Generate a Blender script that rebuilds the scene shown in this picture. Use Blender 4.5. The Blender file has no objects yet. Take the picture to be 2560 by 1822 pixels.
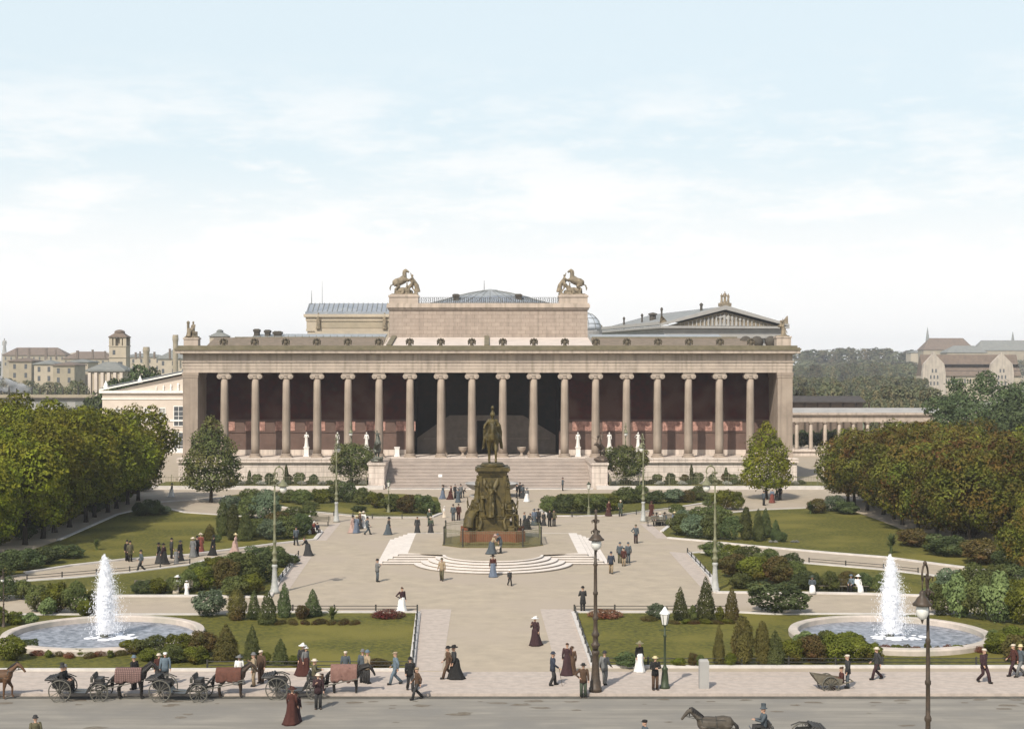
import bpy, math, random
from mathutils import Vector, Matrix, noise as mnoise
sc = bpy.context.scene
COL = sc.collection
R = math.radians
PI = math.pi
# ---- camera geometry: level view from a roof 17 m up; pixel (u, v) on the plaza -> metres
F, U0, V0, H = 3387.0, 1083.0, 810.3, 17.0
def G(u, v, z=0.0):
    d = (H - z) * F / (v - V0)
    return ((u - U0) * d / F, d)
def XX(u, d): return (u - U0) * d / F
def ZZ(v, d): return H - (v - V0) * d / F

# ------------------------------------------------------------------ materials
MATS = {}
def mat(name, col, rough=0.85, col2=None, scale=1.0, detail=4.0, lo=0.35, hi=0.65, bump=0.0, bscale=None,
        metal=0.0, spec=0.3, rnd=0.0, stretch=None, col3=None, scale3=0.1, course=None, streak=None):
    if name in MATS: return MATS[name]
    m = bpy.data.materials.new(name); m.use_nodes = True
    nt = m.node_tree; N = nt.nodes; L = nt.links
    b = N['Principled BSDF']
    b.inputs['Roughness'].default_value = rough
    b.inputs['Metallic'].default_value = metal
    b.inputs['Specular IOR Level'].default_value = spec
    tc = N.new('ShaderNodeTexCoord')
    src = tc.outputs['Object']
    if stretch:
        mp = N.new('ShaderNodeMapping'); mp.inputs['Scale'].default_value = stretch
        L.new(src, mp.inputs['Vector']); src = mp.outputs[0]
    if col2 is None:
        b.inputs['Base Color'].default_value = (*col, 1); out = None
    else:
        nz = N.new('ShaderNodeTexNoise'); nz.inputs['Scale'].default_value = scale
        nz.inputs['Detail'].default_value = detail; nz.inputs['Roughness'].default_value = 0.65
        L.new(src, nz.inputs['Vector'])
        mr = N.new('ShaderNodeMapRange'); mr.inputs[1].default_value = lo; mr.inputs[2].default_value = hi
        L.new(nz.outputs['Fac'], mr.inputs[0])
        mx = N.new('ShaderNodeMix'); mx.data_type = 'RGBA'
        mx.inputs['A'].default_value = (*col, 1); mx.inputs['B'].default_value = (*col2, 1)
        L.new(mr.outputs[0], mx.inputs['Factor']); out = mx.outputs['Result']
        if col3 is not None:
            n3 = N.new('ShaderNodeTexNoise'); n3.inputs['Scale'].default_value = scale3; n3.inputs['Detail'].default_value = 3
            L.new(tc.outputs['Object'], n3.inputs['Vector'])
            m3 = N.new('ShaderNodeMapRange'); m3.inputs[1].default_value = .46; m3.inputs[2].default_value = .66
            L.new(n3.outputs['Fac'], m3.inputs[0])
            x3 = N.new('ShaderNodeMix'); x3.data_type = 'RGBA'
            L.new(m3.outputs[0], x3.inputs['Factor']); L.new(out, x3.inputs['A']); x3.inputs['B'].default_value = (*col3, 1)
            out = x3.outputs['Result']
        if streak is not None:                     # rain streaks and soot running down a wall
            ms = N.new('ShaderNodeMapping'); ms.inputs['Scale'].default_value = (1.6,1.6,.09); L.new(tc.outputs['Object'], ms.inputs['Vector'])
            ns_ = N.new('ShaderNodeTexNoise'); ns_.inputs['Scale'].default_value = 1.2; ns_.inputs['Detail'].default_value = 6; L.new(ms.outputs[0], ns_.inputs['Vector'])
            mr2 = N.new('ShaderNodeMapRange'); mr2.inputs[1].default_value = .48; mr2.inputs[2].default_value = .72; mr2.inputs[4].default_value = .75; L.new(ns_.outputs['Fac'], mr2.inputs[0])
            xs = N.new('ShaderNodeMix'); xs.data_type = 'RGBA'; L.new(mr2.outputs[0], xs.inputs['Factor']); L.new(out, xs.inputs['A']); xs.inputs['B'].default_value = (*streak,1); out = xs.outputs['Result']
        if course is not None:                     # block courses
            sp_ = N.new('ShaderNodeSeparateXYZ'); L.new(tc.outputs['Object'], sp_.inputs[0]); cb = N.new('ShaderNodeCombineXYZ'); L.new(sp_.outputs['X'], cb.inputs['X']); L.new(sp_.outputs['Z'], cb.inputs['Y'])
            bt = N.new('ShaderNodeTexBrick'); bt.inputs['Scale'].default_value = 1; bt.inputs['Brick Width'].default_value = course*2.2; bt.inputs['Row Height'].default_value = course; bt.inputs['Mortar Size'].default_value = .03
            bt.inputs['Color1'].default_value = (1,1,1,1); bt.inputs['Color2'].default_value = (.86,.86,.86,1); bt.inputs['Mortar'].default_value = (.62,.60,.58,1); L.new(cb.outputs[0], bt.inputs['Vector'])
            xb_ = N.new('ShaderNodeMix'); xb_.data_type = 'RGBA'; xb_.blend_type = 'MULTIPLY'; xb_.inputs['Factor'].default_value = 1; L.new(out, xb_.inputs['A']); L.new(bt.outputs['Color'], xb_.inputs['B']); out = xb_.outputs['Result']
        if rnd:
            oi = N.new('ShaderNodeObjectInfo')
            hs = N.new('ShaderNodeHueSaturation')
            r1 = N.new('ShaderNodeMapRange'); r1.inputs[3].default_value = 1 - rnd; r1.inputs[4].default_value = 1 + rnd
            L.new(oi.outputs['Random'], r1.inputs[0]); L.new(r1.outputs[0], hs.inputs['Value'])
            r2 = N.new('ShaderNodeMapRange'); r2.inputs[3].default_value = .5 - rnd * .06; r2.inputs[4].default_value = .5 + rnd * .06
            L.new(oi.outputs['Random'], r2.inputs[0]); L.new(r2.outputs[0], hs.inputs['Hue'])
            L.new(out, hs.inputs['Color']); out = hs.outputs[0]
        L.new(out, b.inputs['Base Color'])
    if bump:
        n2 = N.new('ShaderNodeTexNoise'); n2.inputs['Scale'].default_value = bscale or scale * 3
        n2.inputs['Detail'].default_value = 5
        L.new(src, n2.inputs['Vector'])
        bp = N.new('ShaderNodeBump'); bp.inputs['Strength'].default_value = bump; bp.inputs['Distance'].default_value = 0.05
        L.new(n2.outputs['Fac'], bp.inputs['Height']); L.new(bp.outputs[0], b.inputs['Normal'])
    MATS[name] = m
    return m

def leafmat(name, a, bcol, c=None, rnd=.25, cs=.35, trans=.16):
    """foliage: two greens broken up by noise, a third tint in patches, some light through the leaf"""
    m = mat(name, a, .75, bcol, scale=.9, detail=3, lo=.38, hi=.62, rnd=rnd, col3=c, scale3=cs, spec=.15)
    nt = m.node_tree; b = nt.nodes['Principled BSDF']
    src = b.inputs['Base Color'].links[0].from_socket
    tr = nt.nodes.new('ShaderNodeBsdfTranslucent'); nt.links.new(src, tr.inputs[0])
    mx = nt.nodes.new('ShaderNodeMixShader'); mx.inputs[0].default_value = trans
    nt.links.new(b.outputs[0], mx.inputs[1]); nt.links.new(tr.outputs[0], mx.inputs[2])
    nt.links.new(mx.outputs[0], nt.nodes['Material Output'].inputs[0])
    return m

# ------------------------------------------------------------------ mesh builder
class MB:
    def __init__(s): s.v = []; s.f = []; s.m = []; s.mi = 0
    def add(s, vs, fs):
        o = len(s.v); s.v += [tuple(p) for p in vs]; s.f += [tuple(i + o for i in q) for q in fs]; s.m += [s.mi] * len(fs)
    def box(s, x0, x1, y0, y1, z0, z1):
        s.add([(x0,y0,z0),(x1,y0,z0),(x1,y1,z0),(x0,y1,z0),(x0,y0,z1),(x1,y0,z1),(x1,y1,z1),(x0,y1,z1)],
              [(0,3,2,1),(4,5,6,7),(0,1,5,4),(1,2,6,5),(2,3,7,6),(3,0,4,7)])
    def obox(s, c, hx, hy, z0, z1, rz=0):
        ca, sa = math.cos(rz), math.sin(rz)
        p = [(c[0]+a*ca-b*sa, c[1]+a*sa+b*ca) for a, b in ((-hx,-hy),(hx,-hy),(hx,hy),(-hx,hy))]
        s.prism(p, z0, z1)
    def prism(s, poly, z0, z1, top=None):
        n = len(poly); t = top or poly
        A = sum(poly[i][0]*poly[(i+1)%n][1]-poly[(i+1)%n][0]*poly[i][1] for i in range(n))
        if A < 0: poly = poly[::-1]; t = t[::-1]
        s.add([(x,y,z0) for x,y in poly]+[(x,y,z1) for x,y in t],
              [tuple(range(n))[::-1], tuple(range(n,2*n))]+[(i,(i+1)%n,n+(i+1)%n,n+i) for i in range(n)])
    def xprism(s, poly, y0, y1):
        """profile in (x, z) pushed along y"""
        n = len(poly)
        s.add([(x,y0,z) for x,z in poly]+[(x,y1,z) for x,z in poly],
              [tuple(range(n)), tuple(range(n,2*n))[::-1]]+[(i,n+i,n+(i+1)%n,(i+1)%n) for i in range(n)])
    def yprism(s, poly, x0, x1):
        """profile in (y, z) pushed along x"""
        n = len(poly)
        s.add([(x0,y,z) for y,z in poly]+[(x1,y,z) for y,z in poly],
              [tuple(range(n))[::-1], tuple(range(n,2*n))]+[(i,(i+1)%n,n+(i+1)%n,n+i) for i in range(n)])
    def tube(s, pts, rad, seg=8, flat=1.0, cap=True):
        pts = [Vector(p) for p in pts]; n = len(pts)
        if not hasattr(rad, '__len__'): rad = [rad]*n
        vs = []; fs = []; ref = None
        for i, p in enumerate(pts):
            t = (pts[min(i+1,n-1)] - pts[max(i-1,0)])
            if t.length < 1e-9: t = Vector((0,0,1))
            t.normalize()
            if ref is None:
                ref = Vector((0,1,0)) if abs(t.y) < .9 else Vector((1,0,0))
            a = (ref - t*ref.dot(t)).normalized(); b = t.cross(a); ref = a
            for k in range(seg):
                q = 2*PI*k/seg
                vs.append(p + a*(rad[i]*math.cos(q)) + b*(rad[i]*flat*math.sin(q)))
        for i in range(n-1):
            for k in range(seg):
                k2 = (k+1) % seg
                fs.append((i*seg+k, i*seg+k2, (i+1)*seg+k2, (i+1)*seg+k))
        if cap:
            fs.append(tuple(range(seg))[::-1]); fs.append(tuple(range((n-1)*seg, n*seg)))
        s.add(vs, fs)
    def ball(s, c, r, seg=10, rings=6, sc=(1,1,1)):
        vs = []; fs = []
        for i in range(rings+1):
            th = PI*i/rings
            for k in range(seg):
                q = 2*PI*k/seg
                vs.append((c[0]+r*sc[0]*math.sin(th)*math.cos(q), c[1]+r*sc[1]*math.sin(th)*math.sin(q), c[2]-r*sc[2]*math.cos(th)))
        for i in range(rings):
            for k in range(seg):
                k2=(k+1)%seg; fs.append((i*seg+k,i*seg+k2,(i+1)*seg+k2,(i+1)*seg+k))
        s.add(vs, fs)
    def lathe(s, prof, seg=16, c=(0,0,0), sy=1.0, fl=None):
        """prof: (radius, z) from bottom to top; fl(k, r) may change the radius round the axis"""
        vs=[]; fs=[]; n=len(prof)
        for r,z in prof:
            for k in range(seg):
                q=2*PI*k/seg; rr = fl(k,r) if fl else r
                vs.append((c[0]+rr*math.cos(q), c[1]+rr*sy*math.sin(q), c[2]+z))
        for i in range(n-1):
            for k in range(seg):
                k2=(k+1)%seg; fs.append((i*seg+k,i*seg+k2,(i+1)*seg+k2,(i+1)*seg+k))
        fs.append(tuple(range(seg))[::-1]); fs.append(tuple(range((n-1)*seg,n*seg)))
        s.add(vs,fs)
    def quad(s, a,b,c,d): s.add([a,b,c,d],[(0,1,2,3)])
    def xform(s, M, start=0):
        for i in range(start, len(s.v)): s.v[i] = tuple(M @ Vector(s.v[i]))
    def merge(s, o, M=None):
        k=len(s.v); s.add(o.v, o.f)
        if M is not None: s.xform(M, k)
    def mesh(s, name, mats, smooth=False):
        me = bpy.data.meshes.new(name); me.from_pydata(s.v, [], s.f)
        for m in (mats if isinstance(mats,(list,tuple)) else [mats]): me.materials.append(m)
        if any(s.m): me.polygons.foreach_set('material_index', s.m)
        if smooth: me.polygons.foreach_set('use_smooth', [True]*len(s.f))
        me.update(); return me
    def build(s, name, mats, parent=None, smooth=False, loc=None):
        return ob(name, s.mesh(name, mats, smooth), parent, loc)

def ob(name, me, parent=None, loc=None, rz=None):
    o = bpy.data.objects.new(name, me); COL.objects.link(o)
    if parent is not None: o.parent = parent
    if loc is not None: o.location = loc
    if rz is not None: o.rotation_euler = (0,0,rz)
    return o
def tag(o, label, cat, group=None):
    o['label'] = label; o['category'] = cat
    if group: o['group'] = group
    return o
def thing(name, label, cat, loc=(0,0,0), rz=0, group=None):
    o = ob(name, None, None, loc, rz); o.empty_display_size = .2
    return tag(o, label, cat, group)
def struct(o): o['kind'] = 'structure'; return o
def kids(o): return [c for c in o.children]
def copy_tree(o, parent=None):
    c = o.copy(); COL.objects.link(c); c.parent = parent
    for ch in list(o.children): copy_tree(ch, c)
    return c
def place(src, used, loc, rz, label, cat, group=None, scale=1.0):
    """first call moves the source thing itself, later calls copy it"""
    o = src if not used[0] else copy_tree(src)
    used[0] = True
    o.location = loc; o.rotation_euler = (0,0,rz); o.scale = (scale,)*3 if not hasattr(scale,'__len__') else scale
    if 'group' in o: del o['group']
    return tag(o, label, cat, group)
def fuse(mb, name, mats, voxel, smooth_it=2):
    """one continuous skin round overlapping limbs"""
    me = mb.mesh(name+'_src', mats)
    o = bpy.data.objects.new('tmp', me); COL.objects.link(o)
    r = o.modifiers.new('r','REMESH'); r.mode='VOXEL'; r.voxel_size=voxel; r.use_smooth_shade=True
    if smooth_it:
        sm = o.modifiers.new('s','SMOOTH'); sm.iterations=smooth_it; sm.factor=.5
    dg = bpy.context.evaluated_depsgraph_get()
    out = bpy.data.meshes.new_from_object(o.evaluated_get(dg)); out.name = name
    out.materials.clear()
    for m in (mats if isinstance(mats,(list,tuple)) else [mats]): out.materials.append(m)
    out.polygons.foreach_set('material_index',[0]*len(out.polygons))
    out.polygons.foreach_set('use_smooth',[True]*len(out.polygons))
    bpy.data.objects.remove(o); bpy.data.meshes.remove(me)
    return out
# ------------------------------------------------------------------ colours
SAND = mat('gravel', (.425,.350,.258), .95, (.315,.264,.198), scale=.6, detail=7, lo=.28, hi=.72, bump=.3, bscale=9, col3=(.37,.305,.235), scale3=.13)
ROADM = mat('road_surface', (.275,.25,.208), .9, (.195,.178,.15), scale=1.2, detail=9, lo=.36, hi=.66, stretch=(.12,1,1), bump=.3, bscale=8, col3=(.20,.185,.16), scale3=.3)
GRANITE = mat('pale_granite', (.46,.385,.325), .85, (.38,.32,.27), scale=2, detail=9, lo=.4, hi=.6)
KERBM = mat('white_kerb_stone', (.60,.555,.505), .8, (.48,.445,.41), scale=1.2, detail=6)
LAWNM = mat('lawn_grass', (.125,.115,.014), .95, (.055,.056,.008), scale=3, detail=10, lo=.40, hi=.60, bump=.7, bscale=14, col3=(.15,.13,.022), scale3=.14)
EARTH = mat('far_earth', (.22,.22,.15), .95, (.14,.16,.09), scale=.02, detail=6)
STONE = mat('museum_sandstone', (.345,.275,.215), .88, (.26,.207,.163), scale=.5, detail=7, col3=(.375,.305,.24), scale3=.22, bump=.15, bscale=5, streak=(.19,.15,.12))
STONE2 = mat('pale_sandstone', (.48,.395,.32), .88, (.37,.305,.25), scale=.5, detail=7, bump=.1, bscale=5, streak=(.24,.20,.155))
STONEW = mat('podium_stone', (.70,.60,.52), .85, (.58,.50,.43), scale=.4, detail=7, course=.7, streak=(.40,.34,.29))
DARKST = mat('weathered_cornice', (.19,.16,.105), .9, (.13,.115,.07), scale=.9, detail=8)
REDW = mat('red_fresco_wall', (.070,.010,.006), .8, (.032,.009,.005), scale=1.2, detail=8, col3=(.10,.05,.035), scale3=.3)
DADO = mat('brown_dado', (.15,.095,.075), .8, (.11,.07,.055), scale=.7, detail=6)
PINK = mat('pink_relief_panel', (.46,.26,.205), .85, (.26,.14,.11), scale=2.2, detail=5, lo=.42, hi=.58, bump=1.0, bscale=3)
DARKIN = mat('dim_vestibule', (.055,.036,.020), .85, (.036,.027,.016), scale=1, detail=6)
INNER = mat('grey_stair_wall', (.27,.22,.18), .85, (.20,.165,.135), scale=1, detail=6)
ROOFBR = mat('brown_roof_slope', (.22,.17,.125), .85, (.15,.12,.085), scale=1.1, detail=7)
ROOFPALE = mat('pale_roof_slope', (.60,.515,.445), .8, (.50,.43,.37), scale=.6, detail=5)
SLATE = mat('blue_zinc_roof', (.20,.225,.26), .7, (.29,.31,.33), scale=.7, detail=5)
GLASSR = mat('skylight_glazing', (.33,.34,.34), .55, (.24,.25,.25), scale=.9, detail=3, spec=.5)
MARBLE = mat('white_marble', (.82,.79,.74), .6, (.70,.67,.62), scale=3, detail=4)
BRONZE = mat('olive_bronze', (.108,.080,.022), .55, (.036,.028,.008), scale=2.2, detail=6, metal=.12, spec=.35, bump=.3, bscale=5)
BRONZEG = mat('dark_green_bronze', (.07,.08,.06), .5, (.12,.115,.09), scale=3, detail=5, metal=.3, spec=.5)
BRONZER = mat('brown_bronze', (.14,.10,.07), .55, (.085,.065,.05), scale=3, detail=5, metal=.3, spec=.4)
STATUEST = mat('weathered_statue_stone', (.30,.24,.165), .85, (.12,.10,.07), scale=1.8, detail=5)
REDGRAN = mat('red_granite', (.20,.075,.035), .6, (.13,.048,.024), scale=5, detail=6)
OLIVEGR = mat('olive_step_stone', (.17,.14,.05), .7, (.11,.09,.035), scale=2, detail=5)
IRON = mat('dark_iron', (.035,.035,.03), .5, (.06,.055,.045), scale=6)
IRONBR = mat('brown_painted_iron', (.075,.052,.035), .5, (.045,.035,.025), scale=4)
IRONGR = mat('olive_painted_iron', (.20,.195,.115), .6, (.14,.14,.08), scale=4)
IRONPALE = mat('pale_painted_iron', (.40,.40,.37), .6, (.31,.31,.29), scale=4)
IRONG = mat('green_painted_iron', (.045,.06,.03), .5, (.03,.04,.02), scale=4)
WOODG = mat('weathered_wood', (.16,.14,.10), .8, (.11,.095,.07), scale=5)
WATER = mat('fountain_water', (.12,.13,.15), .4, (.33,.34,.375), scale=2.4, detail=6, lo=.40, hi=.62, bump=.6, bscale=3.5, spec=.6)
WHITEP = mat('white_paint', (.80,.79,.76), .6, (.72,.71,.68), scale=4)
GLOBE = mat('milk_glass', (.72,.70,.64), .25, (.64,.62,.57), scale=3, spec=.6)
BARK = mat('bark', (.055,.042,.028), .95, (.035,.028,.02), scale=4, stretch=(1,1,.2))
FOAM = mat('white_foam', (.92,.92,.94), .9, (.80,.82,.87), scale=3)
CREAM = mat('cream_render', (.62,.535,.45), .9, (.54,.46,.385), scale=.35, detail=5)
BUFF = mat('buff_render', (.36,.30,.215), .9, (.27,.235,.175), scale=.25, detail=6)
BUFF2 = mat('tan_render', (.45,.38,.285), .9, (.36,.31,.24), scale=.25, detail=6)
GREYST = mat('grey_stone', (.36,.345,.32), .9, (.29,.28,.265), scale=.4, detail=6)
TILEBR = mat('brown_tile_roof', (.18,.135,.10), .9, (.13,.10,.08), scale=.6, detail=6)
TILEGR = mat('grey_tile_roof', (.21,.21,.19), .9, (.16,.165,.155), scale=.5, detail=6)
DARKROOF = mat('dark_felt_roof', (.07,.06,.055), .9, (.05,.045,.04), scale=1)
WINDOW = mat('window_glass', (.06,.065,.07), .15, (.10,.105,.11), scale=1, spec=.6)

# foliage
LF_CHEST = leafmat('chestnut_leaf', (.205,.225,.016), (.045,.055,.006), (.17,.15,.015))
LF_RUST = leafmat('autumn_chestnut_leaf', (.155,.150,.022), (.040,.044,.009), (.13,.062,.020))
LF_YEL = leafmat('yellow_leaf', (.34,.25,.03), (.22,.18,.03))
LF_OLIVE = leafmat('olive_leaf', (.155,.170,.024), (.038,.047,.008), (.14,.09,.02))
LF_DARK = leafmat('dark_green_leaf', (.10,.125,.046), (.026,.037,.014))
LF_MID = leafmat('mid_green_leaf', (.14,.16,.048), (.036,.048,.015), (.15,.14,.045))
LF_BLUE = leafmat('blue_green_leaf', (.14,.175,.10), (.052,.072,.04))
LF_CON = leafmat('conifer_leaf', (.10,.11,.036), (.030,.037,.013))
LF_CONB = leafmat('brownish_conifer_leaf', (.125,.105,.030), (.058,.053,.016), (.13,.065,.026))
LF_RED = leafmat('russet_leaf', (.10,.066,.024), (.070,.072,.020), (.125,.042,.022))
LF_FLOW = leafmat('red_flower_leaf', (.17,.045,.030), (.060,.065,.022), (.24,.10,.07), cs=1.4)
LF_FAR = leafmat('far_tree_leaf', (.13,.14,.075), (.085,.098,.055), (.17,.14,.075))
LF_PALE = leafmat('pale_green_leaf', (.19,.235,.085), (.10,.13,.05))
LF_BROAD = leafmat('broad_green_leaf', (.115,.155,.062), (.048,.072,.032))
LF_GREY = leafmat('silver_leaf', (.40,.38,.34), (.26,.27,.22))

# ------------------------------------------------------------------ world, sun, camera
w = bpy.data.worlds.new('World'); sc.world = w; w.use_nodes = True
nt = w.node_tree; N = nt.nodes; L = nt.links
bg = N['Background']; bg.inputs['Strength'].default_value = SKYSTR = 0.14
SUN_EL, SUN_AZ = R(45), R(25)            # sun stands behind the camera's left shoulder
sky = N.new('ShaderNodeTexSky'); sky.sky_type = 'NISHITA'; sky.sun_disc = False
sky.sun_elevation = SUN_EL; sky.sun_rotation = PI + SUN_AZ
sky.air_density = 1.0; sky.dust_density = 2.2; sky.ozone_density = 1.2
tc = N.new('ShaderNodeTexCoord')
sep = N.new('ShaderNodeSeparateXYZ'); L.new(tc.outputs['Generated'], sep.inputs[0])
def wmath(op, a, b=None, c=None):
    n = N.new('ShaderNodeMath'); n.operation = op
    for i, q in enumerate((a, b, c)):
        if q is None: continue
        if isinstance(q, (int, float)): n.inputs[i].default_value = q
        else: L.new(q, n.inputs[i])
    return n.outputs[0]
def ramp(x, a, b, c=0, d=1):
    n = N.new('ShaderNodeMapRange'); n.interpolation_type = 'SMOOTHSTEP'
    L.new(x, n.inputs[0])
    for i, q in zip((1,2,3,4), (a,b,c,d)): n.inputs[i].default_value = q
    return n.outputs[0]
# clouds: noise on the direction of the ray, drawn out sideways as cloud banks seen low in the sky
def cloud(scale, sx, sz, seed, det=7, rg=.58):
    mp = N.new('ShaderNodeMapping'); mp.inputs['Scale'].default_value = (sx, sx, sz); mp.inputs['Location'].default_value = seed
    L.new(tc.outputs['Generated'], mp.inputs['Vector'])
    n = N.new('ShaderNodeTexNoise'); n.inputs['Scale'].default_value = scale; n.inputs['Detail'].default_value = det
    n.inputs['Roughness'].default_value = rg
    L.new(mp.outputs[0], n.inputs['Vector']); return n.outputs['Fac']
zz = sep.outputs['Z']
c1 = ramp(cloud(1, 9, 34, (3.1,1.7,0.4)), .44, .68)
c2 = ramp(cloud(1, 20, 60, (7.7,4.2,2.0), 8, .62), .50, .74)
band = wmath('MULTIPLY', ramp(zz, .015, .075), ramp(zz, .21, .15))
cl = wmath('MULTIPLY', wmath('MAXIMUM', c1, wmath('MULTIPLY', c2, .8)), band)
low = ramp(zz, .150, .045)                     # the white veil low over the town
cov = wmath('MINIMUM', wmath('ADD', wmath('MULTIPLY', cl, .58), wmath('MULTIPLY', low, .93)), 1.0)
veil = cov
mx = N.new('ShaderNodeMix'); mx.data_type = 'RGBA'
cz = N.new('ShaderNodeMix'); cz.data_type = 'RGBA'     # thin high cirrus, faded overhead out of view to cut sky fill light
L.new(ramp(zz, .25, .62, .84, .15), cz.inputs['Factor'])
L.new(sky.outputs[0], cz.inputs['A']); cz.inputs['B'].default_value = (5.85, 6.65, 6.95, 1)
L.new(veil, mx.inputs['Factor']); L.new(cz.outputs['Result'], mx.inputs['A'])
mx.inputs['B'].default_value = (7.4, 7.35, 7.25, 1)
L.new(mx.outputs['Result'], bg.inputs['Color'])

sd = bpy.data.lights.new('sun', 'SUN'); sd.energy = 4.4; sd.angle = R(.5); sd.color = (1, .94, .84)
so = bpy.data.objects.new('sun', sd); COL.objects.link(so)
sdir = Vector((-math.sin(SUN_AZ)*math.cos(SUN_EL), -math.cos(SUN_AZ)*math.cos(SUN_EL), math.sin(SUN_EL)))
so.rotation_euler = sdir.to_track_quat('Z', 'Y').to_euler(); so.location = (-60,-60,90)
cd = bpy.data.cameras.new('camera'); cd.sensor_width = 36; cd.lens = F/2282*36; cd.clip_end = 9000; cd.clip_start = 1
cd.shift_x = (1141-U0)/2282; cd.shift_y = -(812-V0)/2282
co = bpy.data.objects.new('camera', cd); COL.objects.link(co); co.location = (0,0,H); co.rotation_euler = (R(90),0,0)
sc.camera = co
sc.view_settings.view_transform = 'Standard'; sc.view_settings.look = 'None'; sc.view_settings.exposure = 0.05
sc.view_settings.gamma = 1
sc.cycles.use_denoising = True
sc.cycles.max_bounces = 6; sc.cycles.diffuse_bounces = 3; sc.cycles.transparent_max_bounces = 12
sc.cycles.volume_bounces = 0
# the haze of the town: one box of even, thin air round everything
HB = MB(); HB.box(-1500, 1500, -60, 2800, -1.5, 64)
hm = bpy.data.materials.new('haze'); hm.use_nodes = True
hn = hm.node_tree; hn.nodes.remove(hn.nodes['Principled BSDF'])
pv = hn.nodes.new('ShaderNodeVolumePrincipled'); pv.inputs['Color'].default_value = (.93,.95,1,1)
pv.inputs['Density'].default_value = HAZE = 0.00017; pv.inputs['Anisotropy'].default_value = 0.0
hn.links.new(pv.outputs[0], hn.nodes['Material Output'].inputs['Volume'])
hz = HB.build('haze', hm); hz['kind'] = 'stuff'
# ------------------------------------------------------------------ ground
def sheet(name, pts, z0, z1, m):
    mb = MB(); mb.prism(pts, z0, z1); return struct(mb.build(name, m))
def GP(*uv): return [G(u, v) for u, v in uv]
g = MB(); g.quad((-4000,-300,-.32),(4000,-300,-.32),(4000,6000,-.32),(-4000,6000,-.32)); struct(g.build('ground', EARTH))
sheet('plaza', [(-140,79.0),(140,79.0),(140,330),(-140,330)], -.3, 0, SAND)
YK = 78.35                                       # kerb line of the street
sheet('road', [(-160,20),(160,20),(160,YK),(-160,YK)], -.5, -.14, ROADM)
sheet('pavement', [(-160,YK+.3),(160,YK+.3),(160,83.9),(-160,83.9)], -.4, .012, GRANITE)
sheet('street_kerb', [(-160,YK),(160,YK),(160,YK+.296),(-160,YK+.296)], -.4, .02, GRANITE)
sheet('kerb_strip', [(-160,YK-.55),(160,YK-.55),(160,YK-.004),(-160,YK-.004)], -.4, -.125, mat('dark_kerb_strip', (.115,.105,.085), .95, (.075,.07,.058), scale=1.5, detail=8))  # darker strip of road along the kerb
mb = MB()
for y in (79.6, 81.2, 82.6): mb.box(-160, 160, y, y+.06, .0, .018)
struct(mb.build('pavement_joint_lines', mat('grey_joint', (.36,.33,.30), .9)))

rd=random.Random(21); mb=MB()
for k in range(70):
    x=rd.uniform(-28,30); y=rd.choice((rd.uniform(76.2,77.7),rd.uniform(64,76))); r=rd.uniform(.06,.28)
    pts=[(x+r*rd.uniform(.6,1.4)*2.0*math.cos(q),y+r*rd.uniform(.6,1.3)*math.sin(q)) for q in [2*PI*i/9 for i in range(9)]]
    mb.add([(a,c,-.1335+.0002*(k%9)) for a,c in pts],[tuple(range(9))])
dirt=mb.build('street_dirt',mat('street_dung',(.13,.105,.075),.95,(.19,.165,.13),scale=4)); dirt['kind']='stuff'; dirt['label']='scattered horse dung and dirt on the street'
mb=MB()
for y0_ in (66.2,67.6,69.9,71.3,73.6,75.1):
    for i in range(60):
        xa=-40+i*1.35; f=lambda x: y0_+.10*math.sin(x*.23+y0_)+.05*math.sin(x*.71)
        if rd.random()<.25: continue
        mb.quad((xa,f(xa)-.05,-.1362),(xa+1.35,f(xa+1.35)-.05,-.1362),(xa+1.35,f(xa+1.35)+.06,-.1362),(xa,f(xa)+.06,-.1362))
struct(mb.build('road_wheel_tracks',mat('wheel_track',(.215,.198,.168),.9,(.24,.22,.188),scale=2)))
def lawn(pts, z=.05): return sheet('lawn', pts, -.1, z, LAWNM)
def kerb(pts, wd=.3, h=.13, closed=False, m=None):
    """a stone edging along a line"""
    mb = MB(); n = len(pts)
    for i in range(n if closed else n-1):
        a = Vector(pts[i]); b = Vector(pts[(i+1)%n]); t=(b-a).normalized(); nn = Vector((-t.y,t.x))*wd/2
        hh = h + .003*(i%2)
        mb.prism([tuple(a-nn-t*.02), tuple(b-nn), tuple(b+nn), tuple(a+nn-t*.02)], -.1, hh)
    return struct(mb.build('kerb', m or KERBM))
def strip(pts, z=.010): return sheet('stone_path', pts, -.05, z, GRANITE)

# front lawns either side of the middle path
L1 = GP((932,1366),(560,1366),(470,1371),(-90,1371),(-90,1494),(917,1494))
R1 = GP((1278,1366),(1640,1366),(1720,1370),(2420,1370),(2420,1487),(1322,1487))
lawn(L1); lawn(R1)
kerb(GP((-90,1494),(917,1494),(932,1366),(560,1366),(470,1371),(-90,1371)), .32)
kerb(GP((2420,1487),(1322,1487),(1278,1366),(1640,1366),(1720,1370),(2420,1370)), .32)
strip(GP((937,1357),(1006,1357),(985,1494),(921,1494))); strip(GP((1204,1357),(1275,1357),(1318,1487),(1240,1487)))
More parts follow.
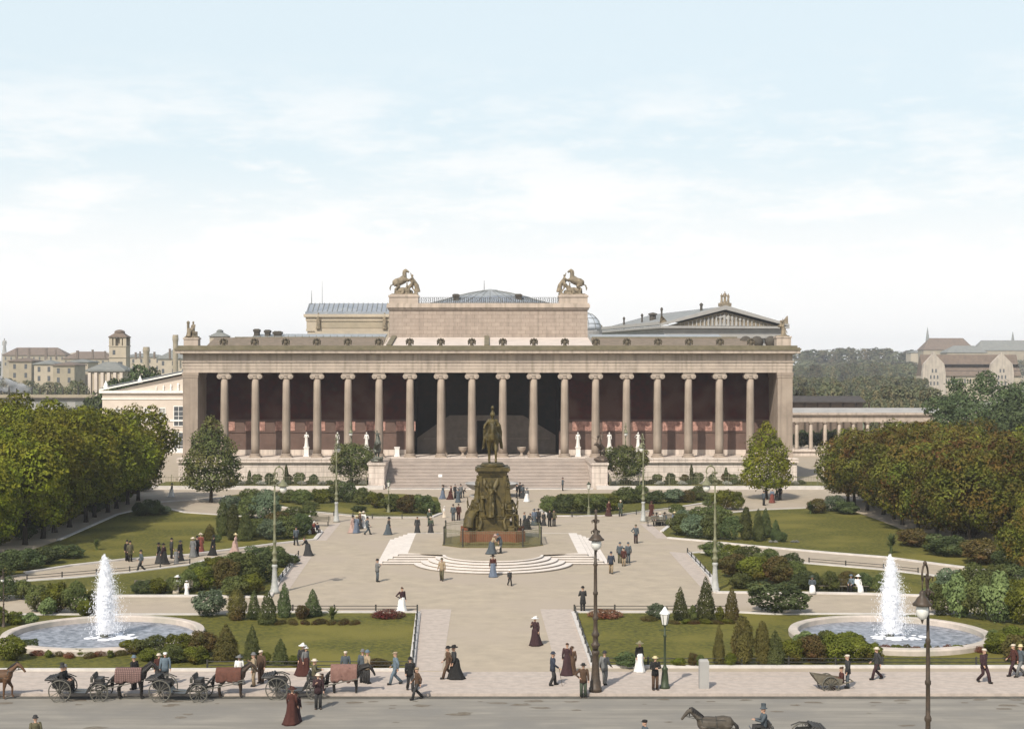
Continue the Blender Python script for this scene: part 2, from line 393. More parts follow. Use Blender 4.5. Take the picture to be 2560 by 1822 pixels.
# shrub beds between the promenade and the fountain path
L2 = GP((661,1240),(617,1302),(600,1331),(420,1329),(270,1329),(55,1331),(-90,1331),(-90,1305),(60,1296),(173,1288),(289,1277),(423,1260),(480,1244),(560,1239),(627,1235))
R2 = GP((1536,1234),(1584,1287),(1596,1321),(1800,1322),(1965,1325),(2100,1330),(2420,1335),(2420,1325),(2046,1280),(1969,1271),(1803,1257),(1560,1232))
lawn(L2); lawn(R2); kerb(L2, .4, closed=True); kerb(R2, .4, closed=True)
strip(GP((664,1238),(697,1236),(645,1312),(612,1312)))
strip(GP((1491,1229),(1533,1232),(1585,1297),(1561,1307)))
# big upper lawns
L3 = GP((56,1277),(158,1261),(282,1247),(422,1237),(539,1222),(617,1212),(702,1203),(716,1186),(690,1168),(560,1153),(412,1143),(345,1128),(262,1147),(130,1205),(40,1236),(-90,1285),(-90,1295))
R3 = GP((1489,1199),(1566,1206),(1684,1218),(1854,1233),(1979,1243),(2046,1252),(2200,1272),(2420,1300),(2420,1262),(2240,1242),(2080,1208),(1960,1160),(1880,1132),(1800,1133),(1694,1137),(1560,1150),(1500,1166),(1475,1185))
lawn(L3); lawn(R3); kerb(L3[:14], .4); kerb(R3[:8], .4); kerb(R3[12:], .4)
strip(GP((702,1204),(735,1169),(760,1164),(727,1204))); strip(GP((1426,1166.5),(1449,1166.5),(1489,1199),(1464,1199)))
# small lawns before the museum
L4 = GP((500,1106),(600,1126),(702,1142),(780,1149),(830,1153),(962,1153),(985,1144),(975,1108),(900,1101),(720,1099),(560,1098))
R4 = GP((1203,1137),(1222,1149),(1284,1151),(1380,1148),(1491,1134),(1560,1123),(1650,1108),(1600,1098),(1400,1099),(1250,1101),(1207,1118))
lawn(L4); lawn(R4); kerb(L4[:7], .4); kerb(R4[:7], .4)
# garden strips under the podium
GL_ = [(-46,206.6),(-15.6,206.6),(-15.6,218.8),(-46,218.8)]; GR_ = [(16.7,206.6),(48,206.6),(48,218.8),(16.7,218.8)]
lawn(GL_); lawn(GR_)
kerb([(-47,205.9),(-13.9,205.9)], .9, .45); kerb([(15.0,205.9),(49,205.9)], .9, .45)
kerb([(-13.4,205.9),(14.5,205.9)], .9, .12)
kerb(GP((345,1120),(520,1108)), .4)

# ------------------------------------------------------------------ monument platform
XM = .6
YT0, YT1 = 130.2, 146.0
mb = MB(); nb_ = MB()
for i in range(5):
    e = .42*(4-i); z0 = .15*i; z1 = .15*(i+1)
    xf = 8.05 + e
    mb.box(XM-xf, XM+xf, YT0-e, YT1, z0 - (.3 if i==0 else 0), z1-.05); nb_.box(XM-xf-.06, XM+xf+.06, YT0-e-.06, YT1, z1-.047, z1)
cy = 129.3
for i in range(5):
    r = 6.7 - .62*i; z1 = .15*(i+1)
    n = 44
    pts = [(XM + r*math.cos(PI+PI*k/n), cy + r*math.sin(PI+PI*k/n)) for k in range(n+1)] + [(XM+r, YT0+.5+.02*i), (XM-r, YT0+.5+.02*i)]
    mb.prism(pts, .15*i - (.3 if i==0 else 0), z1-.052)
    k6 = 1+.06/r
    nb_.prism([(XM+(x-XM)*k6, cy+(y-cy)*k6 if y<cy else y) for x,y in pts], z1-.046, z1+.004)
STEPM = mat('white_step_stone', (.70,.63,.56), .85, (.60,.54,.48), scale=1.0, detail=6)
plat = mb.build('monument_platform', mat('step_riser_shade_stone', (.33,.29,.25), .9, (.25,.22,.19), scale=1.0, detail=6))  # risers coloured darker than the treads to paint in their shade
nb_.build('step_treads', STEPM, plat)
tag(plat, 'low stone terrace with straight and round steps under the equestrian monument', 'steps')
mb = MB()
for i in range(4):
    xj = 8.05+.42*(3-i)+.08
    for s in (-1,1): mb.box(XM+s*xj-.02, XM+s*xj+.075, YT0-.42*(4-i), YT1-.01, .15*(i+1)-.01, .15*(i+1)+.003)
mb.build('step_joint_line', mat('dark_joint', (.14,.125,.11), .9), plat)
mb = MB(); n=30
r=4.05
mb.prism([(XM+r*math.cos(PI+PI*k/n), cy+r*math.sin(PI+PI*k/n)) for k in range(n+1)]+[(XM+7.3,YT0+.35),(XM+7.3,YT1-.3),(XM-7.3,YT1-.3),(XM-7.3,YT0+.35)], .74, .764)
mb.build('terrace_paving', SAND, plat)

# ------------------------------------------------------------------ the colonnaded museum
XB = .2; D0 = 221.0; SP = 4.497; ZS = 3.39; ZC = 15.71
mus = thing('museum', 'long neoclassical museum with a front of eighteen Ionic columns and a raised middle attic', 'museum', (XB, 219, 0))
def mp(name, mb, m, parent=mus, smooth=False):
    mb.xform(Matrix.Translation((-XB,-219,0))); return mb.build(name, m, parent, smooth)
XL, XR = -43.9, 44.4
for q0,q1 in ((XL-.4,-15.9),(17.0,XR+.4)):
    b = MB(); b.box(q0, q1, 218.9, 219.6, -.2, 2.75); mp('podium_wall', b, STONEW)
b = MB()
for x0,x1 in ((XL-.6,-15.85),(16.95,XR+.6)):
    b.box(x0, x1, 218.55, 220.0, 2.753, 2.95); b.box(x0,x1,218.75,220.0,2.953,3.15); b.box(x0,x1,218.65,220.0,3.153,3.385)
b.box(-15.84, 16.94, 218.9, 220.0, 1.0, 3.385)
mp('podium_cornice', b, STONEW)
b = MB(); b.box(XL-.4, XR+.4, 220.003, 228.4, 1.0, ZS); mp('portico_floor', b, STONEW)
# stairs between cheek walls
b = MB(); ns = 21; y0 = 207.6; tr = (218.6-y0)/ns
b2 = MB()
for i in range(ns):
    zt_s = 3.385*(i+1)/ns - .004
    b.box(-13.83, 14.38, y0+tr*i, 218.85, -.2 if i==0 else 3.385*i/ns-.02, zt_s-.05)
    b2.box(-13.83, 14.38, y0+tr*i-.07, 218.85, zt_s-.047, zt_s)
stz = mp('grand_staircase', b, mat('stair_riser_shade_stone', (.36,.305,.26), .9, (.29,.245,.21), scale=.6, detail=7))  # darker riser colour draws the shade lines between the treads
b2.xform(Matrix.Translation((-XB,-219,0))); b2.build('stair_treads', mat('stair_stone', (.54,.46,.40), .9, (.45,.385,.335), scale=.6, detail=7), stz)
for xa, xb in ((-16.0,-13.85),(14.4,16.55)):
    b = MB(); b.box(xa, xb, 206.9, 218.5, -.2, 3.1); b.box(xa-.12, xb+.12, 206.75, 206.898, -.2, .55)
    b.box(xa-.1, xb+.1, 206.8, 218.54, 3.103, 3.25); b.box(xa-.18, xb+.18, 206.7, 218.54, 3.253, 3.5)
    mp('stair_cheek_wall', b, STONEW if xa<0 else STONEW)
# columns, each a part with base, shaft and capital
def col_meshes():
    base = MB(); base.box(-.86,.86,-.86,.86,0,.16)
    base.lathe([(.84,.163),(.88,.23),(.84,.32),(.72,.35),(.70,.40),(.76,.44),(.77,.50),(.72,.54),(.66,.56)], 24)
    sh = MB(); NF = 48
    prof = [(.62 - .105*(t**1.4), .56 + 10.95*t) for t in (0,.12,.25,.4,.55,.7,.85,1)]
    sh.lathe(prof, NF, fl=lambda k, r: r*(1.0 if k%2==0 else .935))
    cp = MB(); z = 11.5
    cp.lathe([(.56,z-.05),(.60,z+.05),(.66,z+.2),(.62,z+.28)], 20)
    for sx in (-1,1):
        for (rr, yy) in ((.37,.60),(.20,.66),(.09,.70)):
            k=len(cp.v); cp.lathe([(rr,-yy),(rr,yy)],20); cp.xform(Matrix.Translation((sx*.66,0,z+.27))@Matrix.Rotation(R(90),4,'X'), k)
        k=len(cp.v); cp.lathe([(.29,-.61),(.29,.61)],20); cp.xform(Matrix.Translation((sx*.66,0,z+.27))@Matrix.Rotation(R(90),4,'X'), k)
    cp.box(-.66,.66,-.60,.60,z+.36,z+.63); cp.box(-.84,.84,-.66,.66,z+.635,z+.82)
    return base.mesh('column_base', STONE), sh.mesh('column_shaft', STONE, True), cp.mesh('column_capital', STONE2)
cb, cs_, cc = col_meshes()
for i in range(18):
    x = -8.5*SP + SP*i
    c = ob('column', cs_, mus, (x, D0-219, ZS)); ob('column_base', cb, c); ob('column_capital', cc, c)
# end walls (antae)
for xa, xb in ((XL, XL+2.15),(XR-2.15, XR)):
    b = MB(); b.box(xa, xb, 220.1, 228.2, ZS+.003, ZC-.75); b.box(xa-.1, xb+.1, 220.0, 228.2, ZS+.004, ZS+.55)
    b.box(xa-.06, xb+.06, 220.05, 228.2, ZC-.747, ZC-.4); b.box(xa-.12, xb+.12, 220.0, 228.2, ZC-.397, ZC-.003)
    mp('end_wall', b, STONE)
# entablature
b = MB()
b.box(XL, XR, 220.22, 221.8, ZC, ZC+.5); b.box(XL-.04, XR+.04, 220.17, 221.8, ZC+.503, ZC+1.0); b.box(XL-.08, XR+.08, 220.12, 221.8, ZC+1.003, ZC+1.5)
b.box(XL-.2, XR+.2, 219.98, 221.8, ZC+1.503, ZC+1.68)
b.box(XL-.02, XR+.02, 220.2, 221.8, ZC+1.683, 18.35)
mp('entablature', b, STONE2)
b = MB(); b.box(XL-.35, XR+.35, 219.8, 228.3, 18.353, 18.5); b.box(XL-.95, XR+.95, 219.15, 228.3, 18.503, 18.95); mp('cornice', b, STONE2)
b = MB(); b.box(XL-1.05, XR+1.05, 219.0, 226, 18.953, 19.2); b.box(XL-.9, XR+.9, 219.2, 226, 19.203, 19.34); b.box(XL-.6, XR+.6, 219.5, 226, 19.343, 19.62); mp('gutter_course', b, DARKST)
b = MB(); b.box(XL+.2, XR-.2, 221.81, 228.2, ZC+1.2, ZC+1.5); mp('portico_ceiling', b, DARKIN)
# back wall of the portico with dado, relief panels and the open vestibule in the middle
YW = 227.0
VX0, VX1 = -10.7, 10.9
for x0, x1 in ((XL+2.1, VX0),(VX1, XR-2.1)):
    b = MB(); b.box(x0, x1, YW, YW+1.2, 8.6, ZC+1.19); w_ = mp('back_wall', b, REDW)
    b = MB(); b.box(x0, x1, YW-.04, YW+1.2, ZS+.8, 6.9); mp('dado', b, DADO, w_) if False else None
    b.xform(Matrix.Translation((-XB,-219,0))); b.build('dado', DADO, w_)
    b = MB(); b.box(x0, x1, YW-.12, YW+1.2, ZS+.003, ZS+.797); b.xform(Matrix.Translation((-XB,-219,0))); b.build('plinth', STONEW, w_)
    b = MB(); b.box(x0, x1, YW, YW+1.2, 6.903, 8.597); b.xform(Matrix.Translation((-XB,-219,0))); b.build('frieze_band', DADO, w_)
    b = MB()
    for zz_ in (6.75, 8.55): b.box(x0, x1, YW-.16, YW-.043, zz_, zz_+.16)
    b.xform(Matrix.Translation((-XB,-219,0))); b.build('string_course', DADO, w_)
    i = 0
    while True:
        xc = (x0 + 1.4 + SP*i) if x0 < 0 else (x0 + 2.0 + SP*i)
        if xc + 2.6 > x1: break
        b = MB(); b.box(xc, xc+2.9, YW-.09, YW-.004, 6.98, 8.42); b.xform(Matrix.Translation((-XB,-219,0))); b.build('relief_panel', PINK, w_)
        i += 1
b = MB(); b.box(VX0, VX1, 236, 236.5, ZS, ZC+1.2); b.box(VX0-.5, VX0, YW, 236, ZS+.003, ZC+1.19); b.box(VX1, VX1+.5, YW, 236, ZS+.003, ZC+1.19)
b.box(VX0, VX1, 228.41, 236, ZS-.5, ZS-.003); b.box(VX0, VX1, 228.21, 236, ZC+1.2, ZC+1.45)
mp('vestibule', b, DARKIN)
# double flight inside: a gabled wall with a dark door
k_ = 15.33*221/232
def vz(v): return ZZ(v, 232)
def vx(u): return XX(u, 232)
b = MB(); zt = vz(925)
pts = [(vx(930),ZS),(vx(930),vz(975)),(vx(1002),zt),(vx(1063),zt),(vx(1063),ZS)]
b.xprism(pts, 231.6, 232.4)
pts = [(vx(1108),ZS),(vx(1108),zt),(vx(1165),zt),(vx(1238),vz(969)),(vx(1238),ZS)]
b.xprism(pts, 231.6, 232.4)
b.box(vx(1063)+.003, vx(1108)-.003, 231.7, 232.4, vz(937), zt-.003)
mp('stair_flight_wall', b, INNER)
b = MB(); b.box(vx(945), vx(1062), 231.45, 231.597, vz(978), vz(975)); b.box(vx(1109), vx(1225), 231.45, 231.597, vz(978), vz(975)); mp('stair_string_course', b, STONE)
for i in (7,8,9,10):
    c = ob('inner_column', cs_, mus, (-8.5*SP+SP*i, 227.2-219, ZS)); ob('column_base', cb, c); ob('column_capital', cc, c)
    c.data = cs_; c.scale = (.92,.92,.99)
# roofs behind the cornice
def slope(x0,x1,ya,za,yb,zb,name,m,th=.25):
    b = MB(); b.yprism([(ya,za-th),(ya,za),(yb,zb),(yb,zb-th)], x0, x1); return mp(name, b, m)
za = 19.5
slope(-41.0, -15.2, 222.3, za, 230, ZZ(752,230), 'roof_slope', ROOFBR); slope(15.9, 39.5, 222.3, za, 230, ZZ(753,230), 'roof_slope', ROOFBR)
slope(-35.5, -15.3, 230.3, ZZ(751,230), 236, ZZ(744,236), 'skylight', GLASSR); slope(15.9, 36.0, 230.3, ZZ(752,230), 236, ZZ(745,236), 'skylight', GLASSR)
slope(-15.1, 15.8, 222.3, za, 235.8, ZZ(751.5,235.8), 'middle_roof_slope', ROOFPALE)
for x in (-14.6,-.25):
    b = MB(); b.yprism([(222.3,za+.02),(222.3,za+.3),(235.7,ZZ(751,235.8)+.25),(235.7,ZZ(751,235.8))], x, x+.75); mp('roof_slope_rib', b, DARKST)
b = MB()
for i in range(19): b.box(-35.3+i*1.06, -35.25+i*1.06, 230.3, 230.5, ZZ(751,230), ZZ(751,230)+.3)
mp('skylight_brackets', b, DARKST)
for x0,x1 in ((-38,-15.4),(16,38)):
    b = MB(); b.box(x0,x1,229.9,230.25,ZZ(753,230)-.1,ZZ(750.5,230)); mp('skylight_curb', b, DARKST)
b = MB(); b.box(XL+.5, XR-.5, 226.1, 272, 17.3, 19.4); mp('building_mass', b, STONE)
# attic block
AX0, AX1, YA = XX(867,236), XX(1309.5,236), 236.0
b = MB(); b.box(AX0, AX1, YA, 262, 19.4, ZZ(690,236)); at = mp('attic_block', b, mat('attic_stone', (.40,.325,.265), .9, (.32,.258,.21), scale=1.0, detail=8, course=.6, streak=(.27,.22,.18)))
zt = ZZ(690,236)
def sub(name, b, m, par): b.xform(Matrix.Translation((-XB,-219,0))); return b.build(name, m, par)
b = MB(); b.box(AX0-.2,AX1+.2,YA-.25,262.2,zt+.003,zt+.3); b.box(AX0-.35,AX1+.35,YA-.5,262.3,zt+.303,zt+.75); b.box(AX0-.25,AX1+.25,YA-.4,262.3,zt+.753,zt+1.0); sub('attic_cornice', b, STONE2, at)
zp = zt+1.0
for x0,x1 in ((AX0,AX0+4.5),(AX1-4.4,AX1)):
    b = MB(); b.box(x0,x1,YA,YA+3.2,zp+.003,zp+.95); b.box(x0-.12,x1+.12,YA-.12,YA+3.3,zp+.953,zp+1.25); b.box(x0+.1,x1-.1,YA+.05,YA+3.1,zp+1.253,zp+1.4); sub('corner_pedestal', b, STONE2, at)
ZP = zp+1.4
# iron railing along the attic
b = MB()
xa, xb = AX0+4.7, AX1-4.6
b.box(xa,xb,YA+.1,YA+.16,zp+.86,zp+.92); b.box(xa,xb,YA+.1,YA+.16,zp+.08,zp+.13)
x = xa; i = 0
while x < xb:
    b.box(x,x+.07,YA+.11,YA+.15,zp+.003,zp+.85)
    if i%2==0: b.tube([(x+.3+.17*math.cos(2*PI*k/8),YA+.13,zp+.48+.26*math.sin(2*PI*k/8)) for k in range(9)], .025, 4, cap=False)
    x += .33; i += 1
sub('attic_railing', b, IRON, at)
# dome roof in the middle
yc = 250; sD = F/yc
b = MB(); xc0 = XX(1092,yc)
b.lathe([(9.9,zp-.6),(9.9,ZZ(677,yc)),(6.6,ZZ(665,yc)),(6.6,ZZ(662.5,yc))], 32, (xc0,yc,0)); dm = sub('dome_roof', b, SLATE, mus)
b = MB(); b.lathe([(6.3,ZZ(662.5,yc)),(5.0,ZZ(658,yc)),(3.2,ZZ(652.5,yc)),(1.4,ZZ(648.5,yc)),(1.3,ZZ(646.5,yc)),(.6,ZZ(645,yc)),(.03,ZZ(644,yc))], 32, (xc0,yc,0)); sub('glass_lantern', b, GLASSR, dm)
b = MB()
for k in range(32):
    q = 2*PI*k/32
    b.tube([(xc0+9.9*math.cos(q),yc+9.9*math.sin(q),ZZ(677,yc)+.03),(xc0+6.6*math.cos(q),yc+6.6*math.sin(q),ZZ(665,yc)+.03)], .06, 4)
    b.tube([(xc0+6.3*math.cos(q),yc+6.3*math.sin(q),ZZ(662.5,yc)+.03),(xc0+3.2*math.cos(q),yc+3.2*math.sin(q),ZZ(652.5,yc)+.03),(xc0+1.4*math.cos(q),yc+1.4*math.sin(q),ZZ(648.5,yc)+.03)], .05, 4)
sub('dome_ribs', b, TILEGR, dm)
b = MB(); b.tube([(XX(1079,yc),yc,ZZ(650,yc)),(XX(1079,yc),yc,ZZ(625,yc))], [.07,.03], 6); sub('dome_spike', b, IRON, dm)
# chimneys on the roof
def chim(u0,u1,v0,v1,y,label, m=IRONBR):
    t = MB(); x0,x1=XX(u0,y),XX(u1,y); z1_=ZZ(v0,y); z0_=min(ZZ(v1,y), 20.5)
    t.box(x0+.12*(x1-x0),x1-.12*(x1-x0),y,y+1.4,z0_-1.2,z1_-.35); t.box(x0,x1,y-.1,y+1.5,z1_-.347,z1_)
    t.box(x0+.15*(x1-x0),x1-.15*(x1-x0),y+.2,y+1.2,z1_+.003,z1_+.1)
    return t
for a in ((564,578,734,746),(588,602,736,744),(607,628,739,744),(1008,1024,656,664),(1148,1164,656,664)):
    yy = 232 if a[3] > 700 else 243
    b = chim(*a, yy, ''); 
    if a[3] < 700: b.v = [(x,y,z if z>20 else 20) for x,y,z in b.v]
    mp('roof_chimney', b, mat('soot_chimney', (.085,.075,.06), .9, (.06,.05,.04), scale=2))
for uc in (1662,1687,1718):
    b = MB(); y=228; x=XX(uc,y); b.lathe([(.75,18.9),(.75,19.7),(.95,20.1),(.9,20.6),(.55,21.0),(.15,21.15)],14,(x,y,0)); mp('roof_cowl', b, mat('soot_chimney', (.085,.075,.06)), smooth=True)
# ------------------------------------------------------------------ figures: people, statues, horses
def joints(pose):
    j = dict(pel=(0,0,.95), wai=(0,0,1.10), che=(.01,0,1.32), nec=(0,0,1.49), hea=(.02,0,1.60),
             hipL=(0,.09,.90), kneL=(.03,.10,.50), ankL=(0,.10,.09), toeL=(.17,.13,.035),
             hipR=(0,-.09,.90), kneR=(.03,-.10,.50), ankR=(0,-.10,.09), toeR=(.17,-.13,.035),
             shoL=(0,.185,1.42), elbL=(-.04,.245,1.14), wriL=(.05,.265,.90),
             shoR=(0,-.185,1.42), elbR=(-.04,-.245,1.14), wriR=(.05,-.265,.90))
    def up(dx, dz, keys=('pel','wai','che','nec','hea','shoL','shoR','elbL','elbR','wriL','wriR','hipL','hipR')):
        for k in keys: a=j[k]; j[k]=(a[0]+dx,a[1],a[2]+dz)
    if pose=='walk':
        j.update(kneL=(.20,.10,.50), ankL=(.30,.10,.10), toeL=(.46,.12,.07), kneR=(.04,-.10,.49), ankR=(-.30,-.10,.15), toeR=(-.17,-.12,.035),
                 elbL=(-.14,.24,1.15), wriL=(-.10,.27,.92), elbR=(.03,-.24,1.14), wriR=(.22,-.25,.96))
        up(0,-.02)
    elif pose=='akimbo': j.update(elbR=(-.10,-.42,1.17), wriR=(.06,-.20,1.04))
    elif pose=='fold': j.update(elbL=(.06,.27,1.16), wriL=(.23,.06,1.20), elbR=(.06,-.27,1.14), wriR=(.24,-.06,1.16))
    elif pose=='hold': j.update(elbR=(.10,-.24,1.15), wriR=(.24,-.14,1.30))
    elif pose=='cane': j.update(elbR=(.04,-.25,1.14), wriR=(.26,-.26,.98), kneL=(.14,.10,.50), ankL=(.16,.10,.10), toeL=(.33,.12,.05), ankR=(-.16,-.10,.10), toeR=(.0,-.12,.035))
    elif pose in ('sit','drive'):
        up(0,-.42)
        j.update(hipL=(0,.10,.50), hipR=(0,-.10,.50), kneL=(.42,.12,.52), ankL=(.44,.12,.10), toeL=(.60,.14,.04), kneR=(.42,-.12,.52), ankR=(.44,-.12,.10), toeR=(.60,-.14,.04),
                 elbL=(.06,.24,.76), wriL=(.28,.14,.66), elbR=(.06,-.24,.76), wriR=(.28,-.14,.66))
        if pose=='drive': j.update(wriL=(.38,.10,.80), wriR=(.38,-.10,.80), elbL=(.12,.26,.76), elbR=(.12,-.26,.76))
    elif pose=='ride':
        j.update(kneL=(.32,.36,.62), ankL=(.18,.42,.16), toeL=(.36,.48,.12), kneR=(.32,-.36,.62), ankR=(.18,-.42,.16), toeR=(.36,-.48,.12), hipL=(0,.12,.92), hipR=(0,-.12,.92),
                 elbL=(.02,.30,1.16), wriL=(.26,.10,1.12), elbR=(.05,-.36,1.20), wriR=(.20,-.40,1.05))
    elif pose=='raise': j.update(elbR=(.18,-.30,1.60), wriR=(.26,-.22,1.92), elbL=(.18,.30,1.25), wriL=(.42,.26,1.35), kneL=(.22,.12,.55), ankL=(.28,.12,.15), toeL=(.44,.14,.1), ankR=(-.25,-.12,.1), toeR=(-.1,-.12,.04))
    elif pose=='lean': 
        j.update(che=(.12,0,1.28), nec=(.22,0,1.42), hea=(.28,0,1.51), shoL=(.17,.18,1.37), shoR=(.17,-.18,1.37), elbL=(.30,.22,1.14), wriL=(.46,.2,1.02), elbR=(.30,-.22,1.14), wriR=(.46,-.2,1.02))
    return j
def body(mb, j, hands=True):
    T = mb.tube
    T([j['pel'],j['wai'],j['che'],(j['che'][0],0,j['che'][2]+.10),(j['nec'][0],0,j['nec'][2]-.02)], [.15,.135,.165,.14,.06], 10, .72)
    T([(j['nec'][0],0,j['nec'][2]-.05), j['hea']], [.058,.055], 8)
    h = j['hea']
    mb.ball((h[0],0,h[2]+.035), .10, 10, 8, (1.0,.80,1.12)); mb.ball((h[0]+.05,0,h[2]-.055), .055, 8, 6, (1,.85,.9))
    mb.tube([(h[0]+.085,0,h[2]+.04),(h[0]+.118,0,h[2]-.005),(h[0]+.09,0,h[2]-.012)], [.012,.018,.01], 6)
    for s in (-1,1):
        mb.ball((h[0]-.005, s*.083, h[2]+.01), .022, 6, 4, (1,.5,1.4)); mb.ball((h[0]+.083, s*.034, h[2]+.035), .014, 6, 4)
    mb.ball((h[0]+.088,0,h[2]-.045), .02, 6, 4, (.6,1.3,.5))
    for s in 'LR':
        T([j['hip'+s],j['kne'+s],j['ank'+s]], [.088,.058,.042], 8); T([j['ank'+s],j['toe'+s]], [.045,.035], 8, .8)
        T([(0 if abs(j['nec'][0])<.1 else j['nec'][0]*.7,0,j['sho'+s][2]), j['sho'+s], j['elb'+s], j['wri'+s]], [.06,.062,.045,.031], 8)
        if hands: hand(mb, j['elb'+s], j['wri'+s], 1 if s=='L' else -1)
def hand(mb, e, w_, s):
    d = (Vector(w_)-Vector(e)).normalized(); w_ = Vector(w_)
    side = Vector((1,0,0)) - d*d.x
    side = side.normalized() if side.length > .2 else Vector((0,0,1))
    nrm = d.cross(side).normalized()*(-s)
    mb.tube([w_, w_+d*.05, w_+d*.095], [.028,.040,.040], 8, .55)
    for i, ln in enumerate((.072,.082,.078,.060)):
        o = w_ + d*.09 + side*(.030 - .020*i)
        mb.tube([o, o+d*ln*.5, o+d*ln*.85+nrm*.02, o+d*ln+nrm*.04], [.0095,.009,.008,.007], 5)
    o = w_ + d*.03 + side*.03
    mb.tube([o, o+side*.03+d*.03, o+side*.035+d*.062+nrm*.012], [.012,.011,.009], 5)
def jacket(mb, j, long=False, slim=False):
    k = .95 if slim else 1
    p = j['pel']; c = j['che']
    lo = .02 if slim else (.06 if p[2]<.8 else .17)
    mb.tube([(p[0],0,p[2]-lo),(p[0],0,p[2]+.03),j['wai'],c,(c[0],0,c[2]+.10),(j['nec'][0],0,j['nec'][2]-.01)], [.205*k if not slim else .18,.188*k,.168,.200*k,.188*k,.085], 12, .76)
    for s in 'LR':
        S = Vector(j['sho'+s])
        mb.ball(tuple(S), .082*k, 8, 6); mb.tube([tuple(S),j['elb'+s],j['wri'+s]], [.080*k,.062*k,.050*k], 8)
    if long:
        mb.tube([(p[0],0,p[2]+.04),(p[0],0,p[2]-.18),(p[0]-.01,0,p[2]-.36)], [.180,.205,.225], 14, .75)
def trousers(mb, j):
    mb.tube([(j['pel'][0],0,j['pel'][2]-.08), j['pel'], j['wai']], [.165,.170,.145], 10, .72)
    for s in 'LR':
        a = Vector(j['ank'+s]); mb.tube([j['hip'+s], j['kne'+s], tuple(a+Vector((0,0,-.01)))], [.108,.084,.080], 8)
def shoes(mb, j):
    for s in 'LR':
        a = Vector(j['ank'+s]); t = Vector(j['toe'+s]); d=(t-a); d.z=0
        d = d.normalized() if d.length>.01 else Vector((1,0,0))
        mb.tube([tuple(a-d*.06+Vector((0,0,-.045))), tuple(a+Vector((0,0,-.03))), tuple(t+Vector((0,0,.0)))], [.058,.070,.052], 8, 1.0)
def skirt(mb, j, wd=.42, train=.10):
    z = j['wai'][2]; n=24
    fl = lambda k, r: r*(1+.07*math.cos(k*PI/2))
    mb.lathe([(wd+.01,.02),(wd*.92,.10),(wd*.76,.35),(wd*.62,.60),(.225,z-.12),(.155,z+.01),(.12,z+.02)], n, (-train*.3,0,0), .92, fl)
    mb.v = [(x-(train*(1-zz/.9)**2 if x<0 and zz<.9 else 0), y, zz) for x,y,zz in mb.v]
def lap_skirt(mb, j):
    p = j['pel']
    mb.tube([(p[0]-.1,0,p[2]+.05),(p[0]+.05,0,p[2]+.02),(.42,0,.55),(.5,0,.3),(.52,0,.04)], [.16,.20,.21,.23,.27], 12, .7)
def hats(kind, j):
    h = j['hea']; m = MB(); c=(h[0],0,h[2]+.085)
    if kind=='bowler': m.lathe([(.155,.0),(.165,.012),(.115,.02),(.112,.07),(.09,.115),(.04,.135)], 14, c, .88)
    elif kind=='boater': m.lathe([(.185,.0),(.185,.014),(.108,.016),(.106,.095),(.02,.10)], 14, c, .9)
    elif kind=='top': m.lathe([(.165,.0),(.165,.014),(.105,.018),(.102,.19),(.115,.21),(.02,.212)], 14, c, .88)
    elif kind=='cap': m.lathe([(.112,-.02),(.122,.03),(.118,.065),(.05,.085)], 12, c, .9); m.ball((h[0]+.12,0,h[2]+.085), .07, 8, 4, (1,1,.15))
    elif kind=='wide': m.lathe([(.235,.01),(.24,.03),(.115,.035),(.115,.10),(.06,.135)], 16, c); m.ball((h[0]-.05,.06,h[2]+.21),.07,8,5,(1,.9,.7))
    elif kind=='bun': m.lathe([(.09,-.03),(.112,.0),(.108,.05),(.05,.09)], 12, c, .85); m.ball((h[0]-.07,0,h[2]+.14),.06,8,5)
    elif kind=='helmet': m.lathe([(.125,-.03),(.13,.03),(.10,.12),(.05,.17),(.04,.24),(.09,.33),(.05,.42),(.01,.46)], 12, c)
    return m
def cmat(name, c): return mat('cloth_'+name, c, .9, tuple(x*.75 for x in c), scale=6, detail=3)
SKIN = mat('skin', (.48,.30,.21), .6, (.42,.25,.17), scale=8)
CL = {k: cmat(k, v) for k, v in dict(black=(.018,.017,.016), charcoal=(.040,.039,.038), navy=(.035,.042,.06), brown=(.085,.05,.03), redbrown=(.065,.022,.016),
      olive=(.10,.09,.05), grey=(.16,.16,.155), bluegrey=(.13,.17,.20), blue=(.12,.145,.19), white=(.78,.76,.72), cream=(.62,.53,.42), pink=(.42,.29,.245),
      red=(.17,.05,.036), tan=(.33,.25,.16), slate=(.075,.09,.10), green=(.06,.075,.05), straw=(.60,.50,.28), plum=(.045,.022,.024)).items()}
BODY, CACHE = {}, {}
def body_mesh(pose):
    if pose not in BODY:
        m = MB(); body(m, joints(pose)); BODY[pose] = fuse(m, 'person_body', SKIN, .012, 1)
    return BODY[pose]
def cmesh(key, fn, smooth=True):
    if key not in CACHE:
        m = MB(); fn(m); CACHE[key] = m.mesh(key[0], CL['black'], smooth)
    return CACHE[key]
def wear(o, me, name, colour):
    c = ob(name, me, o); c.material_slots[0].link='OBJECT'; c.material_slots[0].material = CL[colour]; return c
NP = [0]
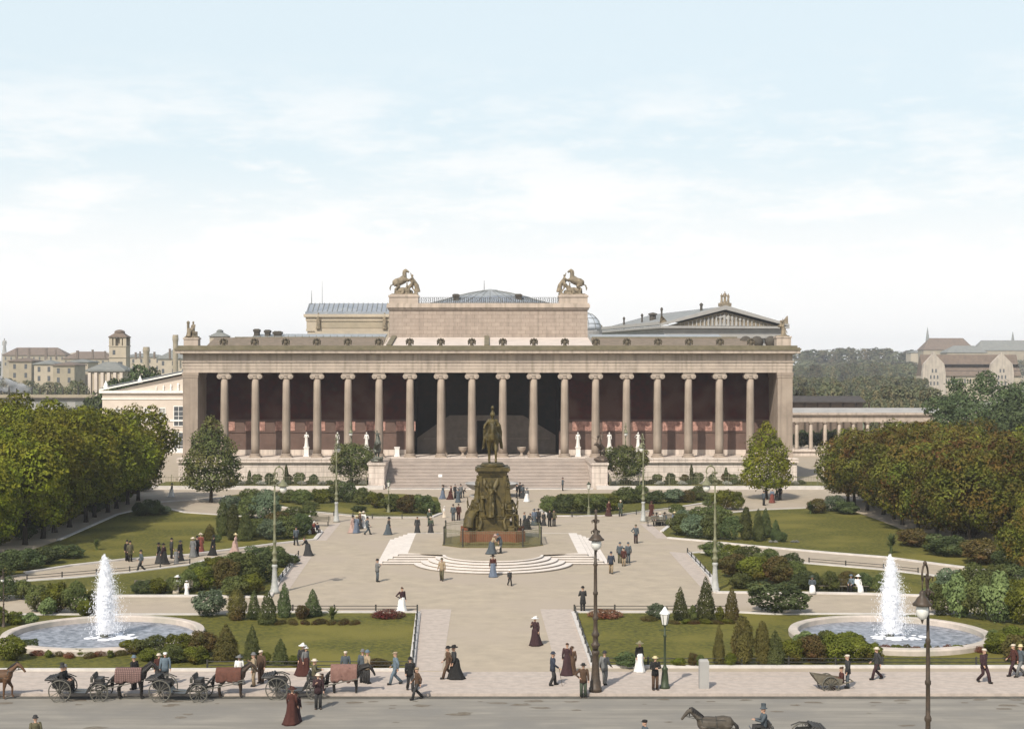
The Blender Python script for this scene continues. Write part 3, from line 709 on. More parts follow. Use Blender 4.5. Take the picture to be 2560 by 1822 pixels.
def person(label, loc, rz, kind='m', pose='stand', top='black', bot='black', hat='bowler', hatc='black', scale=1.0, z=0.0, long=False, group=None):
    """kind m: coat and trousers; w: bodice and long skirt; b: boy; g: girl; sm / sw: seated"""
    sit = pose in ('sit','drive')
    s = scale * {'m':1.0,'w':.97,'b':.70,'g':.72}[kind]
    o = ob('person', body_mesh(pose), None, (loc[0],loc[1],z), R(rz)); o.scale = (s,)*3
    tag(o, label, 'person', group)
    j = joints(pose)
    wk = kind in ('w','g')
    lg = long and not wk
    wear(o, cmesh(('bodice' if wk else 'coat', pose, wk, lg), lambda m: jacket(m, j, lg, wk)), 'bodice' if wk else 'coat', top)
    if wk:
        if sit: wear(o, cmesh(('skirt',pose), lambda m: lap_skirt(m, j)), 'skirt', bot)
        else: wear(o, cmesh(('skirt',pose,kind), lambda m: skirt(m, j, .42 if kind=='w' else .36, .16 if kind=='w' else .0)), 'skirt', bot)
        wear(o, cmesh(('hair',pose), lambda m: m.merge(hats('bun', j))), 'hair', 'brown')
    else: wear(o, cmesh(('trousers',pose), lambda m: trousers(m, j)), 'trousers', bot)
    if not (wk and not sit): wear(o, cmesh(('shoes',pose), lambda m: shoes(m, j)), 'shoes', 'black')
    if hat and not (wk and hat=='bun'): wear(o, cmesh(('hat',pose,hat), lambda m: m.merge(hats(hat, j))), 'hat', hatc)
    return o

# ---- horses
def horse_tubes(mb, gait='stand', head='level'):
    T = mb.tube
    T([(-.86,0,1.20),(-.72,0,1.27),(-.45,0,1.27),(-.05,0,1.20),(.32,0,1.22),(.58,0,1.27),(.72,0,1.25)], [.13,.26,.31,.315,.31,.25,.12], 14, 1.12)
    if head=='level': nk=[(.52,0,1.36),(.80,0,1.62),(1.02,0,1.82)]; hd=[(1.00,0,1.86),(1.12,0,1.78),(1.30,0,1.58),(1.42,0,1.42)]
    elif head=='low': nk=[(.52,0,1.33),(.85,0,1.48),(1.12,0,1.55)]; hd=[(1.10,0,1.60),(1.22,0,1.48),(1.36,0,1.24),(1.44,0,1.06)]
    elif head=='arch': nk=[(.50,0,1.36),(.72,0,1.66),(.92,0,1.86)]; hd=[(.90,0,1.90),(1.02,0,1.84),(1.12,0,1.60),(1.14,0,1.40)]
    elif head=='back': nk=[(.50,0,1.38),(.68,0,1.72),(.72,0,2.00)]; hd=[(.68,0,2.04),(.80,0,2.08),(1.02,0,1.98),(1.16,0,1.90)]
    T(nk, [.24,.165,.125], 10, .70); T(hd, [.10,.125,.088,.072], 10, .75)
    for s in (-1,1):
        p = Vector(hd[0]); T([tuple(p+Vector((0,s*.06,.03))), tuple(p+Vector((.01,s*.075,.16)))], [.035,.010], 6)
    T([tuple(Vector(nk[0])+Vector((-.05,0,.18))), tuple(Vector(nk[1])+Vector((-.10,0,.12))), tuple(Vector(nk[2])+Vector((-.06,0,.10)))], [.05,.055,.05], 6)
    T([(-.90,0,1.26),(-1.02,0,1.12),(-1.07,0,.80),(-1.05,0,.50)], [.05,.075,.085,.04], 8)
    hl = {'stand':((0,0),(0,0)), 'walk':((.18,-.05),(-.22,.10)), 'trot':((.30,0),(-.30,.2))}
    a = {'stand':(0,0,0,0),'walk':(.16,-.20,-.15,.24)}.get(gait,(0,0,0,0))
    for i,s in enumerate((-1,1)):
        dx = a[i]
        T([(-.60,s*.15,1.20),(-.48+dx*.3,s*.17,.92),(-.74+dx*.6,s*.16,.56),(-.70+dx*.9,s*.16,.17),(-.63+dx,s*.16,.05)], [.24,.145,.072,.052,.065], 10)
        dx = a[2+i]
        lift = .10 if dx > .2 else 0
        T([(.45,s*.15,1.15),(.42+dx*.3,s*.16,.85),(.46+dx*.9,s*.15,.52+lift),(.45+dx*.9,s*.15,.16+lift*.6),(.51+dx,s*.15,.05+lift*.4)], [.20,.115,.066,.050,.064], 10)
def rear_tubes(mb, fat=1.0, ang=38):
    """a rearing horse, hind hooves at x -.6, z 0"""
    q = MB()
    def q_(p, r, *a): q.tube(p, [x*fat for x in r], *a)
    q_([(-.86,0,1.20),(-.72,0,1.27),(-.45,0,1.27),(-.05,0,1.20),(.32,0,1.22),(.58,0,1.27),(.72,0,1.25)], [.13,.26,.31,.30,.31,.25,.12], 12)
    q_([(.50,0,1.36),(.74,0,1.72),(.86,0,1.98)], [.24,.165,.125], 10, .75); q_([(.82,0,2.02),(.94,0,1.98),(1.10,0,1.74),(1.16,0,1.62)], [.10,.12,.085,.07], 8)
    q_([(.42,0,1.55),(.60,0,1.86),(.74,0,2.1)], [.06,.07,.05], 6)
    for s in (-1,1):
        q_([(.45,s*.15,1.15),(.70,s*.17,.90),(.98+.1*s,s*.15,.95),(1.0+.1*s,s*.15,.62)], [.19,.11,.065,.055], 8)
        q_([(.84,s*.06,2.05),(.84,s*.075,2.18)], [.035,.01], 5)
    M = Matrix.Translation((-.55,0,1.1)) @ Matrix.Rotation(R(-ang),4,'Y') @ Matrix.Translation((.55,0,-1.2))
    mb.merge(q, M)
    for s in (-1,1): mb.tube([(-.60,s*.16,1.05),(-.28,s*.17,.80),(-.62,s*.16,.48),(-.55-.1*s,s*.16,.08)], [.25*fat,.14*fat,.075*fat*fat,.07*fat*fat], 9)
    mb.tube([(-.85,0,.95),(-1.08,0,.92),(-1.20,0,.60),(-1.16,0,.30)], [.05,.08,.09,.03], 8)
def horse_coat(n, c): return mat('horse_'+n, c, .6, tuple(x*.7 for x in c), scale=3, detail=4, spec=.3)
BAY = horse_coat('bay', (.05,.032,.02)); DARKH = horse_coat('dark', (.022,.019,.017)); CHESTH = horse_coat('chestnut', (.12,.062,.03)); GREYH = horse_coat('grey_dun', (.085,.07,.052))
HM = {}
def horse(label, loc, rz, coat, gait='stand', head='level', scale=1.0, z=-.14, group=None):
    key=(gait,head)
    if key not in HM:
        m=MB(); horse_tubes(m,gait,head); HM[key]=fuse(m,'horse_body',coat,.03,2)
    o = ob('horse', HM[key], None, (loc[0],loc[1],z), R(rz)); o.scale=(scale,)*3
    o.material_slots[0].link='OBJECT'; o.material_slots[0].material=coat
    mk=('mane',head)
    if mk not in HM:
        m=MB(); nk={'level':[(.46,0,1.56),(.74,0,1.76),(.96,0,1.93),(1.08,0,1.92)],'low':[(.46,0,1.55),(.80,0,1.60),(1.06,0,1.67),(1.18,0,1.60)]}[head]
        m.tube(nk,[.05,.075,.065,.03],7); 
        for k_ in range(7): p=Vector(nk[0]).lerp(Vector(nk[2]),k_/6); m.tube([p,p+Vector((-.02,.10,-.08)),p+Vector((-.04,.15,-.22-.04*(k_%3)))],[.045,.04,.015],5)
        HM[mk]=m.mesh('mane',DARKH,True); m=MB(); m.tube([(-.90,0,1.28),(-1.03,0,1.13),(-1.09,0,.80),(-1.07,0,.44)],[.055,.085,.095,.03],8); HM['tail']=m.mesh('tail',DARKH,True)
    ob('mane',HM[mk],o); ob('tail',HM['tail'],o)
    return tag(o, label, 'horse', group)
def blanket(o, m, drop=.75):
    b = MB(); n=30; rows=[-.88+.1*i for i in range(15)]
    vs=[];fs=[]
    for x in rows:
        for k in range(n+1):
            t=-1+2*k/n; a=t*1.35
            r=.345 if abs(x+.4)<.5 or x>.2 else .335
            y=(r+.03)*math.sin(max(-PI/2,min(PI/2,a*1.16)))
            zt=1.225+ (r*1.12+.03)*math.cos(max(-PI/2,min(PI/2,a*1.16)))
            h_=max(0,abs(t)-.45)/.55; y*=1.0+.10*h_*math.sin(x*17+t*3)+.05*h_*math.sin(x*31)
            if abs(t)>.70: zt -= (abs(t)-.70)/.30*(drop*.42)*(1+.16*math.sin(x*9+1)+.08*math.sin(x*23))
            zt += .012*math.sin(x*21+t*9)
            vs.append((x,y,zt))
    W=n+1
    for i in range(len(rows)-1):
        for k in range(n): fs.append((i*W+k,(i+1)*W+k,(i+1)*W+k+1,i*W+k+1))
    b.add(vs,fs)
    me=b.mesh('horse_blanket',m,True)
    c=ob('blanket',me,o); md=c.modifiers.new('th','SOLIDIFY'); md.thickness=.025; md.offset=1
    return c
def harness(o):
    b=MB()
    b.tube([(.50+.26*math.cos(q)*.35, .235*math.sin(q), 1.27+.34*math.cos(q)) for q in [2*PI*k/16 for k in range(17)]], .03, 6, cap=False)
    b.tube([(-.1,.345*math.sin(q),1.20+.36*math.cos(q)) for q in [2*PI*k/16 for k in range(17)]], .022, 6, cap=False)
    b.tube([(1.06,.10*math.sin(q),1.72+.16*math.cos(q)) for q in [2*PI*k/12 for k in range(13)]], .015, 5, cap=False)
    b.tube([(1.24,.08,1.58),(.8,.2,1.5),(.2,.3,1.5),(-.5,.3,1.45)],.012,4); b.tube([(1.24,-.08,1.58),(.8,-.2,1.5),(.2,-.3,1.5),(-.5,-.3,1.45)],.012,4)
    for s in (-1,1): b.tube([(.5,s*.27,1.2),(-.2,s*.36,1.1),(-1.2,s*.34,.9)],.018,5)
    return b.build('harness', IRON, o)

# ---- statues
def figure_tubes(mb, pose, robe=True, scale=1.0, M=None, helmet=False, wings=False):
    q = MB(); j = joints(pose); body(q, j, False)
    if robe and pose not in ('sit','ride','drive'):
        q.lathe([(.30,.0),(.27,.12),(.22,.5),(.19,.9),(.15,1.15)], 14, (0,0,0), .9, lambda k,r: r*(1+.10*math.cos(k*PI*.75)))
        q.tube([(-.05,.16,1.45),(.12,.0,1.2),(.1,-.18,.95)], [.06,.07,.06], 7)
    if pose=='sit':
        q.tube([(-.02,0,.6),(.25,0,.58),(.45,0,.42),(.55,0,.03)], [.20,.22,.22,.24], 12, .8); q.box(-.25,.25,-.25,.25,0,.46)
    if pose=='ride':
        q.tube([(-.10,0,1.46),(-.30,0,1.1),(-.42,0,.70),(-.48,0,.45)], [.17,.28,.34,.36], 10, .5)
    if helmet: q.merge(hats('helmet', j))
    if wings:
        for s in (-1,1): q.tube([(-.1,s*.1,1.35),(-.25,s*.3,1.75),(-.3,s*.36,2.0)], [.08,.14,.03], 8, .35)
    q.xform(Matrix.Scale(scale,4) if M is None else M @ Matrix.Scale(scale,4))
    mb.merge(q)
# ------------------------------------------------------------------ equestrian monument
ZT = .768; YM = 138.6
mon = thing('equestrian_monument', 'tall olive bronze monument of a crowned rider on a walking horse above seated figures', 'monument', (XM, YM, ZT))
def octo(a, c): return [(-a,-a+c),(-a+c,-a),(a-c,-a),(a,-a+c),(a,a-c),(a-c,a),(-a+c,a),(-a,a-c)]
b = MB()
for i,(a,z0,z1) in enumerate(((3.5,0,.13),(3.2,.133,.27))): b.prism(octo(a,.9), z0, z1)
b.build('base_step', OLIVEGR, mon)
b = MB(); b.prism(octo(2.25,.0001) if False else [(-2.05,-2.05),(2.05,-2.05),(2.05,2.05),(-2.05,2.05)], .273, 1.2)
for sx in (-1,1):
    for sy in (-1,1): b.obox((sx*1.98,sy*1.98), .74, .60, .275, 1.23, R(45)*sx*sy)
b.prism([(-1.55,-2.3),(1.55,-2.3),(1.55,2.3),(-1.55,2.3)], .274, 1.215)
b.build('granite_base', REDGRAN, mon)
b = MB(); b.box(-1.55,1.55,-2.0,2.0,1.233,2.35); b.box(-1.65,1.65,-2.1,2.1,2.353,2.45)
b.prism([(-1.5,-1.8),(1.5,-1.8),(1.5,1.8),(-1.5,1.8)], 2.453, 6.1, [(-1.12,-1.55),(1.12,-1.55),(1.12,1.55),(-1.12,1.55)])
for sx in (-1,1):
    for sy in (-1,1):
        b.prism([(sx*1.35+a,sy*1.65+c) for a,c in ((-.2,-.2),(.2,-.2),(.2,.2),(-.2,.2))], 2.455, 6.25, [(sx*1.08+a,sy*1.5+c) for a,c in ((-.17,-.17),(.17,-.17),(.17,.17),(-.17,.17))])
b.build('pedestal_body', BRONZE, mon)
b = MB(); 
for a,c,z0,z1 in ((1.22,1.68,6.105,6.25),(1.32,1.78,6.253,6.45),(1.46,1.92,6.453,6.58),(1.58,2.04,6.583,6.78),(1.42,1.88,6.783,6.9)): b.box(-a,a,-c,c,z0,z1)
b.lathe([(1.12,6.903),(1.15,7.0),(1.02,7.12),(.98,7.2)],32,(0,0,0),1.35)
b.build('pedestal_cornice', BRONZE, mon)
b = MB(); figure_tubes(b,'raise',True,1.75,Matrix.Translation((-.15,-2.12,2.46))@Matrix.Rotation(R(-90),4,'Z'),wings=True)
ob('front_standing_figure', fuse(b,'front_standing_figure',BRONZE,.035,1), mon)
for i,(sx,sy) in enumerate(((-1,-1),(1,-1),(-1,1),(1,1))):
    b = MB(); rz = math.atan2(sy*1.0, sx*.75)
    figure_tubes(b,('sit','drive','sit','drive')[i],True,2.15,Matrix.Translation((sx*1.50,sy*1.62,1.50))@Matrix.Rotation(rz,4,'Z'))
    b.box(sx*1.5-.5,sx*1.5+.5,sy*1.62-.5,sy*1.62+.5,1.235,1.7); b.box(min(sx*.9,sx*2.2),max(sx*.9,sx*2.2),min(sy*1.2,sy*2.25),max(sy*1.2,sy*2.25),1.235,1.4)
    figure_tubes(b,'stand',True,.72,Matrix.Translation((sx*2.15,sy*1.35,1.3))@Matrix.Rotation(rz,4,'Z'))
    b.tube([(sx*1.2,sy*2.2,1.3),(sx*1.0,sy*2.1,2.0),(sx*1.15,sy*2.0,2.5)],[.22,.16,.10],7); b.tube([(sx*1.9,sy*1.9,2.6),(sx*2.25,sy*1.7,3.3),(sx*2.3,sy*1.6,3.9)],[.05,.06,.05],6)
    ob('seated_figure', fuse(b,'seated_figure',BRONZE,.036,1), mon)
for i,(sx,sy) in enumerate(((-1,-1),(1,-1),(-1,1),(1,1))):
    b = MB(); figure_tubes(b,'fold',True,1.28,Matrix.Translation((sx*1.34,sy*1.62,3.75))@Matrix.Rotation(math.atan2(sy*.5,sx),4,'Z'))
    b.tube([(sx*1.3,sy*1.6,2.6),(sx*1.34,sy*1.62,3.7)],[.30,.30],8); b.ball((sx*1.36,sy*1.66,3.7),.33,8,5,(1,1,.5))
    ob('corner_figure', fuse(b,'corner_figure',BRONZE,.035,1), mon)
b = MB(); figure_tubes(b,'stand',True,.8,Matrix.Translation((.95,-1.95,2.455))@Matrix.Rotation(R(-70),4,'Z'))
figure_tubes(b,'fold',True,.95,Matrix.Translation((-.95,-1.9,3.0))@Matrix.Rotation(R(-110),4,'Z')); b.box(-1.2,-.7,-2.1,-1.7,2.455,3.1)
b.box(-1.3,1.3,-2.05,-1.75,2.46,2.62); ob('relief_group', fuse(b,'relief_group',BRONZE,.045,1), mon)
q = MB(); horse_tubes(q,'walk','arch'); k_=1.95
MM = Matrix.Translation((0,.1,7.19))@Matrix.Rotation(R(-90),4,'Z')@Matrix.Scale(k_,4)
b = MB(); b.merge(q, MM); ob('bronze_horse', fuse(b,'bronze_horse',BRONZE,.05,1), mon)
b = MB(); figure_tubes(b,'ride',False,1.0,MM@Matrix.Translation((-.02,0,.55)),helmet=True)
jj = joints('ride'); q=MB(); jacket(q,jj,False); trousers(q,jj); b.tube([(-.06,0,1.50),(-.16,0,1.2),(-.22,0,.85),(-.22,0,.45)],[.22,.40,.46,.44],14,.35); b.xform(MM@Matrix.Translation((-.02,0,.55)),len(b.v)-56); b.merge(q, MM@Matrix.Translation((-.02,0,.55)))
ob('bronze_rider', fuse(b,'bronze_rider',BRONZE,.045,1), mon)
# railing round the monument
rail = thing('octagonal_railing', 'thin olive iron railing round the foot of the equestrian monument', 'railing', (XM,YM,ZT))
P8 = octo(4.35,1.7); b = MB()
for i in range(8):
    a=Vector((*P8[i],0)); c=Vector((*P8[(i+1)%8],0)); n=max(6,int((c-a).length/.16))
    for z in (.12,1.25,1.42): b.tube([a+Vector((0,0,z)),c+Vector((0,0,z))],.02,5)
    for k in range(1,n):
        p=a.lerp(c,k/n); b.tube([p+Vector((0,0,.12)),p+Vector((0,0,1.5))],[.012,.012],4)
b.build('rail_bars', IRONGR, rail)
pb = MB(); pb.lathe([(.10,0),(.10,.1),(.065,.15),(.06,1.5),(.09,1.55),(.07,1.65),(.01,1.75)],8)
pm = pb.mesh('railing_post', IRON)
for x,y in P8: ob('railing_post', pm, rail, (x,y,0))
b=MB(); b.prism(octo(4.5,1.75), .0, .06); b.prism(octo(4.5,1.75),.001,.07) if False else None
b.build('railing_kerb', OLIVEGR, rail)

# ------------------------------------------------------------------ statues about the museum
def statue(name, label, cat, loc, build, m, voxel, group=None, rz=0):
    b = MB(); build(b); o = ob(name, fuse(b,name,m,voxel,1), None, loc, rz); return tag(o, label, cat, group)
def tamer(b):
    q=MB(); rear_tubes(q,1.38,27); b.merge(q, Matrix.Translation((-.35,.0,.05))@Matrix.Scale(1.50,4)); figure_tubes(b,'sit',True,1.35,Matrix.Translation((.55,-.45,.05))@Matrix.Rotation(R(200),4,'Z')); figure_tubes(b,'fold',True,1.15,Matrix.Translation((1.9,.1,.05))@Matrix.Rotation(R(250),4,'Z'))
    for dx in (0,.06): figure_tubes(b,'raise',False,1.72,Matrix.Translation((1.35+dx,-.5+dx,.1))@Matrix.Rotation(R(165),4,'Z'))
    b.ball((-.1,0,.55),.62,8,6,(1.7,.9,.9)); b.tube([(.3,-.2,.2),(.8,-.3,1.0),(1.3,-.4,1.7)],[.35,.28,.2],8); b.ball((.9,.1,.35),.45,8,6,(1.3,1,.9)); b.tube([(1.5,-.3,2.3),(2.0,-.2,1.4),(2.2,-.1,.3)],[.22,.36,.45],8)
    b.box(-1.9,2.3,-.9,.8,-.05,.1)
statue('horse_tamer_group','stone rearing horse and raised-arm tamer on the left end of the museum attic','statue',(AX0+2.2,YA+1.6,ZP+.05),tamer,STATUEST,.07)
def tamer2(b):
    tamer(b); b.v=[(-x,y,z) for x,y,z in b.v]; b.f=[f[::-1] for f in b.f]
statue('horse_tamer_group','stone rearing horse and raised-arm tamer on the right end of the museum attic','statue',(AX1-2.2,YA+1.6,ZP+.05),tamer2,STATUEST,.07)
def cornerfig(b):
    figure_tubes(b,'sit',True,1.75,Matrix.Translation((.2,0,.1))@Matrix.Rotation(R(-130),4,'Z')); b.box(-1.0,1.0,-.7,.7,0,.2)
    b.tube([(-.55,-.1,.1),(-.55,-.1,2.2)],[.22,.2],8); b.ball((-.55,-.1,2.2),.26,8,6)
for u0,u1,vt,lab in ((411,443,754,'left'),(1729,1761,751,'right')):
    x0,x1=XX(u0,220.5),XX(u1,220.5)
    b=MB(); b.box(x0,x1,219.9,221.8,19.0,ZZ(vt+2,220.5)); b.box(x0-.1,x1+.1,219.8,221.9,ZZ(vt+2,220.5)+.003,ZZ(vt,220.5)+.1); mp('corner_block', b, STONE2)
    if lab=='left': statue('corner_statue','dark stone seated figure beside a candelabrum on the left corner block of the cornice','statue',((x0+x1)/2,220.9,ZZ(vt,220.5)+.1),cornerfig,STATUEST,.06)
    else:
        def cf2(b):
            figure_tubes(b,'raise',True,1.35,Matrix.Translation((.1,0,.1))@Matrix.Rotation(R(-60),4,'Z')); q=MB(); rear_tubes(q); b.merge(q,Matrix.Translation((-.1,.2,.05))@Matrix.Rotation(R(-150),4,'Z')@Matrix.Scale(.85,4)); b.box(-.9,.9,-.6,.8,0,.15)
        statue('corner_statue','grey stone figure with a small horse on the right corner block of the cornice','statue',((x0+x1)/2,220.9,ZZ(vt,220.5)+.1),cf2,STATUEST,.06)
# eagles along the cornice
q = MB(); q.tube([(0,.05,0),(0,-.02,.45),(0,-.05,.80)],[.24,.30,.16],8); q.ball((0,-.16,.95),.17,8,6,(1,1.2,1)); q.tube([(0,-.26,.95),(0,-.42,.88)],[.07,.02],5)
for s in (-1,1): q.tube([(s*.10,.02,.80),(s*.30,.06,.90),(s*.44,.05,.66),(s*.47,.02,.10)],[.16,.24,.26,.12],8,.7)
q.box(-.3,.3,-.25,.25,-.03,.06)
eg = ob('eagle_statue', fuse(q,'eagle_statue',mat('dark_eagle_stone',(.13,.105,.07),.85,(.07,.06,.045),scale=3),.035,1)); used=[False]
ORD = ['first','second','third','fourth','fifth','sixth','seventh','eighth','ninth','tenth','eleventh','twelfth','thirteenth','fourteenth','fifteenth','sixteenth','seventeenth','eighteenth','nineteenth','twentieth']
for i in range(18):
    place(eg, used, (XB-8.5*SP+SP*i, 220.3, 19.63), 0, 'stone eagle on the museum cornice above the %s column from the left' % ORD[i], 'eagle', 'stone eagles along the cornice')
# marble statues on pedestals in the portico
PED = MB(); PED.box(-.42,.42,-.42,.42,0,.2); PED.box(-.34,.34,-.34,.34,.203,1.25); PED.box(-.42,.42,-.42,.42,1.253,1.4); pedm = PED.mesh('statue_pedestal', MARBLE)
for i,(u,pose,rz,lab) in enumerate(((683,'fold',-80,'white marble draped statue on the pedestal between the third and fourth columns'),(752,'hold',-60,'white marble statue with bent arm on the pedestal after the fourth column'),
        (817,'cane',-100,'pinkish marble statue half hidden behind the left bronze rider'),(1288,'stand',-90,'white marble statue with crossed robe on a tall pedestal right of the stairs'),
        (1358,'hold',-100,'pink and white marble statue just right of the bronze spear rider'),(1422,'akimbo',-70,'white marble statue farthest right in the portico, hand on hip'))):
    x,y = XX(u,223.1),223.1
    b=MB(); figure_tubes(b,pose,True,1.25,Matrix.Rotation(R(rz),4,'Z'))
    t=thing('marble_statue',lab,'statue',(x,y,ZS)); ob('statue_pedestal',pedm,t); ob('marble_figure',fuse(b,'marble_figure',MARBLE,.03,1),t,(0,0,1.4))
o=ob('statue_pedestal',pedm,None,(XX(885,223.1),223.1,ZS)); tag(o,'empty white marble pedestal between the sixth and seventh columns','pedestal')
q=MB(); q.lathe([(.38,0),(.38,.12),(.2,.2),(.16,.5),(.3,.62),(.62,.95),(.66,1.25),(.70,1.3),(.60,1.31),(.55,1.2)],20); um=q.mesh('stone_urn',STONE2,True)
for u,lab in ((1031.5,'broad stone urn on a foot left of the bronze rider in the portico'),(1162.5,'broad stone urn on a foot right of the bronze rider in the portico')):
    tag(ob('stone_urn',um,None,(XX(u,224.5),224.5,ZS)),lab,'urn')
# bronze groups on the stair cheeks
def lionfighter(b):
    q=MB(); rear_tubes(q,1.15); figure_tubes(q,'raise',False,1.0,Matrix.Translation((-.15,0,1.3))@Matrix.Rotation(R(-18),4,'Y'))
    b.merge(q,Matrix.Translation((.0,.1,.30))@Matrix.Rotation(R(-80),4,'Z')@Matrix.Scale(1.36,4))
    b.ball((-.1,.0,.2),.75,10,6,(1.2,1.5,.55)); b.tube([(.5,-.9,.45),(.1,-.8,.6),(-.5,-.7,.5)],[.2,.28,.2],8); b.ball((.65,-1.0,.6),.24,8,6)
def amazon(b):
    q=MB(); rear_tubes(q,1.15); figure_tubes(q,'raise',False,1.0,Matrix.Translation((-.15,0,1.3))@Matrix.Rotation(R(-18),4,'Y'))
    b.merge(q,Matrix.Translation((.1,.1,.45))@Matrix.Rotation(R(-125),4,'Z')@Matrix.Scale(1.2,4))
    b.tube([(-2.3,-.9,4.1),(-.2,-.4,3.0)],[.035,.04],6); b.ball((.4,.2,.25),.85,10,6,(1.1,1.5,.75)); b.tube([(.1,-.9,.25),(-.3,-.8,.5),(-.7,-.6,.4)],[.18,.24,.16],8)
statue('rider_group','dark bronze rider on a rearing horse on the left stair cheek','statue',(-14.9,208.9,3.5),lionfighter,BRONZEG,.06)
statue('rider_group','brown bronze rider with a long spear on the right stair cheek','statue',(15.5,208.9,3.5),amazon,BRONZER,.05)
# the granite bowl behind the monument
bw = thing('granite_bowl','huge polished granite bowl half hidden behind the equestrian monument','bowl',(XX(1096,195),195,0))
b=MB(); b.lathe([(.9,.62),(1.9,.72),(2.7,.98),(3.25,1.4),(3.38,1.62),(3.45,1.66),(3.42,1.72),(3.15,1.6),(2.4,1.2),(.4,1.0)],40); b.build('bowl',GREYST,bw,True)
b=MB()
for k in range(4):
    q_=PI/4+k*PI/2; b.obox((1.5*math.cos(q_),1.5*math.sin(q_)),.35,.35,0,.72,q_)
b.lathe([(2.9,0),(2.9,.14),(2.6,.16)],32); b.build('bowl_support',GREYST,bw)
# notice board on the stairs
nb=thing('notice_board','small white notice board on a thin post at the foot of the museum stairs','sign',(XX(981,206.5),206.5,0))
b=MB(); b.tube([(0,0,0),(0,0,1.9)],[.03,.03],6); b.build('post',IRONPALE,nb); b=MB(); b.box(-.26,.26,-.04,.04,1.6,1.98); b.build('board',WHITEP,nb)

# ------------------------------------------------------------------ lamps
def arc_lamp(pale):
    """bishop's crook arc lamp, 9.4 m; the crook reaches along +x"""
    r=thing('arc_lamp','x','lamp')
    mb_,ms_ = pale
    b=MB(); b.lathe([(.34,0),(.34,.22),(.29,.26),(.28,.55),(.24,.62),(.21,1.0),(.175,1.6),(.16,1.9),(.21,1.98),(.215,2.08),(.165,2.16)],12); b.build('lamp_base',mb_,r,True)
    b=MB(); b.lathe([(.14,2.165),(.17,2.32),(.235,2.42),(.22,2.5),(.14,2.58),(.14,2.85),(.20,2.92),(.21,3.02),(.14,3.12),(.11,3.3),(.105,3.7),(.15,3.76),(.15,3.86),(.10,3.95),(.09,5.0),(.13,5.06),(.13,5.16),(.095,5.22),(.08,6.5),(.11,6.55),(.11,6.65),(.075,6.7),(.055,8.0)],12); b.build('lamp_shaft',ms_,r,True)
    b=MB(); pts=[(0,0,8.0),(0,0,8.6),(.02,0,8.9)]+[(.33-.33*math.cos(a),0,8.95+.42*math.sin(a)) for a in [PI*k/10 for k in range(1,11)]]+[(.63,0,8.85),(.56,0,8.78),(.50,0,8.86)]
    b.tube(pts,[.055]*3+[.045]*10+[.04,.03,.02],8)
    b.tube([(.0,0,8.3),(.14,0,8.5),(.24,0,8.8),(.18,0,9.0),(.1,0,8.92)],[.025,.03,.03,.025,.015],6)
    for zc_,rr_ in ((7.9,.16),(8.2,.20),(8.75,.17)):
        for k in range(4):
            q_=k*PI/2+.4; ca_,sa_=math.cos(q_),math.sin(q_); b.tube([(.0,0,zc_),(rr_*.7*ca_,rr_*.7*sa_,zc_+.16),(rr_*1.2*ca_,rr_*1.2*sa_,zc_+.12),(rr_*1.1*ca_,rr_*1.1*sa_,zc_)],[.045,.045,.035,.02],6)
    b.lathe([(.05,8.28),(.11,8.34),(.11,8.42),(.05,8.5)],10); b.ball((.33,0,9.40),.09,8,6)
    b.tube([(.63,0,8.85),(.63,0,8.45)],.025,6); b.build('lamp_crook',ms_,r,True)
    lt=MB(); lt.lathe([(.40,7.93),(.42,7.98),(.30,8.08),(.22,8.2),(.12,8.28),(.13,8.38),(.05,8.47)],14,(.63,0,0)); la=lt.build('lamp_hood',ms_,r,True)
    lt=MB(); lt.lathe([(.05,7.42),(.17,7.48),(.255,7.62),(.27,7.75),(.235,7.92)],14,(.63,0,0)); lt.build('lamp_globe',GLOBE,la,True)
    lt=MB(); lt.lathe([(.01,7.28),(.05,7.36),(.07,7.415)],8,(.63,0,0)); lt.build('lamp_tip',ms_,la,True)
    return r
lampA=arc_lamp((IRONBR,IRONBR)); lampP=arc_lamp((IRONPALE,IRONGR)); uA=[False]; uP=[False]
GL='tall crook arc lamps about the plaza'
def la(src,us,u,v,rz,lab,sc_=1.0,d=None):
    x,y = G(u,v) if d is None else (XX(u,d),d)
    place(src,us,(x,y,0),R(rz),lab,'lamp',GL,sc_)
la(lampA,uA,1327,1541,-90,'tall dark brown arc lamp with milk globe on the street pavement')
la(lampA,uA,2068,0,232,'tall thin dark arc lamp rising from the street before the right fountain',(.86,.86,1.03),56)
la(lampP,uP,612,1322,0,'tall olive arc lamp on a pale base among the left plaza conifers')
la(lampP,uP,1593.5,1317,180,'tall olive arc lamp on a pale base among the right plaza conifers')
la(lampP,uP,749.7,1163,80,'tall pale arc lamp at the plaza edge beside the left benches')
la(lampP,uP,1433.6,1162,100,'tall pale arc lamp at the plaza edge beside the right benches')
la(lampP,uP,782.5,0,-90,'pale arc lamp in the garden bush left of the museum stairs',.92,214)
la(lampP,uP,1394,0,-90,'pale arc lamp in the garden bush right of the museum stairs',.92,214)
la(lampA,uA,8,0,-90,'dark lamp post at the left edge beside the fountain bushes',.40,98)
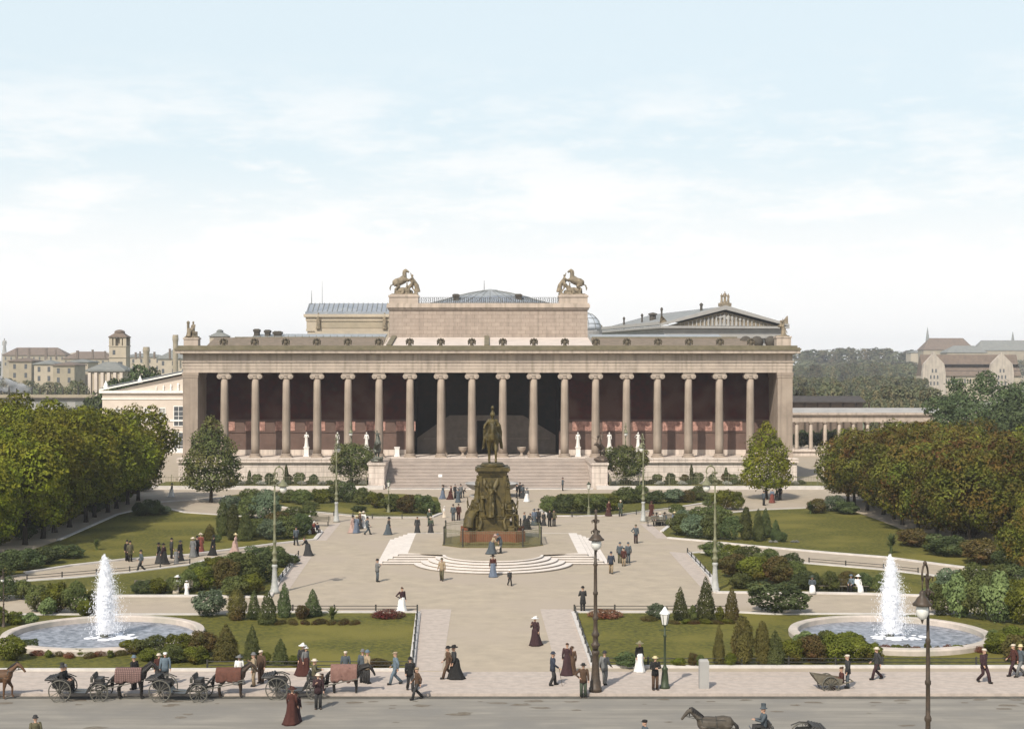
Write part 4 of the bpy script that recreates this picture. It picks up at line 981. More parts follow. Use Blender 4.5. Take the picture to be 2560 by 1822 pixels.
def gas_lamp(m, white):
    r=thing('gas_lamp','x','lamp')
    b=MB(); b.lathe([(.26,0),(.26,.12),(.21,.16),(.18,.55),(.14,.9),(.16,.95),(.16,1.02),(.10,1.08),(.065,1.2),(.055,2.6),(.09,2.64),(.09,2.7),(.05,2.75),(.045,3.15)],10); b.build('lamp_post',m,r,True)
    b=MB(); b.tube([(-.3,0,2.95),(.3,0,2.95)],.018,5); b.lathe([(.05,3.153),(.13,3.2),(.14,3.24)],8); b.build('lamp_cradle',m,r)
    b=MB(); b.lathe([(.13,3.243),(.24,3.78)],6); lg=b.build('lantern_glass',GLOBE,r)
    b=MB(); b.lathe([(.27,3.783),(.27,3.82),(.14,3.98),(.09,4.06),(.02,4.16)],6); b.build('lantern_roof',white,lg)
    b=MB()
    for k in range(6):
        q_=2*PI*k/6; b.tube([(.135*math.cos(q_),.135*math.sin(q_),3.24),(.245*math.cos(q_),.245*math.sin(q_),3.79)],.014,4)
    b.build('lantern_frame',m,lg)
    return r
g1=gas_lamp(IRONG,WHITEP); ug=[False]
x,y=G(1481.6,1533); place(g1,ug,(x,y,0),0,'dark green gas lamp with white lantern on the street pavement','lamp',None,1.03)
g2=gas_lamp(IRONGR,IRONG); ug=[False]
for u,v,lab in ((1312,1148.5,'slender green gas lamp before the shrubs right of the monument'),(866,1142,'slender green gas lamp before the shrubs left of the monument')):
    x,y=G(u,v); place(g2,ug,(x,y,0),0,lab,'lamp','slender gas lamps before the museum shrubs',.92)
# stone pillar on the pavement
x,y=G(1568.5,1533)
b=MB(); b.box(-.25,.25,-.2,.2,0,1.42); b.prism([(-.25,-.2),(.25,-.2),(.25,.2),(-.25,.2)],1.423,1.52,[(-.2,-.15),(.2,-.15),(.2,.15),(-.2,.15)])
tag(b.build('stone_pillar',GREYST,None,False,(x,y,0)),'short square grey stone pillar on the street pavement','pillar')

# ------------------------------------------------------------------ fountains
rnd=random.Random(5)
def ocs(mb,p,ax,l,w_):
    ax=ax.normalized(); a=ax.orthogonal().normalized(); c=ax.cross(a)
    mb.add([p-ax*l,p+a*w_,p+c*w_,p-a*w_,p-c*w_,p+ax*l],[(0,2,1),(0,3,2),(0,4,3),(0,1,4),(5,1,2),(5,2,3),(5,3,4),(5,4,1)])
def jet_mesh(n, spread, wind, vmin, vmax, l0, l1, w0, w1, fall=True):
    mb=MB(); gq=9.81
    for i in range(n):
        vz=rnd.uniform(vmin,vmax)
        tt=2*vz/gq*(rnd.random()**.8 if fall else .5*rnd.random())
        a=rnd.uniform(0,2*PI); s=abs(rnd.gauss(0,spread))*(.22+1.25*(1-(vz/9.75)**2))
        vx=s*math.cos(a); vy=s*math.sin(a)
        x=vx*tt+wind*tt*tt*.5*rnd.uniform(.3,1.2)+rnd.gauss(0,.035); y=vy*tt+rnd.gauss(0,.035); z=vz*tt-.5*gq*tt*tt
        ocs(mb,Vector((x,y,.3+z)),Vector((vx+wind*tt,vy,vz-gq*tt))+Vector((0,0,.4)),rnd.uniform(l0,l1),rnd.uniform(w0,w1))
    return mb
jm=jet_mesh(36000,.40,.16,6.2,9.6,.025,.08,.006,.018).mesh('water_jet',FOAM)
cm_=jet_mesh(2600,.10,.05,8.8,9.7,.08,.2,.014,.03,False)
for i_ in range(3):                                     # the unbroken part of the water column
    n_=26; pts_=[]; rr_=[]
    for k_ in range(n_):
        t_=k_/(n_-1); z_=.35+4.35*t_
        pts_.append((.05*math.sin(k_*1.7+i_)+.10*t_*t_+.05*(i_-1),.05*math.cos(k_*2.3+i_),z_)); rr_.append((.13+.30*math.sin(PI*min(1,t_*.95+.05))**.8*(1-t_**2.5))*(.85+.3*((k_*7+i_*3)%5)/5)+.012)
    cm_.tube(pts_,rr_,12)
cm_=cm_.mesh('jet_core',FOAM,False)
sm_=jet_mesh(9000,.55,.60,5.5,9.2,.012,.04,.008,.016).mesh('jet_spray',FOAM)
for xf,lab in ((-23.7,'round stone fountain basin with a tall white jet on the left lawn'),(25.05,'round stone fountain basin with a tall white jet on the right lawn')):
    ft=thing('fountain',lab,'fountain',(xf,94.3,0),0,'jet fountains on the front lawns')
    b=MB(); n=72
    prof=[(6.15,-.1),(6.18,.32),(6.12,.42),(5.66,.44),(5.58,.38),(5.58,-.1)]
    vs=[];fs=[]
    for r,z in prof:
        for k in range(n): vs.append((r*math.cos(2*PI*k/n),r*math.sin(2*PI*k/n),z))
    for i in range(len(prof)-1):
        for k in range(n): fs.append((i*n+k,i*n+(k+1)%n,(i+1)*n+(k+1)%n,(i+1)*n+k))
    b.add(vs,fs); b.build('basin_rim',mat('basin_stone',(.56,.48,.415),.85,(.44,.38,.325),scale=1.6,detail=7,col3=(.40,.36,.30),scale3=.6),ft,False)
    b=MB(); b.lathe([(5.6,.0),(5.6,.07)],72); b.build('basin_water',WATER,ft)
    b=MB()
    for i in range(46):
        a=rnd.uniform(0,2*PI); r=1.45*math.sqrt(rnd.random()); b.ball((.45+r*1.15*math.cos(a),r*.8*math.sin(a)-.1,.09),rnd.uniform(.05,.32),8,4,(1.2,1,rnd.uniform(.08,.2)))
    b.build('splash_foam',FOAM,ft,True)
    b=MB(); b.lathe([(.32,.0),(.26,.2),(.12,.34),(.05,.42)],10); b.build('nozzle',BRONZEG,ft)
    ob('water_jet',jm,ft); ob('jet_core',cm_,ft); ob('jet_spray',sm_,ft)

# ------------------------------------------------------------------ railings and low fences
def bar_fence(name,label,cat,pts,h,step,bar,m,group=None,pstep=4,rails=(.12,.94)):
    a0=Vector((*pts[0],0)); t=thing(name,label,cat,a0,0,group); b=MB(); pm_=MB(); pm_.lathe([(bar*2.2,0),(bar*2.2,h*1.05),(bar*3,h*1.08),(.005,h*1.16)],6); pme=pm_.mesh('fence_post',m)
    for i in range(len(pts)-1):
        a=Vector((*pts[i],0))-a0; c=Vector((*pts[i+1],0))-a0; ln=(c-a).length
        for rr in rails: b.tube([a+Vector((0,0,h*rr)),c+Vector((0,0,h*rr))],bar,4)
        n=int(ln/step) if step else 0
        for k in range(1,n):
            p=a.lerp(c,k/n); b.tube([p+Vector((0,0,.05)),p+Vector((0,0,h))],bar*.8,4)
        k=max(1,int(ln/pstep))
        for q_ in range(k+(1 if i==len(pts)-2 else 0)): ob('fence_post',pme,t,a.lerp(c,q_/k))
    b.build('fence_rails',m,t); return t
bar_fence('iron_railing','long thin iron railing before the garden left of the museum stairs','railing',[(-47,206),(-16.2,206)],1.75,.22,.022,IRONGR)
bar_fence('iron_railing','long thin iron railing before the garden right of the museum stairs','railing',[(16.8,206),(49,206)],1.75,.22,.022,IRONGR)
lf='low lawn fence'
for pts,lab in ((GP((462,1491),(911,1491)),'low iron fence along the street edge of the left front lawn'),(GP((1340,1484),(2280,1484)),'low iron fence along the street edge of the right front lawn'),
        (GP((919,1489),(930,1369)),'low iron edging along the left side of the middle path'),(GP((1282,1369),(1318,1480)),'low iron edging along the right side of the middle path'),
        (GP((560,1364),(930,1364)),'low iron fence behind the left conifer bed'),(GP((1280,1364),(1640,1364)),'low iron fence behind the right conifer bed'),
        (GP((60,1295),(289,1276),(423,1259)),'low iron fence along the left promenade'),(GP((1803,1256),(1969,1270),(2046,1279)),'low iron fence along the right promenade'),
        (GP((665,1240),(622,1300)),'low iron edging of the left shrub bed corner'),(GP((1532,1234),(1582,1288)),'low iron edging of the right shrub bed corner'),
        (GP((702,1146),(830,1156),(962,1156)),'low iron fence of the small left lawn before the museum'),(GP((1222,1152),(1380,1151),(1491,1137)),'low iron fence of the small right lawn before the museum')):
    bar_fence('low_fence',lab,'fence',pts,.48,0,.025,IRON,'low iron lawn fences',2.6,(.5,.92))
# benches
def bench():
    r=thing('park_bench','x','bench'); b=MB()
    for i in range(4): b.box(-1.1,1.1,-.24+.12*i,-.15+.12*i,.42,.46)
    b.build('seat',WOODG,r); b=MB()
    for i in range(3): b.yprism([(.26+.02*i,.55+.14*i),(.29+.02*i,.55+.14*i),(.31+.02*i,.66+.14*i),(.28+.02*i,.66+.14*i)],-1.1,1.1)
    b.build('backrest',WOODG,r)
    for x in (-.9,.9):
        b=MB(); b.tube([(x,-.22,0),(x,-.2,.42)],.03,6); b.tube([(x,.22,0),(x,.24,.45),(x,.34,.98)],.03,6); b.tube([(x,-.2,.4),(x,.22,.4)],.025,6); b.build('bench_leg',IRON,r)
    return r
bn=bench(); ub=[False]; GB='slatted park benches'
for u,v,rz,lab in ((688,1186,60,'slatted bench with sitting children at the left shrubs'),(712,1172,-5,'empty slatted bench at the corner of the left plaza'),(1462,1172,10,'slatted bench with sitters at the right plaza edge'),(1494,1168,0,'slatted bench beside the dense right shrubs'),
        (330,1324,0,'slatted bench before the hedge behind the left fountain'),(395,1323,0,'slatted bench with a sitting woman behind the left fountain'),(1840,1319,0,'slatted bench before the hedge behind the right fountain'),(1902,1320,0,'slatted bench with a couple behind the right fountain')):
    x,y=G(u,v); place(bn,ub,(x,y,.06),R(rz),lab,'bench',GB)
# ------------------------------------------------------------------ trees and shrubs
def leaf_mesh(name, blobs, n, size, seed, m, out=.55, core=.16, up=.15):
    """many small leaf clumps spread through the crown, thickest near its uneven outer skin"""
    rn = random.Random(seed); vs=[]; fs=[]
    W_=[(b[3]*b[4]+b[4]*b[5]+b[3]*b[5]) for b in blobs]; tot=sum(W_)
    for b,wt in zip(blobs,W_):
        cx,cy,cz,rx,ry,rz=b
        for _ in range(max(4,int(n*wt/tot))):
            d=Vector((rn.gauss(0,1),rn.gauss(0,1),rn.gauss(0,1))).normalized()
            f=1-abs(rn.gauss(0,core)); f*=1+.10*mnoise.noise(Vector((d.x*2.3+seed,d.y*2.3,d.z*2.3)))+ .075*rn.gauss(0,1)
            p=Vector((cx+d.x*rx*f,cy+d.y*ry*f,cz+d.z*rz*f))
            inside=False
            for o in blobs:
                if o is b: continue
                if ((p.x-o[0])/o[3])**2+((p.y-o[1])/o[4])**2+((p.z-o[2])/o[5])**2 < .55: inside=True; break
            if inside: continue
            nn=(d*out+Vector((rn.gauss(0,.6),rn.gauss(0,.6),rn.gauss(0,.6)))*(1-out)+Vector((0,0,up))).normalized()
            a=nn.orthogonal().normalized(); c=nn.cross(a); q=rn.uniform(0,2*PI)
            a,c=a*math.cos(q)+c*math.sin(q), c*math.cos(q)-a*math.sin(q)
            s=size*rn.uniform(.55,1.3); k=len(vs)
            vs+=[p-a*s, p-c*s*.55+nn*s*.15, p+a*s, p+c*s*.55+nn*s*.15]; fs.append((k,k+1,k+2,k+3))
    me=bpy.data.meshes.new(name); me.from_pydata([tuple(v) for v in vs],[],fs); me.materials.append(m); me.update(); return me
def lumps(seed, n, c, r, rl, zlo=-.5):
    rl*=1.0
    """small bulges on a big ellipsoid"""
    rn=random.Random(seed); out=[(*c,r[0]*.86,r[1]*.86,r[2]*.86)]
    for i in range(n):
        a=rn.uniform(0,2*PI); z=rn.uniform(zlo,1); q=math.sqrt(max(0,1-z*z)); k=rn.uniform(.62,.94); s=rn.uniform(.62,1.35)
        out.append((c[0]+q*math.cos(a)*r[0]*k,c[1]+q*math.sin(a)*r[1]*k,c[2]+z*r[2]*k,rl*s*r[0],rl*s*r[1],rl*s*r[2]*.85))
    return out
def trunk_mesh(h,r,limbs,seed,name='trunk'):
    rn=random.Random(seed); b=MB()
    b.tube([(0,0,-.15),(0,0,.3),(.05*r*4,0,h*.5),(0,0,h)],[r*1.35,r,r*.85,r*.6],9)
    for i in range(limbs):
        a=2*PI*i/limbs+rn.uniform(-.4,.4); l=rn.uniform(1.6,2.8); z=h*rn.uniform(.72,1)
        b.tube([(0,0,z),(math.cos(a)*l*.5,math.sin(a)*l*.5,z+l*.55),(math.cos(a)*l,math.sin(a)*l,z+l*1.25)],[r*.45,r*.3,r*.1],6)
    return b.mesh(name,BARK,True)
TR={}
def tree_type(key,crown,trunk): TR[key]=(crown,trunk)
tree_type('chestA',leaf_mesh('chestnut_crown',lumps(1,34,(0,0,6.7),(4.3,4.3,4.9),.36,-.92),15000,.20,11,LF_CHEST),trunk_mesh(3.2,.24,6,1))
tree_type('chestB',leaf_mesh('chestnut_crown',lumps(2,36,(0,0,6.4),(4.6,4.2,4.6),.34,-.92),15000,.20,12,LF_CHEST),trunk_mesh(3.0,.26,6,2))
tree_type('rustA',leaf_mesh('autumn_crown',lumps(3,34,(0,0,5.6),(4.4,4.4,4.1),.35,-.92),14000,.20,13,LF_RUST),trunk_mesh(2.8,.24,6,3))
tree_type('rustB',leaf_mesh('autumn_crown',lumps(4,32,(0,0,5.9),(4.1,4.5,4.3),.38,-.92),14000,.20,14,LF_OLIVE),trunk_mesh(2.8,.24,6,4))
cone=[(0,0,3.1,3.55,3.55,1.7),(.5,.3,4.7,3.2,3.0,1.6),(-.4,-.3,5.1,3.1,3.2,1.5),(.3,-.3,6.6,2.7,2.6,1.6),(-.3,.2,7.7,2.1,2.2,1.5),(.1,0,9.0,1.4,1.4,1.3),(0,0,10.1,.7,.7,.8)]
cone+= [(2.5*math.cos(a)*(1-.09*i),2.5*math.sin(a)*(1-.09*i),2.6+.75*i,1.25,1.25,.9) for i,a in enumerate([.3,1.9,3.4,5.0,.9,2.6,4.2,5.8])]
tree_type('coneL',leaf_mesh('conical_crown',cone,14000,.17,15,LF_MID,out=.45),trunk_mesh(2.4,.22,5,5))
tree_type('coneR',leaf_mesh('conical_crown',[(-x,y,z*.98,a,b_,c) for x,y,z,a,b_,c in cone],14000,.17,16,LF_CHEST,out=.45),trunk_mesh(2.4,.22,5,6))
tree_type('big',leaf_mesh('broad_crown',lumps(7,34,(0,0,8.0),(8.2,7.6,7.2),.24,-.6),24000,.24,17,LF_BROAD),trunk_mesh(3.5,.45,7,7))
tree_type('round',leaf_mesh('round_crown',lumps(8,18,(0,0,2.9),(3.3,2.9,2.7),.33),13000,.14,18,LF_MID,core=.3),trunk_mesh(1.2,.14,5,8))
tree_type('farA',leaf_mesh('far_crown',lumps(9,16,(0,0,7.5),(5,5,5.6),.36),2600,.55,19,LF_FAR),trunk_mesh(3,.3,4,9))
tree_type('farB',leaf_mesh('far_crown',lumps(10,18,(0,0,8.5),(4.2,4.2,6.8),.36),2600,.55,20,LF_FAR),trunk_mesh(3,.3,4,10))
tree_type('farC',leaf_mesh('far_dark_crown',lumps(12,20,(0,0,7.5),(5.4,5.4,5.4),.34),3600,.5,21,LF_DARK),trunk_mesh(3,.3,4,11))
tree_type('yellow',leaf_mesh('yellow_crown',lumps(13,16,(0,0,6.2),(3.6,3.6,4.2),.36),4000,.30,22,LF_YEL),trunk_mesh(3,.2,5,12))
rn_t=random.Random(77)
def tree(key,label,loc,scale=1,rz=0,group=None,cat='tree'):
    cr,tk=TR[key]; sc_=(scale,)*3 if not hasattr(scale,'__len__') else scale
    sc_=(sc_[0]*rn_t.uniform(.93,1.07),sc_[1]*rn_t.uniform(.93,1.07),sc_[2]*(rn_t.uniform(.93,1.06) if group else 1)); t=thing('tree',label,cat,(loc[0],loc[1],0),rz,group); t.scale=sc_
    ob('crown',cr,t); ob('trunk',tk,t); return t
rn=random.Random(3)
gl='avenue trees left of the lawn'
inner=[(-43.2,143+i*5.1) for i in range(10)]; outer_=[(-50.5,138+i*5.6) for i in range(11)]
for i,(x,y) in enumerate(inner):
    tree('chestA' if i%2 else 'chestB','olive green chestnut in the left avenue row along the lawn, %s from the front' % ORD[i],(x+rn.uniform(-.3,.3),y),rn.uniform(.93,1.03),rn.uniform(0,6),gl)
for i,(x,y) in enumerate(outer_):
    tree('chestB' if i%2 else 'chestA','olive green chestnut in the far row of the left avenue, %s from the front' % ORD[i],(x+rn.uniform(-.4,.4),y),rn.uniform(.98,1.10),rn.uniform(0,6),gl)
for i,(x,y) in enumerate(((-58,150),(-58,160),(-58.5,171),(-57,182))):
    tree('chestA','olive green chestnut at the back of the left trees, %s from the front' % ORD[i],(x,y),1.12,i*1.3,gl)
for i,(x,y,s) in enumerate(((-46,127,.74),(-44.6,134.5,.86))):
    tree('chestB','%s chestnut with low crown at the left edge of the park' % ('small' if i==0 else 'middling'),(x,y),s,i*2.2,gl)
tree('yellow','yellow leaved tree behind the left avenue at the picture edge',(-66,196),(1.1,1.1,1.12),0)
gr='avenue trees right of the lawn'
for i in range(10):
    tree('rustA' if i%2 else 'rustB','autumn tinted chestnut in the right avenue row along the lawn, %s from the front' % ORD[i],(44.4+rn.uniform(-.4,.4),140+i*5.2),rn.uniform(.86,.97),rn.uniform(0,6),gr)
for i in range(10):
    tree('rustB' if i%2 else 'rustA','autumn tinted chestnut in the far row of the right avenue, %s from the front' % ORD[i],(51.5+rn.uniform(-.4,.4),135+i*5.8),rn.uniform(.88,.98),rn.uniform(0,6),gr)
for i,(x,y) in enumerate(((59,142),(59,152),(60,163),(60,174),(59,185),(67,160),(68,174))):
    tree('rustA' if i%2 else 'rustB','autumn tinted chestnut at the back of the right trees, %s from the front' % ORD[i],(x,y),.97,i*1.7,gr)
for i,(x,y,s) in enumerate(((47.5,128,.72),(43.5,120.5,.55))):
    tree('rustB' if i else 'rustA','%s bushy tree low at the right edge of the park' % ('larger' if i==0 else 'smaller'),(x,y),s,i*2.2,gr)
x,y=G(470,1119); tree('coneL','single green conical tree before the left end of the museum',(x,y),(1.08,1.08,.985),.5)
x,y=G(1708,1112); tree('coneR','single golden green conical tree before the right end of the museum',(x,y),(.96,.96,.92),2.0)
tree('round','round dense green tree left of the museum stairs',(XX(786,213),213),(1.0,1.0,1.10),.4); tree('round','round dense green tree right of the museum stairs',(XX(1396,213),213),(.98,.98,1.05),2.4)
tree('big','large dark green tree behind the right avenue',(XX(2195,236),236),(1.10,1.05,1.03),.6)
tree('big','broad dark tree at the far right edge behind the avenue',(XX(2330,228),228),(.98,.98,.90),2.6)

# shrubs, made one unit high and wide
SH={}
def sh(key,name,blobs,n,size,seed,m,**k): SH[key]=(name,leaf_mesh(name,blobs,n,size,seed,m,**k))
rb=lambda s,n=20: lumps(s,n,(0,0,.40),(.44,.44,.44),.34,-.4)
sh('bushD','shrub',rb(31),5200,.036,31,LF_DARK); sh('bushM','shrub',rb(32),5200,.036,32,LF_MID); sh('bushO','shrub',rb(33),5200,.036,33,LF_OLIVE)
sh('bushB','shrub',rb(34),5200,.036,34,LF_BLUE); sh('bushR','shrub',rb(35),5200,.036,35,LF_RED); sh('bushP','shrub',rb(36,10),3600,.05,36,LF_PALE); sh('bushG','shrub',rb(37,10),1500,.06,37,LF_GREY)
cb_=[(0,0,.13,.40,.40,.15),(.03,0,.28,.41,.40,.17),(-.02,.02,.42,.35,.36,.17),(0,0,.57,.28,.27,.16),(.01,0,.72,.20,.20,.15),(0,0,.85,.12,.12,.11),(0,0,.94,.05,.05,.07)]
cb_+=[(.33*math.cos(a)*(1-.09*i),.33*math.sin(a)*(1-.09*i),.12+.085*i,.14,.14,.12) for i,a in enumerate([0,2.1,4.2,1.0,3.1,5.2,2.0,4.1])]
sh('con','conifer',cb_,6000,.030,41,LF_CON,out=.6,up=.05); sh('conB','conifer',cb_,6000,.030,42,LF_CONB,out=.6,up=.05); sh('conG','conifer',cb_,6000,.030,43,LF_DARK,out=.6,up=.05)
col_=[(0,0,.2,.38,.38,.22),(.03,.0,.45,.42,.40,.26),(0,.02,.68,.34,.33,.22),(0,0,.86,.2,.2,.13)]
sh('col','conifer',col_,5200,.034,44,LF_CON,out=.55); sh('colB','conifer',col_,5200,.034,45,LF_CONB,out=.55)
fl=[(.36*math.cos(a)*r,.36*math.sin(a)*r,.25+.25*(1-r),.22,.22,.28) for a,r in [(0,1),(1,1),(2,1),(3,1),(4,1),(5,1),(.5,.4),(2.6,.4),(4.6,.4)]]
sh('flow','flower_bush',fl,3400,.038,46,LF_FLOW); sh('flowR','flower_bush',fl,3400,.038,47,LF_RED)
def spiky(name,n,m,seed):
    rn=random.Random(seed); b=MB()
    for i in range(n):
        a=rn.uniform(0,2*PI); e=rn.uniform(.25,1.5); l=rn.uniform(.45,.62); d=Vector((math.cos(a)*math.cos(e),math.sin(a)*math.cos(e),math.sin(e))); p=Vector((0,0,.25+.15*rn.random()))
        sd_=Vector((-math.sin(a),math.cos(a),0))*.045; mid=p+d*l*.55; tip=p+d*l-Vector((0,0,.12*math.cos(e)))
        b.add([p-sd_*.6,p+sd_*.6,mid+sd_,mid-sd_,tip],[(0,1,2,3),(3,2,4)])
    b.tube([(0,0,0),(0,0,.32)],[.09,.07],7)
    return b.mesh(name,m)
SH['yuc']=('yucca',spiky('yucca',60,LF_MID,5)); SH['yucD']=('yucca',spiky('yucca',60,LF_DARK,6))
def shrub(u,v,wp,hp,key,label,group=None,depth=1.0,cat=None):
    d0=G(u,v)[1]; s=d0/F; wd=wp*s; d=d0+wd*.42*depth; z=ZZ(v-hp,d)
    nm,me=SH[key]; wd=wp*d/F
    o=ob(nm,me,None,(XX(u,d),d,.02),rn.uniform(0,6)); o.scale=(wd*rn.uniform(.92,1.08),wd*depth*rn.uniform(.88,1.1),max(.3,z-.02))
    return tag(o,label,cat or {'shrub':'shrub','conifer':'conifer','flower_bush':'flower bush','yucca':'yucca'}[nm],group)
S=shrub
# left front bed, from the fountain to the middle path
S(467,1378,84,74,'bushB','broad blue green shrub right of the left fountain rim')
S(527,1386,58,74,'colB','stout brownish conifer next to the blue green shrub in the left bed')
S(566,1384,38,72,'con','narrow dark conifer second in the left conifer bed')
S(597,1396,54,84,'con','dark pointed conifer standing forward in the left conifer bed')
S(633.5,1380,40,85,'conG','tall slim green conifer just right of the left arc lamp')
S(672,1383,36,40,'bushR','small russet bush between the two green conifers of the left bed')
S(697,1378,46,67,'conG','wide green conifer at the right of the left conifer bed')
S(741,1391,46,48,'yuc','spiky yucca among red leaves in the left bed')
S(865,1381,70,32,'flow','round red flowering bush near the maid and the middle path')
for i,u in enumerate((625,652,680,712,738,766,790)): S(u,1393,38,22 if i%2 else 18,'flowR','low red leaved plant in the flower border before the left conifers','red border plants before the left conifers',.5)
S(504,1478,70,88,'conB','bulky dark conifer behind the second horse at the left lawn edge'); S(562,1477,44,86,'con','slim pointed conifer on the left lawn near the street'); S(625,1487,46,66,'con','short cone shaped conifer on the left lawn behind the third carriage')
S(588,1486,32,40,'bushO','little olive bush between the two conifers near the street'); S(664,1488,56,34,'bushO','low olive bush right of the short conifer near the street')
S(842,1489,56,30,'flowR','low red flecked bush behind the blanketed horse near the path')
for i,(u,v,wp,hp) in enumerate(((300,1462,70,44),(345,1466,76,56),(398,1468,80,66),(448,1470,76,74),(330,1478,60,38),(385,1482,70,50),(440,1484,66,52))): S(u,v,wp,hp,('bushO','bushM','bushO','bushR','bushO','bushM','bushO')[i],'bushy olive shrub in the dense clump before the left fountain','shrubs clumped before the left fountain')
for i,u in enumerate(range(85,290,23)): S(u,1463+(4 if i%2 else 0)-(abs(u-180)<60)*(-1),34,22,('flow','bushO','flowR')[i%3],'low red flecked plant along the front of the left fountain','flower border before the left fountain',.6)
S(24,1478,84,72,'bushO','dark olive bush at the left edge before the fountain'); S(62,1455,50,36,'bushD','small dark bush by the left fountain rim at the picture edge')
for i,(u,v,wp,hp) in enumerate(((82,1366,66,70),(125,1370,74,86),(170,1371,72,84),(205,1366,44,56),(105,1374,50,46),(190,1376,50,46))): S(u,v,wp,hp,('bushM','bushO','bushM','bushM','bushP','bushO')[i],'green shrub in the clump behind the left fountain','shrubs clumped behind the left fountain')
for i,(u,v,wp,hp) in enumerate(((8,1342,60,64),(45,1338,52,52),(-10,1400,50,60),(35,1396,50,40),(70,1394,40,32))): S(u,v,wp,hp,('bushD','bushM','bushO','bushO','bushP')[i],'green bush at the left picture edge behind the fountain','bushes at the left picture edge')
# left middle shrubbery
for i,(u,v,wp,hp) in enumerate(((318,1327,50,40),(352,1327,52,46),(388,1325,50,44),(420,1322,60,58),(455,1318,70,66),(500,1318,84,84),(545,1312,84,90),(590,1300,80,80),(625,1268,60,48),(560,1330,70,62),(520,1334,70,56),(440,1292,60,44),(475,1280,70,46),(525,1268,74,42),(575,1258,74,46),(612,1252,60,40),(655,1258,36,24))):
    S(u,v,wp,hp,('bushD','bushO','bushM','bushM','bushO','bushR','bushM','bushD','bushD','bushO','bushM','bushM','bushO','bushM','bushD','bushM','bushD')[i],'mixed green shrub in the long shrubbery between promenade and left fountain','left middle shrubbery')
# left upper shrubbery with columnar conifers
S(497,1196,36,78,'col','dark columnar conifer at the left end of the upper left shrubbery'); S(520,1206,42,84,'col','tall dark columnar conifer second in the upper left shrubbery'); S(547,1208,44,76,'con','dark conifer at the front of the upper left shrubbery')
S(467,1207,40,40,'conB','small dark brown green conifer left of the tall columns'); S(484,1210,24,22,'bushD','tiny dark bush at the foot of the columnar conifers')
for i,(u,v,wp,hp) in enumerate(((520,1150,64,52),(555,1158,60,60),(590,1160,70,66),(575,1200,56,50),(605,1206,60,58),(640,1204,66,62),(672,1196,62,60),(620,1178,60,44),(655,1168,60,44),(688,1162,46,40),(560,1128,60,44),(600,1130,56,46))):
    S(u,v,wp,hp,('bushB','bushM','bushB','bushM','bushB','bushM','bushD','bushR','bushM','bushM','bushM','bushB')[i],'leafy green shrub in the upper left shrubbery beside the benches','upper left shrubbery')
for i,(u,v,wp,hp) in enumerate(((312,1152,50,38),(340,1150,54,42),(366,1147,30,22))): S(u,v,wp,hp,('bushD','bushD','bushB')[i],'dark low shrub at the museum end of the left lawn','shrubs ending the left lawn')
S(215,1228,32,32,'yuc','pale spiky agave on the left lawn behind the fountain jet')
# small lawns before the museum
for i,(u,v,wp,hp) in enumerate(((640,1122,50,36),(675,1126,54,40),(712,1124,50,42),(745,1120,44,44),(775,1122,52,56),(808,1126,54,44),(842,1134,52,44),(875,1142,56,46),(910,1146,60,50),(945,1147,54,52),(968,1146,34,34),(690,1136,44,22),(800,1142,40,18))):
    S(u,v,wp,hp,('bushM','bushM','bushO','bushM','bushD','bushM','bushO','bushM','bushR','bushD','bushM','bushM','bushD')[i],'green shrub in the row before the museum left of the monument','shrubs before the museum left')
for i,(u,v,wp,hp) in enumerate(((1226,1144,54,44),(1258,1147,60,54),(1295,1147,60,52),(1330,1143,58,46),(1362,1140,56,44),(1395,1124,58,44),(1428,1122,58,46),(1462,1124,52,36),(1500,1122,56,38),(1530,1122,50,34),(1560,1118,50,40))):
    S(u,v,wp,hp,('bushM','bushD','bushM','bushM','bushO','bushM','bushM','bushD','bushB','bushR','bushM')[i],'green shrub in the row before the museum right of the monument','shrubs before the museum right')
for sx,us in ((0,(572,600,642,668,699)),(1,(1464,1494,1525,1556,1588,1620,1632))):
    for i,u in enumerate(us):
        d=216.5; o=ob('shrub',SH[('bushM','bushD','bushR')[i%3]][1],None,(XX(u,d),d,.03),i); k_=1.5+.25*(i%2); o.scale=(k_*1.15,k_,k_*.95)
        tag(o,'small round clipped shrub under the %s podium wall' % ('left' if sx==0 else 'right'),'shrub','clipped shrubs under the %s podium wall' % ('left' if sx==0 else 'right'))
for i,(u,hh,lab) in enumerate(((638,2.7,'slim dark cypress under the left podium wall'),(1541,2.7,'slim dark cypress under the podium wall near the middle of the right garden'),(1618,2.3,'slim dark cypress under the podium wall near the right conical tree'),(556,1.9,'short cypress beside the left conical tree'))):
    o=ob('conifer',SH['col'][1],None,(XX(u,216),216,.03),i); o.scale=(.75,.75,hh); tag(o,lab,'conifer')
for i in range(26):
    for sx in (0,1):
        x=(-40+i*.95) if sx==0 else (18+i*1.05); o=ob('shrub',SH[('bushG','bushD','bushM')[(i*7)%3]][1],None,(x,212.6+.8*(i%3),.03),i); o.scale=(1.5,1.3,.75)
        tag(o,'low silvery garden plant in the bed behind the %s iron railing' % ('left' if sx==0 else 'right'),'plant','garden plants behind the %s railing' % ('left' if sx==0 else 'right'))
